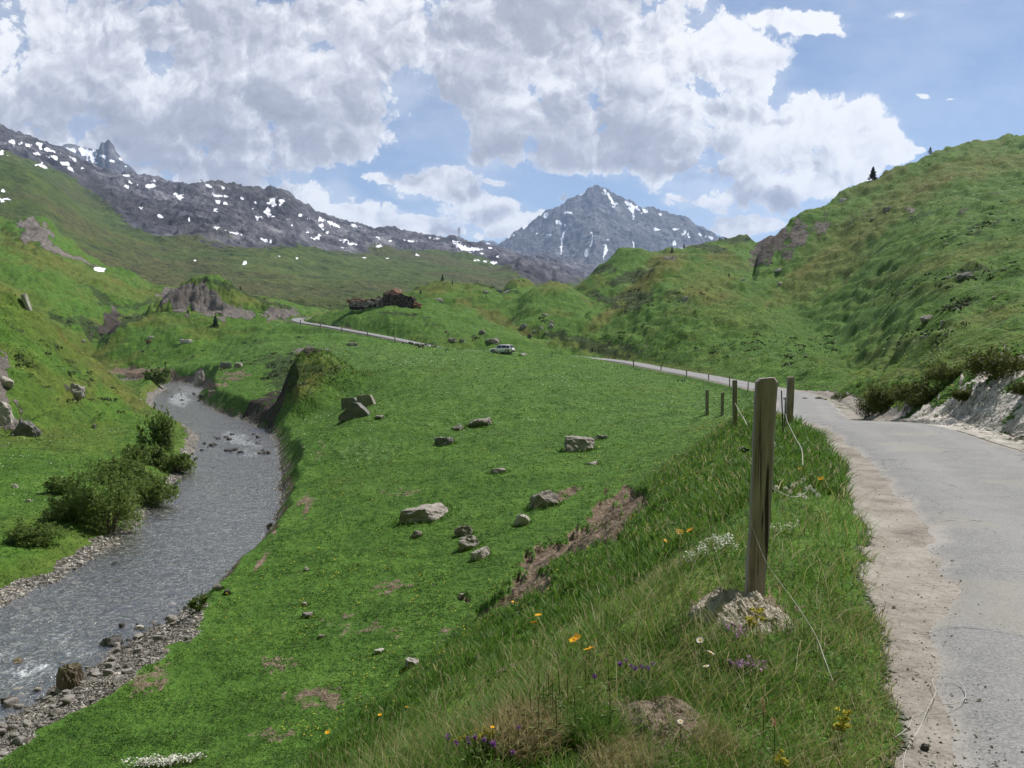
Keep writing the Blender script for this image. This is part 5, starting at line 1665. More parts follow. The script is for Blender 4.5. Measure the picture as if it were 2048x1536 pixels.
        o = blades_mesh(nm, x - p.x, y - p.y, z - p.z - .01, h * RNG.uniform(.5, 1.2, n), np.full(n, max(.003, .0009 * p.y)), RNG.uniform(.3, 1.1, n), RNG.uniform(tl, th, n), M[m], True, loc=p)
        tag(o, lab, 'grass tuft')
# ------------------------------------------------------------------ rocks
def rock_mesh(name, seed, m, dims=(1, 1, 1), planes=9, sub=4, rough=.15, squash=0.0):
    """faceted boulder of unit half-size scaled to dims (half extents)"""
    r = random.Random(seed)
    bm = bmesh.new()
    bmesh.ops.create_icosphere(bm, subdivisions=sub, radius=1.25)
    P = []
    for _ in range(planes):
        n = Vector((r.gauss(0, 1), r.gauss(0, 1), r.gauss(0, .8)))
        n.normalize()
        P.append((n, r.uniform(.62, .95)))
    P += [(Vector((0, 0, 1)), r.uniform(.55, .95)), (Vector((0, 0, -1)), .8)]
    for v in bm.verts:
        co = v.co.copy()
        for n, d in P:
            k = co.dot(n)
            if k > d:
                co -= n * (k - d) * .96
        v.co = co
    V = np.array([v.co[:] for v in bm.verts])
    nx = fbm(V[:, 0] * 1.6 + seed, V[:, 1] * 1.6 + V[:, 2] * 1.3, 4, seed % 50) * rough * 1.6
    nf = fbm(V[:, 0] * 6 + seed, V[:, 1] * 6 + V[:, 2] * 5, 3, seed % 40) * rough * .9
    L = np.linalg.norm(V, axis=1)
    V *= (1 + (nx + nf) / np.maximum(L, .2))[:, None]
    V /= np.abs(V).max(0)
    V *= np.array(dims)
    for v, c in zip(bm.verts, V):
        v.co = c
    me = bpy.data.meshes.new(name)
    bm.to_mesh(me)
    bm.free()
    me.polygons.foreach_set('use_smooth', [False] * len(me.polygons))
    me.materials.append(m)
    return me


STONE_SPOTS = []


def boulder(u, v, wp, hp, seed, m, label, name='boulder', cat='boulder', group=None, tilt=0, sink=.55, deep=.8, y0=2, y1=460, mesh=None, planes=9):
    p = hit(u, v, y0, y1)
    s = p.y / F
    w, h = wp * s, hp * s
    hh = h / (1 - sink * .5) * .62
    if cat == 'boulder' and 15 < p.y < 150 and p.z > WATER_Z + .5:
        STONE_SPOTS.append((p.x, p.y + w * .22 * deep, w))
    me = mesh or rock_mesh(name, seed, m, (w * .5, w * .5 * deep, hh), planes=planes)
    o = link(name, me, None, p + Vector((0, w * .22 * deep, h - hh)), 0)
    if tilt:
        o.rotation_euler = (0, math.radians(tilt), 0)
    return tag(o, label, cat, group)


def wedge_mesh(name, pts_front, depth, m, seed):
    """a slab with the outline given (x, z), thick towards +y, slightly rough"""
    bm = bmesh.new()
    a = [bm.verts.new((x, 0, z)) for x, z in pts_front]
    b = [bm.verts.new((x * .92 + .03, depth, z * .9)) for x, z in pts_front]
    bm.faces.new(a)
    bm.faces.new(list(reversed(b)))
    n = len(a)
    for i in range(n):
        bm.faces.new((a[(i + 1) % n], a[i], b[i], b[(i + 1) % n]))
    bmesh.ops.triangulate(bm, faces=bm.faces[:])
    bmesh.ops.subdivide_edges(bm, edges=bm.edges[:], cuts=5, use_grid_fill=True)
    V = np.array([v.co[:] for v in bm.verts])
    sc = max(abs(p) for q in pts_front for p in q)
    for k in range(3):
        V[:, k] += fbm(V[:, 0] / sc * 4 + seed + k * 7, V[:, 2] / sc * 4 + V[:, 1] / sc * 3, 4, seed + k) * .05 * sc
    for v, c in zip(bm.verts, V):
        v.co = c
    bmesh.ops.recalc_face_normals(bm, faces=bm.faces[:])
    me = bpy.data.meshes.new(name)
    bm.to_mesh(me)
    bm.free()
    me.materials.append(m)
    return me


def build_rocks():
    S, D, PA, WET, MO = M['stone'], M['stone_dark'], M['stone_pale'], M['stone_wet'], M['stone_mossy']
    g = 'boulders on the meadow'
    # the pyramid and the slabs behind it
    p = hit(708, 836)
    s = p.y / F
    tag(link('boulder', wedge_mesh('boulder', [(-33 * s, -6 * s), (34 * s, -6 * s), (33 * s, 3 * s), (5 * s, 30 * s), (-2 * s, 30 * s), (-30 * s, 4 * s)], 1.6, D, 3), None, p),
        'dark pyramid-shaped stone with a flat triangular face in the meadow', 'boulder', g)
    p = hit(701, 815)
    s = p.y / F
    o = link('boulder', wedge_mesh('boulder', [(-18 * s, -8 * s), (12 * s, -8 * s), (14 * s, 10 * s), (6 * s, 20 * s), (-19 * s, 18 * s)], 1.2, D, 5), None, p)
    tag(o, 'dark slab leaning behind the pyramid stone, on its left', 'boulder', g)
    p = hit(728, 815)
    s = p.y / F
    o = link('boulder', wedge_mesh('boulder', [(-16 * s, -8 * s), (22 * s, -8 * s), (21 * s, 4 * s), (12 * s, 25 * s), (-14 * s, 24 * s)], 1.4, S, 6), None, p)
    tag(o, 'broad grey slab behind the pyramid stone, on its right', 'boulder', g)
    L = [(762, 836, 24, 6, S, 0, 'small flat stone right beside the pyramid stone'),
         (957, 852, 54, 17, S, -8, 'long sloping brown stone with a white end in the meadow'),
         (917, 861, 26, 11, S, -12, 'small stone touching the left end of the long sloping stone'),
         (889, 890, 44, 18, D, 0, 'rounded grey boulder below the long sloping stone'),
         (1156, 902, 66, 28, S, 6, 'pale angular boulder biggest on the right part of the meadow'),
         (1200, 879, 32, 9, D, 0, 'low dark stone just behind the pale angular boulder'),
         (997, 947, 42, 11, S, -5, 'low flat stone alone in mid meadow below the rounded boulder'),
         (1185, 930, 30, 6, S, -10, 'thin flat stone half hidden at the embankment foot'),
         (850, 1040, 112, 26, S, -4, 'widest flat grey rock with a brown hollow in the meadow'),
         (1088, 1015, 70, 28, S, -22, 'jagged tilted slab rock on the embankment above the square block'),
         (1043, 1050, 36, 26, PA, 0, 'square block with pale flat top on the embankment'),
         (929, 1072, 38, 22, S, -35, 'tilted striped stone right of the widest flat rock'),
         (938, 1096, 48, 24, S, -14, 'flat slab lying between tilted stone and whitest slab'),
         (962, 1117, 44, 20, PA, -22, 'whitest narrow slab at the embankment foot'),
         (832, 1076, 24, 14, S, 8, 'small rounded stone below the widest flat rock'),
         (824, 1336, 40, 18, S, 8, 'lone brownish stone in the cropped grass near bottom centre'),
         (757, 1308, 22, 9, PA, -6, 'small pale round stone up and left of the lone brownish stone'),
         (615, 1237, 27, 12, S, 0, 'small stone on the cropped grass right of the stream shrub'),
         (609, 1212, 16, 7, PA, 0, 'tiny pale stone just above the small stone near the stream shrub'),
         (643, 1277, 16, 7, S, 0, 'tiny stone right below the small stone near the stream shrub'),
         (613, 1142, 10, 8, PA, 0, 'tiny tan stone alone on the smooth bright grass'),
         (922, 1197, 18, 10, PA, 0, 'tan clod lying at the foot of the bank scar')]
    for i, (u, v, w, h, m, t, lab) in enumerate(L):
        boulder(u, v, w, h, 20 + i, m, lab, group=g, tilt=t, deep=.75)
    g = 'boulders round the car and the knolls'
    L = [(988, 687, 38, 13, S, -8, 'large brown boulder directly above the parked car'), (1058, 676, 11, 10, D, 0, 'small dark cubic boulder right above the parked car'),
         (1103, 655, 13, 8, PA, 0, 'upper boulder base of the stacked pair right of the car'), (1103, 648, 11, 7, PA, 0, 'small boulder on top of the stacked pair right of the car'),
         (1084, 657, 9, 4, PA, 0, 'small pale stone left of the stacked pair'), (1092, 668, 8, 6, PA, -25, 'small leaning pale stone below the stacked pair'), (1070, 664, 8, 4, PA, 0, 'pale stone between dark cubic boulder and stacked pair'),
         (1047, 656, 16, 8, S, -20, 'grey slab stone by the gully mouth behind the car'), (925, 684, 14, 6, S, 10, 'small boulder left of the large brown boulder'), (904, 683, 20, 8, S, 0, 'boulder farther left of the large brown boulder, low in the grass'),
         (965, 667, 14, 9, S, -10, 'boulder up the knoll slope above the large brown boulder'), (893, 665, 10, 5, S, 0, 'small boulder on the knoll slope below the ruin'), (1090, 631, 18, 5, PA, -6, 'pale flat outcrop stone in the hollow below the domed knoll'),
         (878, 602, 22, 6, PA, -4, 'pale bare patch of rock right of the ruin'), (1000, 585, 13, 6, D, 0, 'dark boulder in the saddle between the knolls'), (1015, 586, 13, 6, PA, 0, 'pale boulder right of the dark saddle boulder'),
         (970, 585, 16, 4, PA, 0, 'pale flat stone left of the dark saddle boulder'), (705, 692, 24, 7, S, 0, 'flat boulder in the meadow below the far road'), (655, 706, 11, 9, PA, -15, 'pale boulder between the crag and the far road'),
         (1010, 707, 10, 4, PA, 0, 'pale stone in the grass right under the car'), (1045, 711, 14, 4, PA, 0, 'pale flat stone in the grass right of the car')]
    for i, (u, v, w, h, m, t, lab) in enumerate(L):
        boulder(u, v, w, h, 60 + i, m, lab, group=g, tilt=t, deep=.7, y0=120)
    g = 'boulders on the right hillside'
    L = [(1371, 601, 14, 8, PA, 0, 'pale boulder on the smooth slope under the middle ridge'), (1560, 570, 14, 6, PA, 0, 'pale boulder low in the hollow below the cliff'), (1487, 561, 15, 4, PA, 0, 'thin pale slab near the head of the hollow'),
         (1687, 403, 20, 8, PA, -10, 'pale outcrop boulder near the right hill skyline'), (1777, 421, 20, 9, S, -8, 'grey outcrop boulder below the skyline pine'), (1560, 541, 19, 5, PA, -8, 'pale stones at the foot of the cliff'),
         (1857, 640, 32, 9, S, -12, 'long flat boulder on the lower right slope'), (1889, 648, 14, 10, PA, -15, 'small pale upright boulder beside the long flat one'), (1932, 556, 32, 10, D, -15, 'dark low outcrop on the right slope'),
         (1612, 715, 7, 6, PA, 0, 'small white stone on the slope above the road'), (1640, 800, 22, 9, PA, -20, 'tan slab at the right edge of the far road bend'), (1745, 440, 10, 4, PA, -20, 'small pale stone halfway up the right hill'), (1990, 598, 12, 6, PA, -10, 'small pale stone in the grass at far right')]
    for i, (u, v, w, h, m, t, lab) in enumerate(L):
        boulder(u, v, w, h, 90 + i, m, lab, group=g, tilt=t, deep=.8, y0=28)
    g = 'rocks on the left bank and slope'
    L = [(54, 618, 16, 34, PA, -22, 'tall pale rock standing on the left slope skyline'), (186, 857, 12, 9, PA, 0, 'small pale rock at the foot of the left slope'), (-4, 846, 60, 40, PA, -20, 'whitish rock at the left edge of the photo'), (10, 772, 34, 16, PA, 25, 'upper whitish rock at the left edge, above the other one'),
         (50, 872, 60, 30, D, 20, 'dark rock rib sloping down from the whitish rock at left edge'), (398, 772, 24, 32, S, 0, 'upright brown rock guarding the stream bend upstream'), (450, 738, 24, 14, D, 0, 'dark boulder on the bank top above the upright brown rock'),
         (478, 735, 22, 10, S, 0, 'greyer boulder right of the dark bank-top boulder'), (426, 790, 24, 9, S, 0, 'flat boulder at the water beside the upright brown rock'), (372, 686, 32, 9, PA, 0, 'pale outcrop on the front of the left knoll'),
         (165, 684, 10, 5, PA, 0, 'white stone in the hollow left of the knoll'), (300, 677, 14, 6, PA, 0, 'small pale stone on the crest of the left knoll face'), (298, 686, 13, 7, M['seed'], 0, 'rust-red stone on the left knoll face'),
         (28, 975, 16, 8, PA, 0, 'pale stone in the left meadow near the photo edge'), (55, 1005, 12, 6, PA, 0, 'smaller pale stone right of it in the left meadow'), (150, 790, 40, 22, S, 25, 'grey rocky rib halfway up the left slope')]
    for i, (u, v, w, h, m, t, lab) in enumerate(L):
        boulder(u, v, w, h, 120 + i, m, lab, 'rock', 'rock', g, tilt=t, deep=.7, y0=30)
    g = 'boulders in the stream'
    L = [(527, 911, 26, 10, WET, -8, 'dark wet boulder under the right bank at the rapids'), (482, 912, 20, 9, WET, 6, 'smaller dark wet boulder left of the bank boulder at the rapids'), (214, 1297, 56, 20, WET, -6, 'long dark flat stone in the shallows at lower left'),
         (137, 1380, 58, 52, MO, 0, 'mossy brown boulder between water and gravel bar'), (276, 1261, 22, 10, PA, 0, 'tan stone standing out of the water above the long dark stone'), (28, 1340, 44, 20, MO, 0, 'yellow-brown boulder splashed by white water at left edge'),
         (226, 1132, 24, 8, WET, -10, 'dark stone in the riffle beyond the gravel bank'), (425, 937, 10, 4, WET, 0, 'small dark stone in the smooth water below the rapids'), (435, 1180, 24, 12, S, 0, 'brown stone at the right bank beside the airy shrub'),
         (452, 1190, 18, 9, WET, 0, 'wet stone below the brown one beside the airy shrub'), (15, 1410, 30, 16, WET, 0, 'wet grey stone at the head of the gravel bar, left edge'), (213, 1225, 20, 8, WET, 0, 'low dark stone breaking the surface mid stream'),
         (540, 1058, 14, 12, WET, 0, 'dark clod fallen from the right bank'), (405, 795, 20, 8, WET, 0, 'dark stone at the outlet of the upper rapids'), (365, 812, 12, 5, WET, 0, 'small dark stone in the middle of the upper rapids')]
    for i, (u, v, w, h, m, t, lab) in enumerate(L):
        boulder(u, v, w, h, 150 + i, m, lab, 'boulder', 'boulder', g, tilt=t, deep=.8)
    for (u0, v0, du, dv_, n, lab, gg) in [(470, 893, 70, 22, 26, 'one of the small dark stones breaking the surface in the shallow riffle', 'small dark stones in the riffle'),
                                          (375, 800, 36, 18, 12, 'one of the small dark stones in the upper rapids', 'small dark stones in the upper rapids'),
                                          (300, 1285, 60, 34, 26, 'one of the wet stones in the shallows beside the gravel bar', 'wet stones in the shallows by the gravel bar')]:
        pr = [rock_mesh('stone', 700 + i, WET, (.5, .38, .24), planes=6, sub=3) for i in range(4)]
        for i in range(n):
            q = hit(u0 + random.uniform(-du, du), v0 + random.uniform(-dv_, dv_), 15, 200)
            if float(survey(q.x, q.y, ('z',))[0]) > WATER_Z + .15:
                continue
            k = random.uniform(.25, .75) * (q.y / 60) ** .4
            o = link('stone', pr[i % 4], None, (q.x, q.y, WATER_Z + .03 * k))
            o.rotation_euler = (0, random.uniform(-.2, .2), random.uniform(0, 6))
            o.scale = (k, k * random.uniform(.7, 1), k)
            tag(o, lab, 'stone', gg)
    # earth mound under the near post and the dry hump below it
    def mound(u, v, wpx, dy, h, m, seed, lab):
        c = hit(u, v)
        rx = wpx * c.y / F * .5
        nr, na = 40, 96
        R = np.linspace(0, 1, nr)[:, None]
        A = np.linspace(0, 2 * np.pi, na, endpoint=False)[None]
        edge = 1 + .22 * fbm(np.cos(A) * 1.6 + seed, np.sin(A) * 1.6, 4, seed)
        X = R * np.cos(A) * rx * edge
        Y = R * np.sin(A) * dy * edge
        gz = survey((c.x + X).ravel(), (c.y + Y).ravel()).reshape(X.shape)
        prof = (1 - R ** 2.4) ** .75 * (1 + .25 * fbm(X * 5, Y * 5, 3, seed + 2))
        crag = .55 * h * fbm(X * 9 + seed, Y * 9, 5, seed + 4, .62) * (1 - R ** 4) + .25 * h * (ridged(X * 14, Y * 14, 3, seed + 6) - .4) * (1 - R ** 4)
        Z = gz + h * prof + crag - .03 * R ** 3 - c.z
        V = np.stack([X + 0 * Z, Y + 0 * Z, Z], -1).reshape(-1, 3)
        i = np.arange(nr * na).reshape(nr, na)
        k = np.roll(i, -1, 1)
        Q = np.stack([i[:-1], i[1:], k[1:], k[:-1]], -1).reshape(-1, 4)
        tag(link('earth_mound', np_mesh('earth_mound', V, [Q], [m]), None, c), lab, 'mound')
    mound(1478, 1240, 225, .28, .13, M['marl'], 31, 'pale crumbly earth mound below the near fence post')
    mound(1330, 1450, 210, .26, .07, M['marl_dark'], 37, 'brown dry earth hump with roots at bottom, right of the dark green tuft')
    # ---- stream pebbles: individuals, largest on the two gravel bars
    protos = [rock_mesh('stone', 300 + i, M['pebble'], (.5, .36, .26), planes=7, sub=3, rough=.08) for i in range(9)]
    for q in protos:
        q.polygons.foreach_set('use_smooth', [True] * len(q.polygons))
    n = 0
    pts = []
    tries = 0
    rr = random.Random(77)
    while n < 230 and tries < 9000:
        tries += 1
        if n < 150:
            y = 1 / rr.uniform(1 / 30, 1 / 17.5)
            side = -1
        else:
            y = 1 / rr.uniform(1 / 58, 1 / 24)
            side = 1
        cx = float(np.interp(y, RIVER[:, 1][:40], RIVER[:, 0][:40]))
        off = rr.uniform(2.6, 7.2) if side < 0 else rr.uniform(3.3, 5.3)
        x = cx - side * off
        st, z, dv = survey(x, y, ('stones', 'z', 'dv'))
        if st[0] < .45 or z[0] < WATER_Z - .28:
            continue
        u, v = proj(x, y, z[0])
        if u < -30 or v > 1570:
            continue
        size = (.12 + .34 * rr.random() ** 2.4) * (1.1 if side < 0 else .75)
        if any((x - a) ** 2 + (y - b) ** 2 < (.42 * (size + c)) ** 2 for a, b, c in pts):
            continue
        pts.append((x, y, size))
        o = link('stone', protos[n % 9], None, (x, y, z[0] + size * .12), rr.uniform(0, 6.28))
        o.rotation_euler = (rr.uniform(-.25, .25), rr.uniform(-.25, .25), rr.uniform(0, 6.28))
        o.scale = (size, size * rr.uniform(.8, 1.2), size * rr.uniform(.8, 1.2))
        if side < 0:
            tag(o, 'one of the grey stones on the gravel bar at lower left, right bank', 'stone', 'stones of the gravel bar at lower left')
        else:
            tag(o, 'one of the pale stones along the left bank water edge', 'stone', 'stones along the left bank')
        n += 1
    # small shingle between them, and grit on the road edges: nobody could count it
    def shingle(name, x, y, z, s, m):
        base = np.array([(1, 0, 0), (-.5, .8, 0), (-.5, -.8, 0), (0, 0, .6), (.1, .1, -.5)], float)
        tri = np.array([(0, 1, 3), (1, 2, 3), (2, 0, 3), (1, 0, 4), (2, 1, 4), (0, 2, 4)])
        k = len(x)
        a = RNG.uniform(0, 6.28, k)
        J = base[None] * RNG.uniform(.6, 1.3, (k, 5, 3))
        X = J[:, :, 0] * np.cos(a)[:, None] - J[:, :, 1] * np.sin(a)[:, None]
        Y = J[:, :, 0] * np.sin(a)[:, None] + J[:, :, 1] * np.cos(a)[:, None]
        V = np.stack([x[:, None] + X * s[:, None], y[:, None] + Y * s[:, None], z[:, None] + J[:, :, 2] * s[:, None]], 2).reshape(-1, 3)
        T = (np.arange(k)[:, None, None] * 5 + tri[None]).reshape(-1, 3)
        tag(link(name, np_mesh(name, V, [T], [m])), kind='stuff')
    x, y = scatter(60000, 16, 90, -.75, 0)
    st, z, dv, rk = survey(x, y, ('stones', 'z', 'dv', 'rock'))
    k = (st > .5) & (np.abs(dv) > 2.9) & (z > WATER_Z - .2)
    x, y, z = x[k], y[k], z[k]
    shingle('shingle', x, y, z + .01, RNG.uniform(.018, .07, len(x)) * np.clip(y / 28, .8, 2), M['pebble'])
    x, y = scatter(42000, 2.2, 34, -.2, .85)
    gr, z, dr = survey(x, y, ('gravel', 'z', 'dr'))
    k = (gr > .45) & (np.abs(dr) > 1.15) & (RNG.random(len(x)) < .4 + .5 * fbm(x * 2, y * 2, 3, 251))
    x, y, z, dr = x[k], y[k], z[k], dr[k]
    z = z + np.where(np.abs(dr) < 1.5, .035, .004)
    sz = .0022 + .011 * RNG.random(len(x)) ** 7 + .00025 * y
    shingle('road_grit', x, y, z, sz, M['stone_pale'])
    # loose stones of the chalky cutting
    x, y = scatter(30000, 15, 34, .40, .80)
    gr, z, dr = survey(x, y, ('gravel', 'z', 'dr'))
    k = (gr > .4) & (dr < -1.9) & (RNG.random(len(x)) < .25 + .5 * fbm(x * 1.5, y * 1.5, 3, 253))
    shingle('cutting_rubble', x[k], y[k], z[k], .012 + .07 * RNG.random(k.sum()) ** 5, M['stone_pale'])
    x, y = scatter(9000, 2.2, 26, -.1, .75)
    dr, _ = path_dist(x, y, ROAD)
    zr = path_dist(x, y, ROAD)[1]
    k = (np.abs(dr) < 1.75) & (np.abs(dr) > .5) & (RNG.random(len(x)) < .1 + .9 * sstep(.0, .4, fbm(x * 1.1, y * 1.1, 3, 261)))
    shingle('dark_grit', x[k], y[k], zr[k] + .045, .002 + .007 * RNG.random(k.sum()) ** 5 + .00025 * y[k], M['stone_wet'])
    # a few countable stones by the road
    for (u, v, w, h, m, lab) in [(1852, 1503, 22, 11, WET, 'dark stone lying on the road edge beside the loose cord'), (1788, 1218, 9, 7, PA, 'small white stone on the bare verge'), (1670, 950, 26, 8, PA, 'pale flat stone on the verge behind the flowers'),
                              (1612, 800, 14, 6, PA, 'tan stone at the outer side of the road bend')]:
        boulder(u, v, w, h, 400 + int(u) % 50, m, lab, 'stone', 'stone', 'stones beside the road')


# ------------------------------------------------------------------ fence
def post_mesh(name, base_w, top_w, depth, h, lean, chamfer, seed):
    bm = bmesh.new()
    n = 14
    rings = []
    rr = random.Random(seed)
    for i in range(n + 1):
        t = i / n
        z = -.35 + (h + .35) * t
        w = base_w + (top_w - base_w) * t
        x0 = lean * max(0, z) / h
        wob = .0035 * math.sin(t * 9 + seed) + rr.uniform(-.0015, .0015)
        c = .010
        d = depth
        ring = []
        for (sx, sy) in ((-1, -1), (1, -1), (1, 1), (-1, 1)):
            for (ox, oy) in (((0, 1), (1, 0)) if sx * sy > 0 else ((1, 0), (0, 1))):
                ring.append(bm.verts.new((x0 + wob + sx * (w / 2 - ox * c), sy * (d / 2 - oy * c), z)))
        rings.append(ring)
    for a, b in zip(rings[:-1], rings[1:]):
        for k in range(8):
            bm.faces.new((a[k], a[(k + 1) % 8], b[(k + 1) % 8], b[k]))
    top = rings[-1]
    cap = []
    for v in top:
        cx = lean
        dx = (v.co.x - cx)
        cap.append(bm.verts.new((cx + dx * (1 - chamfer), v.co.y * (1 - chamfer * .6), h + (.024 if chamfer > .2 else .012) + .006 * dx / max(base_w, .01))))
    for k in range(8):
        bm.faces.new((top[k], top[(k + 1) % 8], cap[(k + 1) % 8], cap[k]))
    bm.faces.new(cap)
    bmesh.ops.recalc_face_normals(bm, faces=bm.faces[:])
    me = bpy.data.meshes.new(name)
    bm.to_mesh(me)
    bm.free()
    me.materials.append(M['wood'])
    return me


def cord(name, pts, r, m, label, cat, parent=None, sides=6, n=8, group=None):
    P = catmull(pts, n)
    V, Q = tube_geo(P, r, sides)
    o = link(name, np_mesh(name, V, [Q], [m], None, True), parent)
    if parent is None:
        tag(o, label, cat, group)
    return o


def ray(u, v, y):
    e = float(e_of(v))
    return Vector((float(a_of(u, e)) * y, y, e * y))


def insulator(root, at, size, direction):
    """black ring insulator on a screw: ring > screw"""
    d = Vector(direction).normalized()
    th = np.linspace(0, 2 * math.pi, 17)
    side = d.cross(Vector((0, 1, 0))).normalized()
    if side.length < .1:
        side = Vector((0, 0, 1))
    c = Vector(at) + d * size * 2.0
    ring = [tuple(c + d * (size * .62 * math.cos(a)) + Vector((0, 0, 1)) * (size * .62 * math.sin(a)) + Vector((0, .012 * math.sin(a), 0))) for a in th]
    V, Q = tube_geo(ring, size * .26, 8)
    G = [(V, Q), tube_geo([tuple(Vector(at) + d * size * .25), tuple(Vector(at) + d * size * 1.4)], [size * .30, size * .42], 8)]
    V, Q = merge_geo(G)
    o = link('insulator', np_mesh('insulator', V, [Q], [M['black']], None, True), root)
    V, Q = tube_geo([tuple(Vector(at) - d * size * .5), tuple(Vector(at) + d * size * .6)], size * .13, 6)
    link('screw', np_mesh('screw', V, [Q], [M['steel']], None, True), o)
    return c


def build_fence():
    g = 'wooden fence posts along the embankment'
    y = 4.75
    b = ray(1509, 1168, y)
    gz = float(survey(b.x, b.y)[0])
    top = ray(1533, 757, y)
    root = tag(empty('fence_post', (b.x, b.y, gz)), 'nearest thick leaning timber fence post with chamfered top and black ring insulator', 'fence post', g)
    h = top.z - gz
    lean = top.x - b.x
    o = link('timber', post_mesh('timber', .104, .122, .085, h - .02, lean, .30, 3), root)
    o.rotation_euler = (0, 0, math.radians(-9))
    q = ray(1500, 900, y - .03) - Vector((b.x, b.y, gz))
    ic = insulator(root, q, .020, (-1, -.15, .05))
    for (u, vt, vb, wpx, yy, ln, lab) in [(1578, 755, 862, 12.5, 19.0, .02, 'second fence post on the verge, straight and square, right of the nearest one'),
                                          (1470, 761, 842, 8.5, 24.0, -.03, 'third wooden fence post, left of the nearest one, with cord'),
                                          (1414, 780, 830, 6, 33, -.02, 'small far wooden post leftmost on the embankment crest'),
                                          (1444, 785, 830, 5.5, 38, .02, 'fainter wooden post between leftmost post and third post')]:
        b2 = ray(u, vb, yy)
        t2 = ray(u, vt, yy)
        if yy > 30:
            yy = hit(u, vb, 20, 90).y
            b2, t2 = ray(u, vb, yy), ray(u, vt, yy)
        gz2 = float(survey(b2.x, b2.y)[0])
        r2 = tag(empty('fence_post', (b2.x, b2.y, gz2)), lab, 'fence post', g)
        w = wpx * yy / F
        link('timber', post_mesh('timber', w, w, w * .9, max(.5, t2.z - gz2), ln, .12, int(u)), r2)
        if yy < 30:
            insulator(r2, Vector((-w * .5 if u > 1500 else w * .5, 0, (t2.z - gz2) * .56)), .03, (-1 if u > 1500 else 1, -.2, 0))
    gs = 'thin fence stakes along the far road'
    for (u, vt, vb, lab) in [(1104, 702, 712, 'thin stake where the far road vanishes behind the meadow'), (1267, 720, 734, 'thin stake on the road edge at mid distance, leftmost of the near row'), (1322, 729, 742, 'thin stake second in the row along the road edge'),
                             (1373, 740, 753, 'thin stake third in the row along the road edge'), (1417, 747, 761, 'thin stake fourth in the row, just above the leftmost wooden post'), (1459, 753, 774, 'thin stake fifth in the row, close left of the third wooden post'), (1496, 765, 783, 'thin stake in front of the road behind the nearest post'),
                             (601, 640, 653, 'thin stake at the inside of the far left road bend'), (641, 647, 658, 'thin stake next right of the bend on the far left road'), (684, 654, 663, 'thin stake midway along the far left road'), (735, 662, 673, 'taller thin stake along the far left road'), (790, 671, 685, 'thin stake near the low end of the far left road')]:
        p = hit(u, vb, 30, 300)
        s = p.y / F
        tag(link('fence_stake', post_mesh('fence_stake', 2.0 * s, 2.0 * s, 1.6 * s, (vb - vt) * s, 0, .1, int(u)), None, p), lab, 'fence stake', gs)
    gb = 'thin dark electric fence stakes'
    for (u, vt, vb, yy, ln, lab) in [(1562, 781, 828, 15, .06, 'slanting thin dark stake just left of the second fence post'), (1570, 795, 830, 17, 0, 'short thin dark stake touching the second fence post')]:
        b2, t2 = ray(u, vb, yy), ray(u, vt, yy)
        gz2 = float(survey(b2.x, b2.y)[0])
        V, Q = tube_geo([(ln, 0, -.1), (0, 0, t2.z - gz2)], .012, 8)
        tag(link('fence_stake', np_mesh('fence_stake', V, [Q], [M['black']], None, True), None, (b2.x, b2.y, gz2)), lab, 'fence stake', gb)
    # cords
    R = M['rope']
    cord('rope', [ray(1489, 912, y - .05), ray(1484, 932, y - .06), ray(1489, 958, y - .08), ray(1498, 984, y - .10), ray(1494, 1004, y - .12), ray(1500, 1040, y - .14), ray(1530, 1120, y - .20), ray(1560, 1165, y - .30),
                        ray(1592, 1208, y - .45), ray(1630, 1268, y - .70), ray(1650, 1320, y - .95), ray(1666, 1362, y - 1.12)], .0017, R, 'pale slack fence cord hanging across the nearest post down into the grass', 'cord')
    cord('rope', [ray(1486, 910, y - .03), ray(1497, 922, y + .05), ray(1510, 935, y + .25), ray(1535, 968, y + .8), ray(1560, 985, y + 1.2), ray(1590, 994, y + 1.7), ray(1612, 985, y + 2.2)], .0024, R, 'pale fence cord passing behind the nearest post over the white clover', 'cord')
    cord('rope', [ray(1568, 812, 18.9), ray(1574, 840, 17), ray(1582, 858, 14.5), ray(1592, 878, 12.5), ray(1603, 898, 11), ray(1606, 930, 9.6)], .0042, R, 'pale fence cord running down from the second fence post', 'cord')
    cord('rope', [ray(1470, 806, 23.9), ray(1478, 822, 23), ray(1487, 836, 21), ray(1494, 850, 19)], .008, R, 'short pale cord slanting down from the third fence post', 'cord')
    cord('rope', [ray(1489, 1095, y - .03), ray(1490, 1120, y - .04), ray(1491, 1155, y - .05)], .003, R, 'short frayed cord end hanging at the foot of the nearest post', 'cord')
    pts = []
    for (u, v) in [(1806, 1580), (1808, 1516), (1822, 1485), (1843, 1450), (1858, 1425), (1871, 1401), (1868, 1386), (1864, 1374), (1878, 1365), (1906, 1373), (1924, 1386), (1931, 1403), (1926, 1416), (1905, 1424), (1871, 1427), (1842, 1430), (1826, 1436), (1818, 1455), (1803, 1468), (1785, 1481)]:
        p = hit(u, v)
        d, zr = path_dist(np.array([p.x]), np.array([p.y]), ROAD)
        lift = .030 + .035 * (1 - min(1, abs(d[0]) / 1.5) ** 2) if abs(d[0]) < 1.5 else 0
        pts.append((p.x, p.y, max(p.z, zr[0] + lift if abs(d[0]) < 1.55 else -99) + .002))
    cord('rope', pts, .0016, R, 'thin white cord lying in a loop on the road edge, bottom right', 'cord')
    p0, p1 = hit(1772, 1466), hit(1808, 1500)
    cord('twig', [p0 + Vector((0, 0, .006)), (p0 + p1) * .5 + Vector((0, 0, .014)), p1 + Vector((0, 0, .02))], .003, M['seed'], 'dry straw lying on the grit beside the loose cord', 'twig')


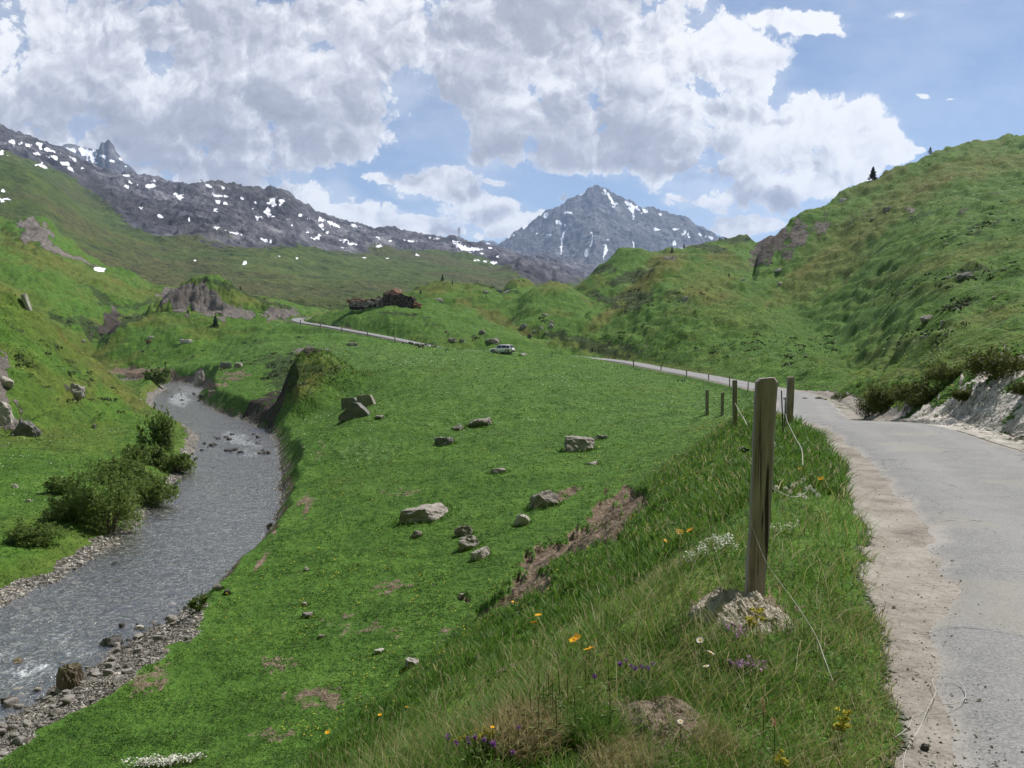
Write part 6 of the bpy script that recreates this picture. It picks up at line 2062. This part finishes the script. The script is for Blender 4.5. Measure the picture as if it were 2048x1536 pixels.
# ------------------------------------------------------------------ car
def build_car():
    paint, tp, outp = mat('silver_paint')
    principled(tp, outp, (.80, .79, .81), .3, spec=.5, Coat_Weight=.4)
    glass, tg, outg = mat('tinted_glass')
    principled(tg, outg, (.012, .013, .016), .06, spec=.6)
    rubber = make_plain('tyre_rubber', (.018, .018, .019), .85, .2)
    rim = make_plain('alloy_rim', (.32, .32, .33), .35, .5, .8)
    dark = make_plain('grey_plastic', (.03, .03, .032), .6, .3)
    red, tr_, outr = mat('red_lens')
    principled(tr_, outr, (.38, .012, .014), .15, spec=.5)
    white = make_plain('white_plate', (.75, .75, .72), .5, .3)
    p = hit(1004, 707, 120, 200)
    root = tag(empty('parked_car', p), 'silver suv parked on the road in the valley, seen from its rear left', 'car')
    # local axes: +x forward, y left
    hd = math.atan2(.40, -1.0)
    root.rotation_euler = (math.radians(0), 0, hd)
    # body: rings along x  (x, half width, z sill, z shoulder)
    st = [(-2.28, .72, .42, .86), (-2.20, .86, .34, .98), (-1.9, .92, .28, 1.02), (-1.2, .94, .26, 1.03), (0, .945, .26, 1.01), (.9, .94, .26, .99), (1.3, .93, .27, .97), (1.8, .90, .29, .90), (2.15, .82, .32, .80), (2.32, .62, .40, .66)]
    bm = bmesh.new()
    rings = []
    for x, w, z0, z1 in st:
        zm = (z0 + z1) * .5
        prof = [(w * .86, z0), (w, z0 + .10), (w * 1.01, zm), (w * .985, z1 - .10), (w * .90, z1), (0, z1 + .03), (-w * .90, z1), (-w * .985, z1 - .10), (-w * 1.01, zm), (-w, z0 + .10), (-w * .86, z0), (0, z0)]
        rings.append([bm.verts.new((x, yy, zz)) for yy, zz in prof])
    for a, b in zip(rings[:-1], rings[1:]):
        for k in range(12):
            bm.faces.new((a[k], a[(k + 1) % 12], b[(k + 1) % 12], b[k]))
    bm.faces.new(rings[0])
    bm.faces.new(list(reversed(rings[-1])))
    # cabin
    cab = [(-2.16, .76, .99, .72), (-1.72, .80, 1.02, .66), (-1.0, .82, 1.02, .66), (.10, .82, 1.01, .66), (.62, .80, 1.0, .62), (1.22, .78, .97, .70)]
    tops = [(-2.02, 1.02), (-1.62, 1.56), (-1.0, 1.64), (.05, 1.64), (.42, 1.57), (1.20, .99)]
    rows = []
    for (x, wb, zb, wt), (xt, zt) in zip(cab, tops):
        rows.append([bm.verts.new(c) for c in ((x, wb, zb - .03), (xt, wt, zt - .05), (xt, wt * .8, zt), (xt, 0, zt + .02), (xt, -wt * .8, zt), (xt, -wt, zt - .05), (x, -wb, zb - .03))])
    for a, b in zip(rows[:-1], rows[1:]):
        for k in range(6):
            bm.faces.new((a[k], a[k + 1], b[k + 1], b[k]))
    bm.faces.new(rows[0])
    bm.faces.new(list(reversed(rows[-1])))
    bmesh.ops.recalc_face_normals(bm, faces=bm.faces[:])
    me = bpy.data.meshes.new('body')
    bm.to_mesh(me)
    bm.free()
    me.polygons.foreach_set('use_smooth', [True] * len(me.polygons))
    me.materials.append(paint)
    body = link('body', me, root)

    def panel(name, pts, m, parent=root, th=.012):
        bm = bmesh.new()
        a = [bm.verts.new(q) for q in pts]
        f = bm.faces.new(a)
        f.normal_update()
        ex = bmesh.ops.extrude_face_region(bm, geom=[f])
        nv = [g_ for g_ in ex['geom'] if isinstance(g_, bmesh.types.BMVert)]
        for vv in nv:
            vv.co += f.normal * th
        bmesh.ops.recalc_face_normals(bm, faces=bm.faces[:])
        me = bpy.data.meshes.new(name)
        bm.to_mesh(me)
        bm.free()
        me.materials.append(m)
        return link(name, me, parent)

    def boxm(name, c, d, m, parent=root):
        bm = bmesh.new()
        bmesh.ops.create_cube(bm, size=1)
        bmesh.ops.scale(bm, vec=d, verts=bm.verts)
        bmesh.ops.bevel(bm, geom=bm.edges[:], offset=min(d) * .2, segments=2, affect='EDGES')
        bmesh.ops.translate(bm, vec=c, verts=bm.verts)
        me = bpy.data.meshes.new(name)
        bm.to_mesh(me)
        bm.free()
        me.materials.append(m)
        return link(name, me, parent)
    for sd in (1, -1):
        yb, yt = .835, .69
        for (x0, x1, t0, t1) in ((-1.85, -1.22, -1.62, -1.18), (-1.14, -.22, -1.10, -.20), (-.14, .88, -.12, .36)):
            zt = 1.53
            pts = [(x0, sd * yb, 1.06), (x1, sd * yb, 1.05), (t1, sd * yt, zt), (t0, sd * yt, zt - .04)]
            panel('side_window', pts if sd < 0 else pts[::-1], glass)
        boxm('wing_mirror', (.78, sd * 1.02, 1.08), (.14, .20, .14), paint)
        V, Q = tube_geo([(-1.55, sd * .60, 1.66), (-.8, sd * .60, 1.70), (.1, sd * .60, 1.68)], .022, 6)
        link('roof_rail', np_mesh('roof_rail', V, [Q], [dark], None, True), root)
        boxm('tail_light', (-2.20, sd * .74, .92), (.16, .30, .15), red)
        boxm('headlight', (2.16, sd * .66, .70), (.20, .30, .13), white)
        for x in (-1.38, 1.40):
            th = np.linspace(0, 2 * np.pi, 20, endpoint=False)
            prof = [(.20, .10), (.30, .11), (.345, .09), (.35, 0), (.345, -.09), (.30, -.11), (.20, -.10)]
            V = np.array([(x + r * math.cos(t), sd * .84 + o, .35 + r * math.sin(t)) for (r, o) in prof for t in th])
            i = np.arange(len(prof) * 20).reshape(len(prof), 20)
            j = np.roll(i, -1, 1)
            Q = np.stack([i[:-1], j[:-1], j[1:], i[1:]], -1).reshape(-1, 4)
            wh = link('wheel', np_mesh('wheel', V, [Q], [rubber], None, True), root)
            V, Q = [], []
            V = [(x, sd * .955, .35)] + [(x + .215 * math.cos(t), sd * .93, .35 + .215 * math.sin(t)) for t in th]
            T = np.array([(0, 1 + k, 1 + (k + 1) % 20) for k in range(20) if k % 4 != 3])
            link('rim', np_mesh('rim', V, [T], [rim]), wh)
            arch = [(x + .43 * math.cos(t), sd * .955, .36 + .43 * math.sin(t)) for t in np.linspace(0, math.pi, 12)]
            V, Q = tube_geo(arch, .045, 6)
            link('wheel_arch', np_mesh('wheel_arch', V, [Q], [dark], None, True), root)
    panel('rear_window', [(-2.13, .66, 1.07), (-2.13, -.66, 1.07), (-1.72, -.58, 1.52), (-1.72, .58, 1.52)][::-1], glass)
    panel('windscreen', [(1.16, .66, 1.04), (1.16, -.66, 1.04), (.50, -.58, 1.54), (.50, .58, 1.54)], glass)
    boxm('rear_bumper', (-2.25, 0, .46), (.18, 1.62, .26), dark)
    boxm('number_plate', (-2.325, 0, .74), (.03, .52, .12), white)
    boxm('rear_spoiler', (-1.82, 0, 1.60), (.26, 1.16, .05), paint)


# ------------------------------------------------------------------ ruin
def build_ruin():
    m, t, out = mat('dry_stone_wall')
    co = t.coord()
    w = t.vmath('ADD', co, t.vmath('SCALE', t.noise(co, .8, 3, .6, out='Color'), None))
    v = t.node('ShaderNodeTexVoronoi', feature='F1')
    t.put(v.inputs['Vector'], t.vmath('MULTIPLY', w, (1, 1, 2.6)))
    v.inputs['Scale'].default_value = 2.2
    s = t.node('ShaderNodeSeparateColor')
    t.l.new(v.outputs['Color'], s.inputs[0])
    c = t.ramp(s.outputs[0], [(0, (.065, .045, .035)), (.4, (.125, .088, .068)), (.75, (.20, .14, .105)), (1, (.28, .235, .20))])
    c = t.mix(t.mapr(v.outputs['Distance'], .32, .55, 0, .9), c, (.016, .013, .011))
    principled(t, out, c, .95, t.bump(t.math('MULTIPLY', v.outputs['Distance'], -1), .9, .2), spec=.1)
    red = make_rock_mat('rusty_stone', (.22, .115, .08), (.09, .05, .04), (.36, .23, .18), 1.2)
    P = hit(775, 612, 150, 260)
    s = P.y / F
    root = tag(empty('stone_ruin', P), 'ruined dark dry-stone hut with collapsed walls on the grassy knoll', 'ruin')

    def X(u):
        return (u - 775) * s

    def wall(name, u0, v0, u1, v1, tops, th, y0=0., y1=0.):
        """upright wall from u0 to u1; tops: list of (fraction, height px)"""
        n, k = 46, 14
        f = np.linspace(0, 1, n)
        hpx = np.interp(f, [q[0] for q in tops], [q[1] for q in tops])
        hh = (hpx + 1.6 * fbm(f * 19, f * 0 + th, 3, int(u0)) + np.round(fbm(f * 9, f * 0 + 4, 2, int(u1)) * 4)) * s
        xs = X(u0) + (X(u1) - X(u0)) * f
        ys = y0 + (y1 - y0) * f
        zb = (P.z * 0) + (-(np.interp(f, [0, 1], [v0, v1]) - 612)) * s - .8
        g = np.linspace(0, 1, k)
        front = np.stack([np.repeat(xs[:, None], k, 1), np.repeat(ys[:, None], k, 1), zb[:, None] + (hh[:, None] + .8) * g[None]], -1)
        front[..., 1] += .10 * fbm(front[..., 0] * 1.7, front[..., 2] * 1.7, 3, 7)
        front[..., 0] += .10 * fbm(front[..., 0] * 1.9, front[..., 2] * 1.9, 3, 9)
        back = front.copy()
        back[..., 1] += th
        V = np.concatenate([front.reshape(-1, 3), back.reshape(-1, 3)])
        i = np.arange(n * k).reshape(n, k)
        o = n * k
        q1 = np.stack([i[:-1, :-1], i[1:, :-1], i[1:, 1:], i[:-1, 1:]], -1).reshape(-1, 4)
        q2 = q1[:, ::-1] + o
        top = np.stack([i[:-1, -1], i[1:, -1], i[1:, -1] + o, i[:-1, -1] + o], -1)
        e0 = np.stack([i[0, 1:], i[0, :-1], i[0, :-1] + o, i[0, 1:] + o], -1)
        e1 = np.stack([i[-1, :-1], i[-1, 1:], i[-1, 1:] + o, i[-1, :-1] + o], -1)
        link(name, np_mesh(name, V, [np.vstack([q1, q2, top, e0, e1])], [m]), root)
    wall('front_wall', 766, 611, 828, 618, [(0, 23), (.15, 24), (.3, 25), (.55, 26), (.62, 27), (.8, 24), (.95, 23), (1, 20)], .9)
    wall('side_wall', 766, 611, 772, 604, [(0, 23), (.5, 26), (1, 26)], .9, 0, 6.5)
    wall('end_wall', 822, 617, 827, 608, [(0, 23), (.5, 18), (1, 15)], .9, .9, 6)
    wall('left_wall', 697, 613, 764, 612, [(0, 14), (.2, 16), (.4, 15), (.6, 14), (.78, 17), (.86, 20), (1, 17)], .9, 1.2, 2.6)
    wall('back_wall', 700, 606, 770, 606, [(0, 8), (.3, 9), (.6, 10), (1, 12)], .9, 6, 6.5)
    # collapsed vault of stone slabs behind the front wall
    o = link('collapsed_roof', rock_mesh('collapsed_roof', 515, red, (14 * s, 12 * s, 11 * s), planes=7, sub=4, rough=.10), root, (X(790), 2.9, 24.5 * s))
    # rubble
    G = []
    rr = random.Random(9)
    base = rock_mesh('tmp', 611, M['stone'], (.5, .4, .3), 7, 2)
    bv = np.array([q.co[:] for q in base.vertices])
    bf = np.array([q.vertices[:] for q in base.polygons])

    def heap(name, n, uc, vc, ru, rv, mm, lo=.25, hi=.75, y=(-.8, 1.2)):
        VV, FF, o_ = [], [], 0
        for _ in range(n):
            a = rr.uniform(0, 6.28)
            r = rr.random() ** .6
            u, v_ = uc + math.cos(a) * r * ru, vc + math.sin(a) * r * rv
            k = rr.uniform(lo, hi)
            th = rr.uniform(0, 6.28)
            q = bv * k
            q = np.stack([q[:, 0] * math.cos(th) - q[:, 1] * math.sin(th), q[:, 0] * math.sin(th) + q[:, 1] * math.cos(th), q[:, 2]], 1)
            q = q + np.array([X(u), rr.uniform(*y), (612 - v_) * s])
            VV.append(q)
            FF.append(bf + o_)
            o_ += len(q)
        tag(link(name, np_mesh(name, np.vstack(VV), [np.vstack(FF)], [mm]), root), kind='stuff')
    heap('rubble', 150, 722, 607, 26, 8, M['stone'], .3, .9, (-.2, 1.6))
    heap('rubble', 60, 757, 605, 9, 12, M['stone'], .3, .8, (-.3, 1.2))
    heap('rubble', 70, 833, 612, 9, 7, red, .3, .9, (-.3, 3))
    heap('rubble', 90, 715, 602, 22, 6, red, .3, .8, (0, 2))
    heap('rubble', 50, 780, 621, 60, 4, M['stone'], .2, .6, (-2.6, -.8))
    heap('rubble', 40, 795, 594, 22, 5, M['stone'], .3, .7, (.2, 1.8))


# ------------------------------------------------------------------ pylon on the far ridge
def build_pylon():
    D = 2240.0
    b, tp_ = ray(918, 478, D), ray(918, 455, D)
    h = tp_.z - b.z
    root = tag(empty('power_pylon', (b.x, b.y, b.z)), 'lattice power pylon standing on the far ridge against the clouds', 'pylon')
    w0, w1 = h * .26, h * .07
    r = .42
    zs = [0, .22, .42, .60, .76, .90, 1.0]

    def corner(k, t):
        w = (w0 + (w1 - w0) * t) * .5
        sx, sy = ((-1, -1), (1, -1), (1, 1), (-1, 1))[k]
        return (sx * w, sy * w, t * h - (6 if t == 0 else 0))
    for k in range(4):
        V, Q = tube_geo([corner(k, t) for t in (0, .5, 1)], r, 5)
        link('leg', np_mesh('leg', V, [Q], [M['steel']]), root)
    G = []
    for a, c in zip(zs[:-1], zs[1:]):
        for k in range(4):
            G.append(tube_geo([corner(k, a), corner((k + 1) % 4, c)], r * .55, 4))
            G.append(tube_geo([corner((k + 1) % 4, a), corner(k, c)], r * .55, 4))
    V, Q = merge_geo(G)
    link('lattice', np_mesh('lattice', V, [Q], [M['steel']]), root)
    for t, L in ((.80, .17), (.97, .13)):
        G = [tube_geo([(-h * L, 0, t * h), (h * L, 0, t * h)], r * .9, 5), tube_geo([(-h * L, 0, t * h), (0, 0, t * h + h * .05), (h * L, 0, t * h)], r * .6, 5)]
        V, Q = merge_geo(G)
        link('cross_arm', np_mesh('cross_arm', V, [Q], [M['steel']]), root)


M['heath'] = make_leaf_mat('heath_leaves', [(0, (.018, .030, .010)), (.5, (.042, .062, .016)), (1, (.090, .110, .030))], .3)
M['crag'] = make_rock_mat('crag_rock', (.085, .072, .060), (.022, .019, .016), (.19, .165, .14), 1.1, .8)
M['marl_dark'] = make_rock_mat('dry_earth', (.20, .155, .12), (.085, .06, .045), (.33, .27, .22), 7.0)
build_grass()
build_herbs()
build_ground_plants()
build_trees()
build_bushes()
build_rocks()
build_boulder_grass()
build_flowers()
build_fence()
build_car()
build_ruin()
build_pylon()

# ------------------------------------------------------------------ the air of the valley
hz, ht, hout = mat('valley_air')
pv = ht.node('ShaderNodeVolumePrincipled')
pv.inputs['Color'].default_value = (.52, .70, 1, 1)
pv.inputs['Density'].default_value = 7.0e-5
pv.inputs['Anisotropy'].default_value = .1
ht.l.new(pv.outputs[0], hout.inputs['Volume'])
bm = bmesh.new()
bmesh.ops.create_cube(bm, size=1)
bmesh.ops.scale(bm, vec=(15600, 8500, 1390), verts=bm.verts)
bmesh.ops.translate(bm, vec=(0, 4080, 560), verts=bm.verts)
me = bpy.data.meshes.new('haze')
bm.to_mesh(me)
bm.free()
me.materials.append(hz)
tag(link('haze', me), kind='stuff')
# ------------------------------------------------------------------ camera, sun, sky
cam = bpy.data.cameras.new('camera')
cam.sensor_fit = 'HORIZONTAL'
cam.sensor_width = 36
cam.lens = 36 * F / 2048
cam.clip_start = .05
cam.clip_end = 30000
camo = bpy.data.objects.new('camera', cam)
COL.objects.link(camo)
camo.location = (0, 0, 0)
camo.rotation_euler = (math.pi / 2 - PITCH, 0, 0)
SC.camera = camo

SUN_AZ, SUN_EL = math.radians(48), math.radians(54)
SUN_DIR = Vector((math.sin(SUN_AZ) * math.cos(SUN_EL), math.cos(SUN_AZ) * math.cos(SUN_EL), math.sin(SUN_EL)))
sun = bpy.data.lights.new('sun', 'SUN')
sun.energy = 5.0
sun.angle = math.radians(.5)
sun.color = (1, .955, .89)
suno = bpy.data.objects.new('sun', sun)
COL.objects.link(suno)
suno.rotation_euler = SUN_DIR.to_track_quat('Z', 'Y').to_euler()
suno.location = (0, 0, 50)

W = bpy.data.worlds.new('World')
SC.world = W
W.use_nodes = True
wt = NT(W.node_tree)
wt.n.clear()
wout = wt.node('ShaderNodeOutputWorld')
sky = wt.node('ShaderNodeTexSky', sky_type='NISHITA')
sky.sun_disc = False
sky.sun_elevation = SUN_EL
sky.sun_rotation = SUN_AZ
sky.altitude = 3000
sky.air_density = 1.0
sky.dust_density = 0
sky.ozone_density = 1.2

# cumulus field: billowing noise gathered round cloud centres, each a direction in the sky
CLOUDS = [(765, 115, 120, 85), (1480, 275, 120, 50), (1230, 235, 170, 40), (1000, 130, 160, 90), (430, 230, 330, 100), (250, 60, 270, 95), (470, 110, 250, 120), (330, 190, 290, 110), (600, 190, 160, 105), (200, 290, 260, 70), (520, 285, 190, 70), (660, 40, 190, 80), (60, 205, 110, 60), (110, 40, 150, 45),
          (400, 340, 240, 36), (690, 290, 40, 24), (600, 395, 110, 40), (690, 435, 110, 34), (800, 458, 110, 20),
          (830, 70, 170, 130), (990, 60, 220, 110), (930, 165, 120, 45), (1120, 120, 230, 115), (1270, 70, 180, 95), (1400, 125, 150, 100), (1300, 205, 220, 46), (1500, 160, 75, 80), (1090, 215, 140, 26),
          (1000, 290, 56, 40), (962, 312, 24, 28), (1095, 258, 55, 30), (1110, 305, 55, 34), (1190, 295, 66, 46), (1265, 312, 80, 48), (1350, 325, 90, 58), (1435, 340, 86, 58), (1505, 372, 72, 52), (1560, 402, 40, 32),
          (1600, 245, 90, 58), (1680, 250, 70, 55), (1735, 292, 64, 44), (1650, 330, 120, 46), (1800, 304, 40, 22), (1845, 304, 16, 10),
          (850, 365, 95, 32), (925, 378, 46, 40), (772, 350, 44, 16), (960, 430, 85, 32), (1045, 446, 100, 22), (880, 466, 120, 14),
          (1380, 400, 56, 18), (1505, 452, 56, 20), (1470, 468, 36, 10), (1116, 387, 11, 10), (1134, 397, 13, 7), (1540, 40, 50, 20), (1610, 48, 70, 22), (1650, 64, 40, 11), (1795, 31, 26, 8, .8), (990, 365, 20, 6, .8), (1850, 187, 16, 4, .5), (1912, 190, 8, 3, .5),
          (500, -160, 420, 150), (1150, -140, 380, 120), (-300, 150, 260, 200), (2500, 330, 160, 90), (-700, 350, 300, 120), (3000, 150, 300, 120), (2350, -420, 200, 90)]


def to_plane(t, vec):
    """direction -> (x/y, z/y), the sky seen as a sheet beyond the mountains"""
    sp = t.node('ShaderNodeSeparateXYZ')
    t.l.new(vec, sp.inputs[0])
    yy = t.math('MAXIMUM', sp.outputs[1], .22)
    cb = t.node('ShaderNodeCombineXYZ')
    t.put(cb.inputs[0], t.math('DIVIDE', sp.outputs[0], yy))
    t.put(cb.inputs[1], t.math('DIVIDE', sp.outputs[2], yy))
    return cb.outputs[0], sp.outputs[1]


def flat(n):
    for a in ('noise_dimensions', 'voronoi_dimensions'):
        if hasattr(n, a):
            setattr(n, a, '2D')


def new_group(name):
    g = bpy.data.node_groups.new(name, 'ShaderNodeTree')
    g.interface.new_socket('Vector', in_out='INPUT', socket_type='NodeSocketVector')
    g.interface.new_socket('Value', in_out='OUTPUT', socket_type='NodeSocketFloat')
    t = NT(g)
    return g, t, t.node('NodeGroupInput').outputs[0], t.node('NodeGroupOutput').inputs[0]


def use_group(g, v):
    n = wt.node('ShaderNodeGroup')
    n.node_tree = g
    wt.put(n.inputs[0], v)
    return n.outputs[0]


g_mask, gt, vin, vout = new_group('cloud_centres')
acc = None
for c in CLOUDS:
    ce = float(e_of(c[1]))
    ca = float(a_of(c[0], ce))
    rx, rz = c[2] / F * 1.20, c[3] / F * 1.20
    s3 = (1 / rx, 1 / rz, 0)
    q = gt.vmath('LENGTH', gt.vmath('MULTIPLY_ADD', vin, s3, (-ca / rx, -ce / rz, 0)), out=1)
    w = c[4] if len(c) > 4 else 1.0
    val = gt.math('MULTIPLY_ADD', q, -2.1 * w, 2.35 * w)
    acc = val if acc is None else gt.math('SMOOTH_MAX', acc, val, .22)
gt.put(vout, gt.math('MINIMUM', acc, 2.1))

g_puff, gt, vin, vout = new_group('cloud_puffs')
n1 = gt.noise(vin, 6.5, 9, .60)
flat(n1.node)
bl = gt.voro(vin, 9.5, 'F1', 5, 1, rough=.62)
flat(bl.node)
b2 = gt.math('MULTIPLY', bl, bl)
gt.put(vout, gt.math('ADD', gt.math('MULTIPLY_ADD', n1, 1.5, -.75), gt.math('MULTIPLY_ADD', b2, -1.35, 1.05)))

wdir = wt.node('ShaderNodeTexCoord').outputs['Generated']
pl, diry = to_plane(wt, wdir)
wr = wt.noise(pl, 9.0, 6, .62, out='Color')
flat(wr.node)
pw = wt.vmath('ADD', pl, wt.vmath('MULTIPLY', wt.vmath('SUBTRACT', wr, (.5, .5, .5)), (.060, .045, 0)))
O1, O2, O3 = (.008, .012, 0), (.030, .045, 0), (.065, .105, 0)
m0 = use_group(g_mask, pw)
m2 = use_group(g_mask, wt.vmath('ADD', pw, O2))
m3 = use_group(g_mask, wt.vmath('ADD', pw, O3))
p0 = use_group(g_puff, pw)
p1 = use_group(g_puff, wt.vmath('ADD', pw, O1))
rest = wt.math('ADD', wt.mapr(diry, .30, .05, -2, 0), wt.mapr(wt.noise(wdir, 1.9, 3, .5), .46, .62, -.6, .8))
m0 = wt.math('MAXIMUM', m0, rest)
D0 = wt.math('MULTIPLY_ADD', m0, 1.4, p0)
wisp = wt.noise(wt.vmath('MULTIPLY', pl, (1, 2.2, 1)), 5, 7, .65)
flat(wisp.node)
alpha = wt.math('MAXIMUM', wt.mapr(D0, -.08, .66), wt.math('MULTIPLY', wt.mapr(wt.math('ADD', m0, wt.math('MULTIPLY', wisp, 2.0)), .9, 2.2, 0, .25), 1.0))
lit = wt.math('MULTIPLY', wt.math('SUBTRACT', p0, p1), .25)
lit = wt.math('ADD', lit, wt.mapr(m2, .2, 2.1, .0, -.24))
lit = wt.math('ADD', lit, wt.mapr(m3, .2, 2.1, .0, -.46))
lit = wt.math('ADD', lit, wt.mapr(D0, .3, 2.4, .06, -.06, 'LINEAR'))
lit = wt.math('ADD', wt.math('ADD', lit, wt.mapr(D0, .0, .8, .25, 0)), .97, clamp=True)
cl = wt.ramp(lit, [(.0, (.27, .28, .335)), (.35, (.37, .38, .44)), (.60, (.54, .55, .60)), (.80, (.715, .72, .75)), (1, (.80, .80, .805))])
bg = wt.node('ShaderNodeBackground')
bg.inputs[1].default_value = .087
wt.l.new(wt.mix(wt.mapr(wisp, .30, .75, .06, .30), sky.outputs[0], (7.2, 7.6, 8.6)), bg.inputs[0])
bgc = wt.node('ShaderNodeBackground')
bgc.inputs[1].default_value = 1.0
wt.l.new(cl, bgc.inputs[0])
mxs = wt.node('ShaderNodeMixShader')
wt.put(mxs.inputs[0], wt.math('MULTIPLY', alpha, .96))
wt.l.new(bg.outputs[0], mxs.inputs[1])
wt.l.new(bgc.outputs[0], mxs.inputs[2])
wt.l.new(mxs.outputs[0], wout.inputs[0])
W.cycles.sampling_method = 'MANUAL'
W.cycles.sample_map_resolution = 512
SC.view_settings.view_transform = 'Standard'
SC.view_settings.look = 'None'
SC.view_settings.exposure = .42
SC.view_settings.gamma = 1
SC.cycles.max_bounces = 4
SC.cycles.diffuse_bounces = 2
SC.cycles.glossy_bounces = 2
SC.cycles.volume_bounces = 0
SC.cycles.sample_clamp_indirect = 4
SC.cycles.use_adaptive_sampling = True
SC.cycles.adaptive_threshold = .02
SC.cycles.transparent_max_bounces = 12
SC.cycles.use_denoising = True
SC.cycles.denoiser = 'OPENIMAGEDENOISE'
SC.cycles.denoising_input_passes = 'RGB_ALBEDO_NORMAL'
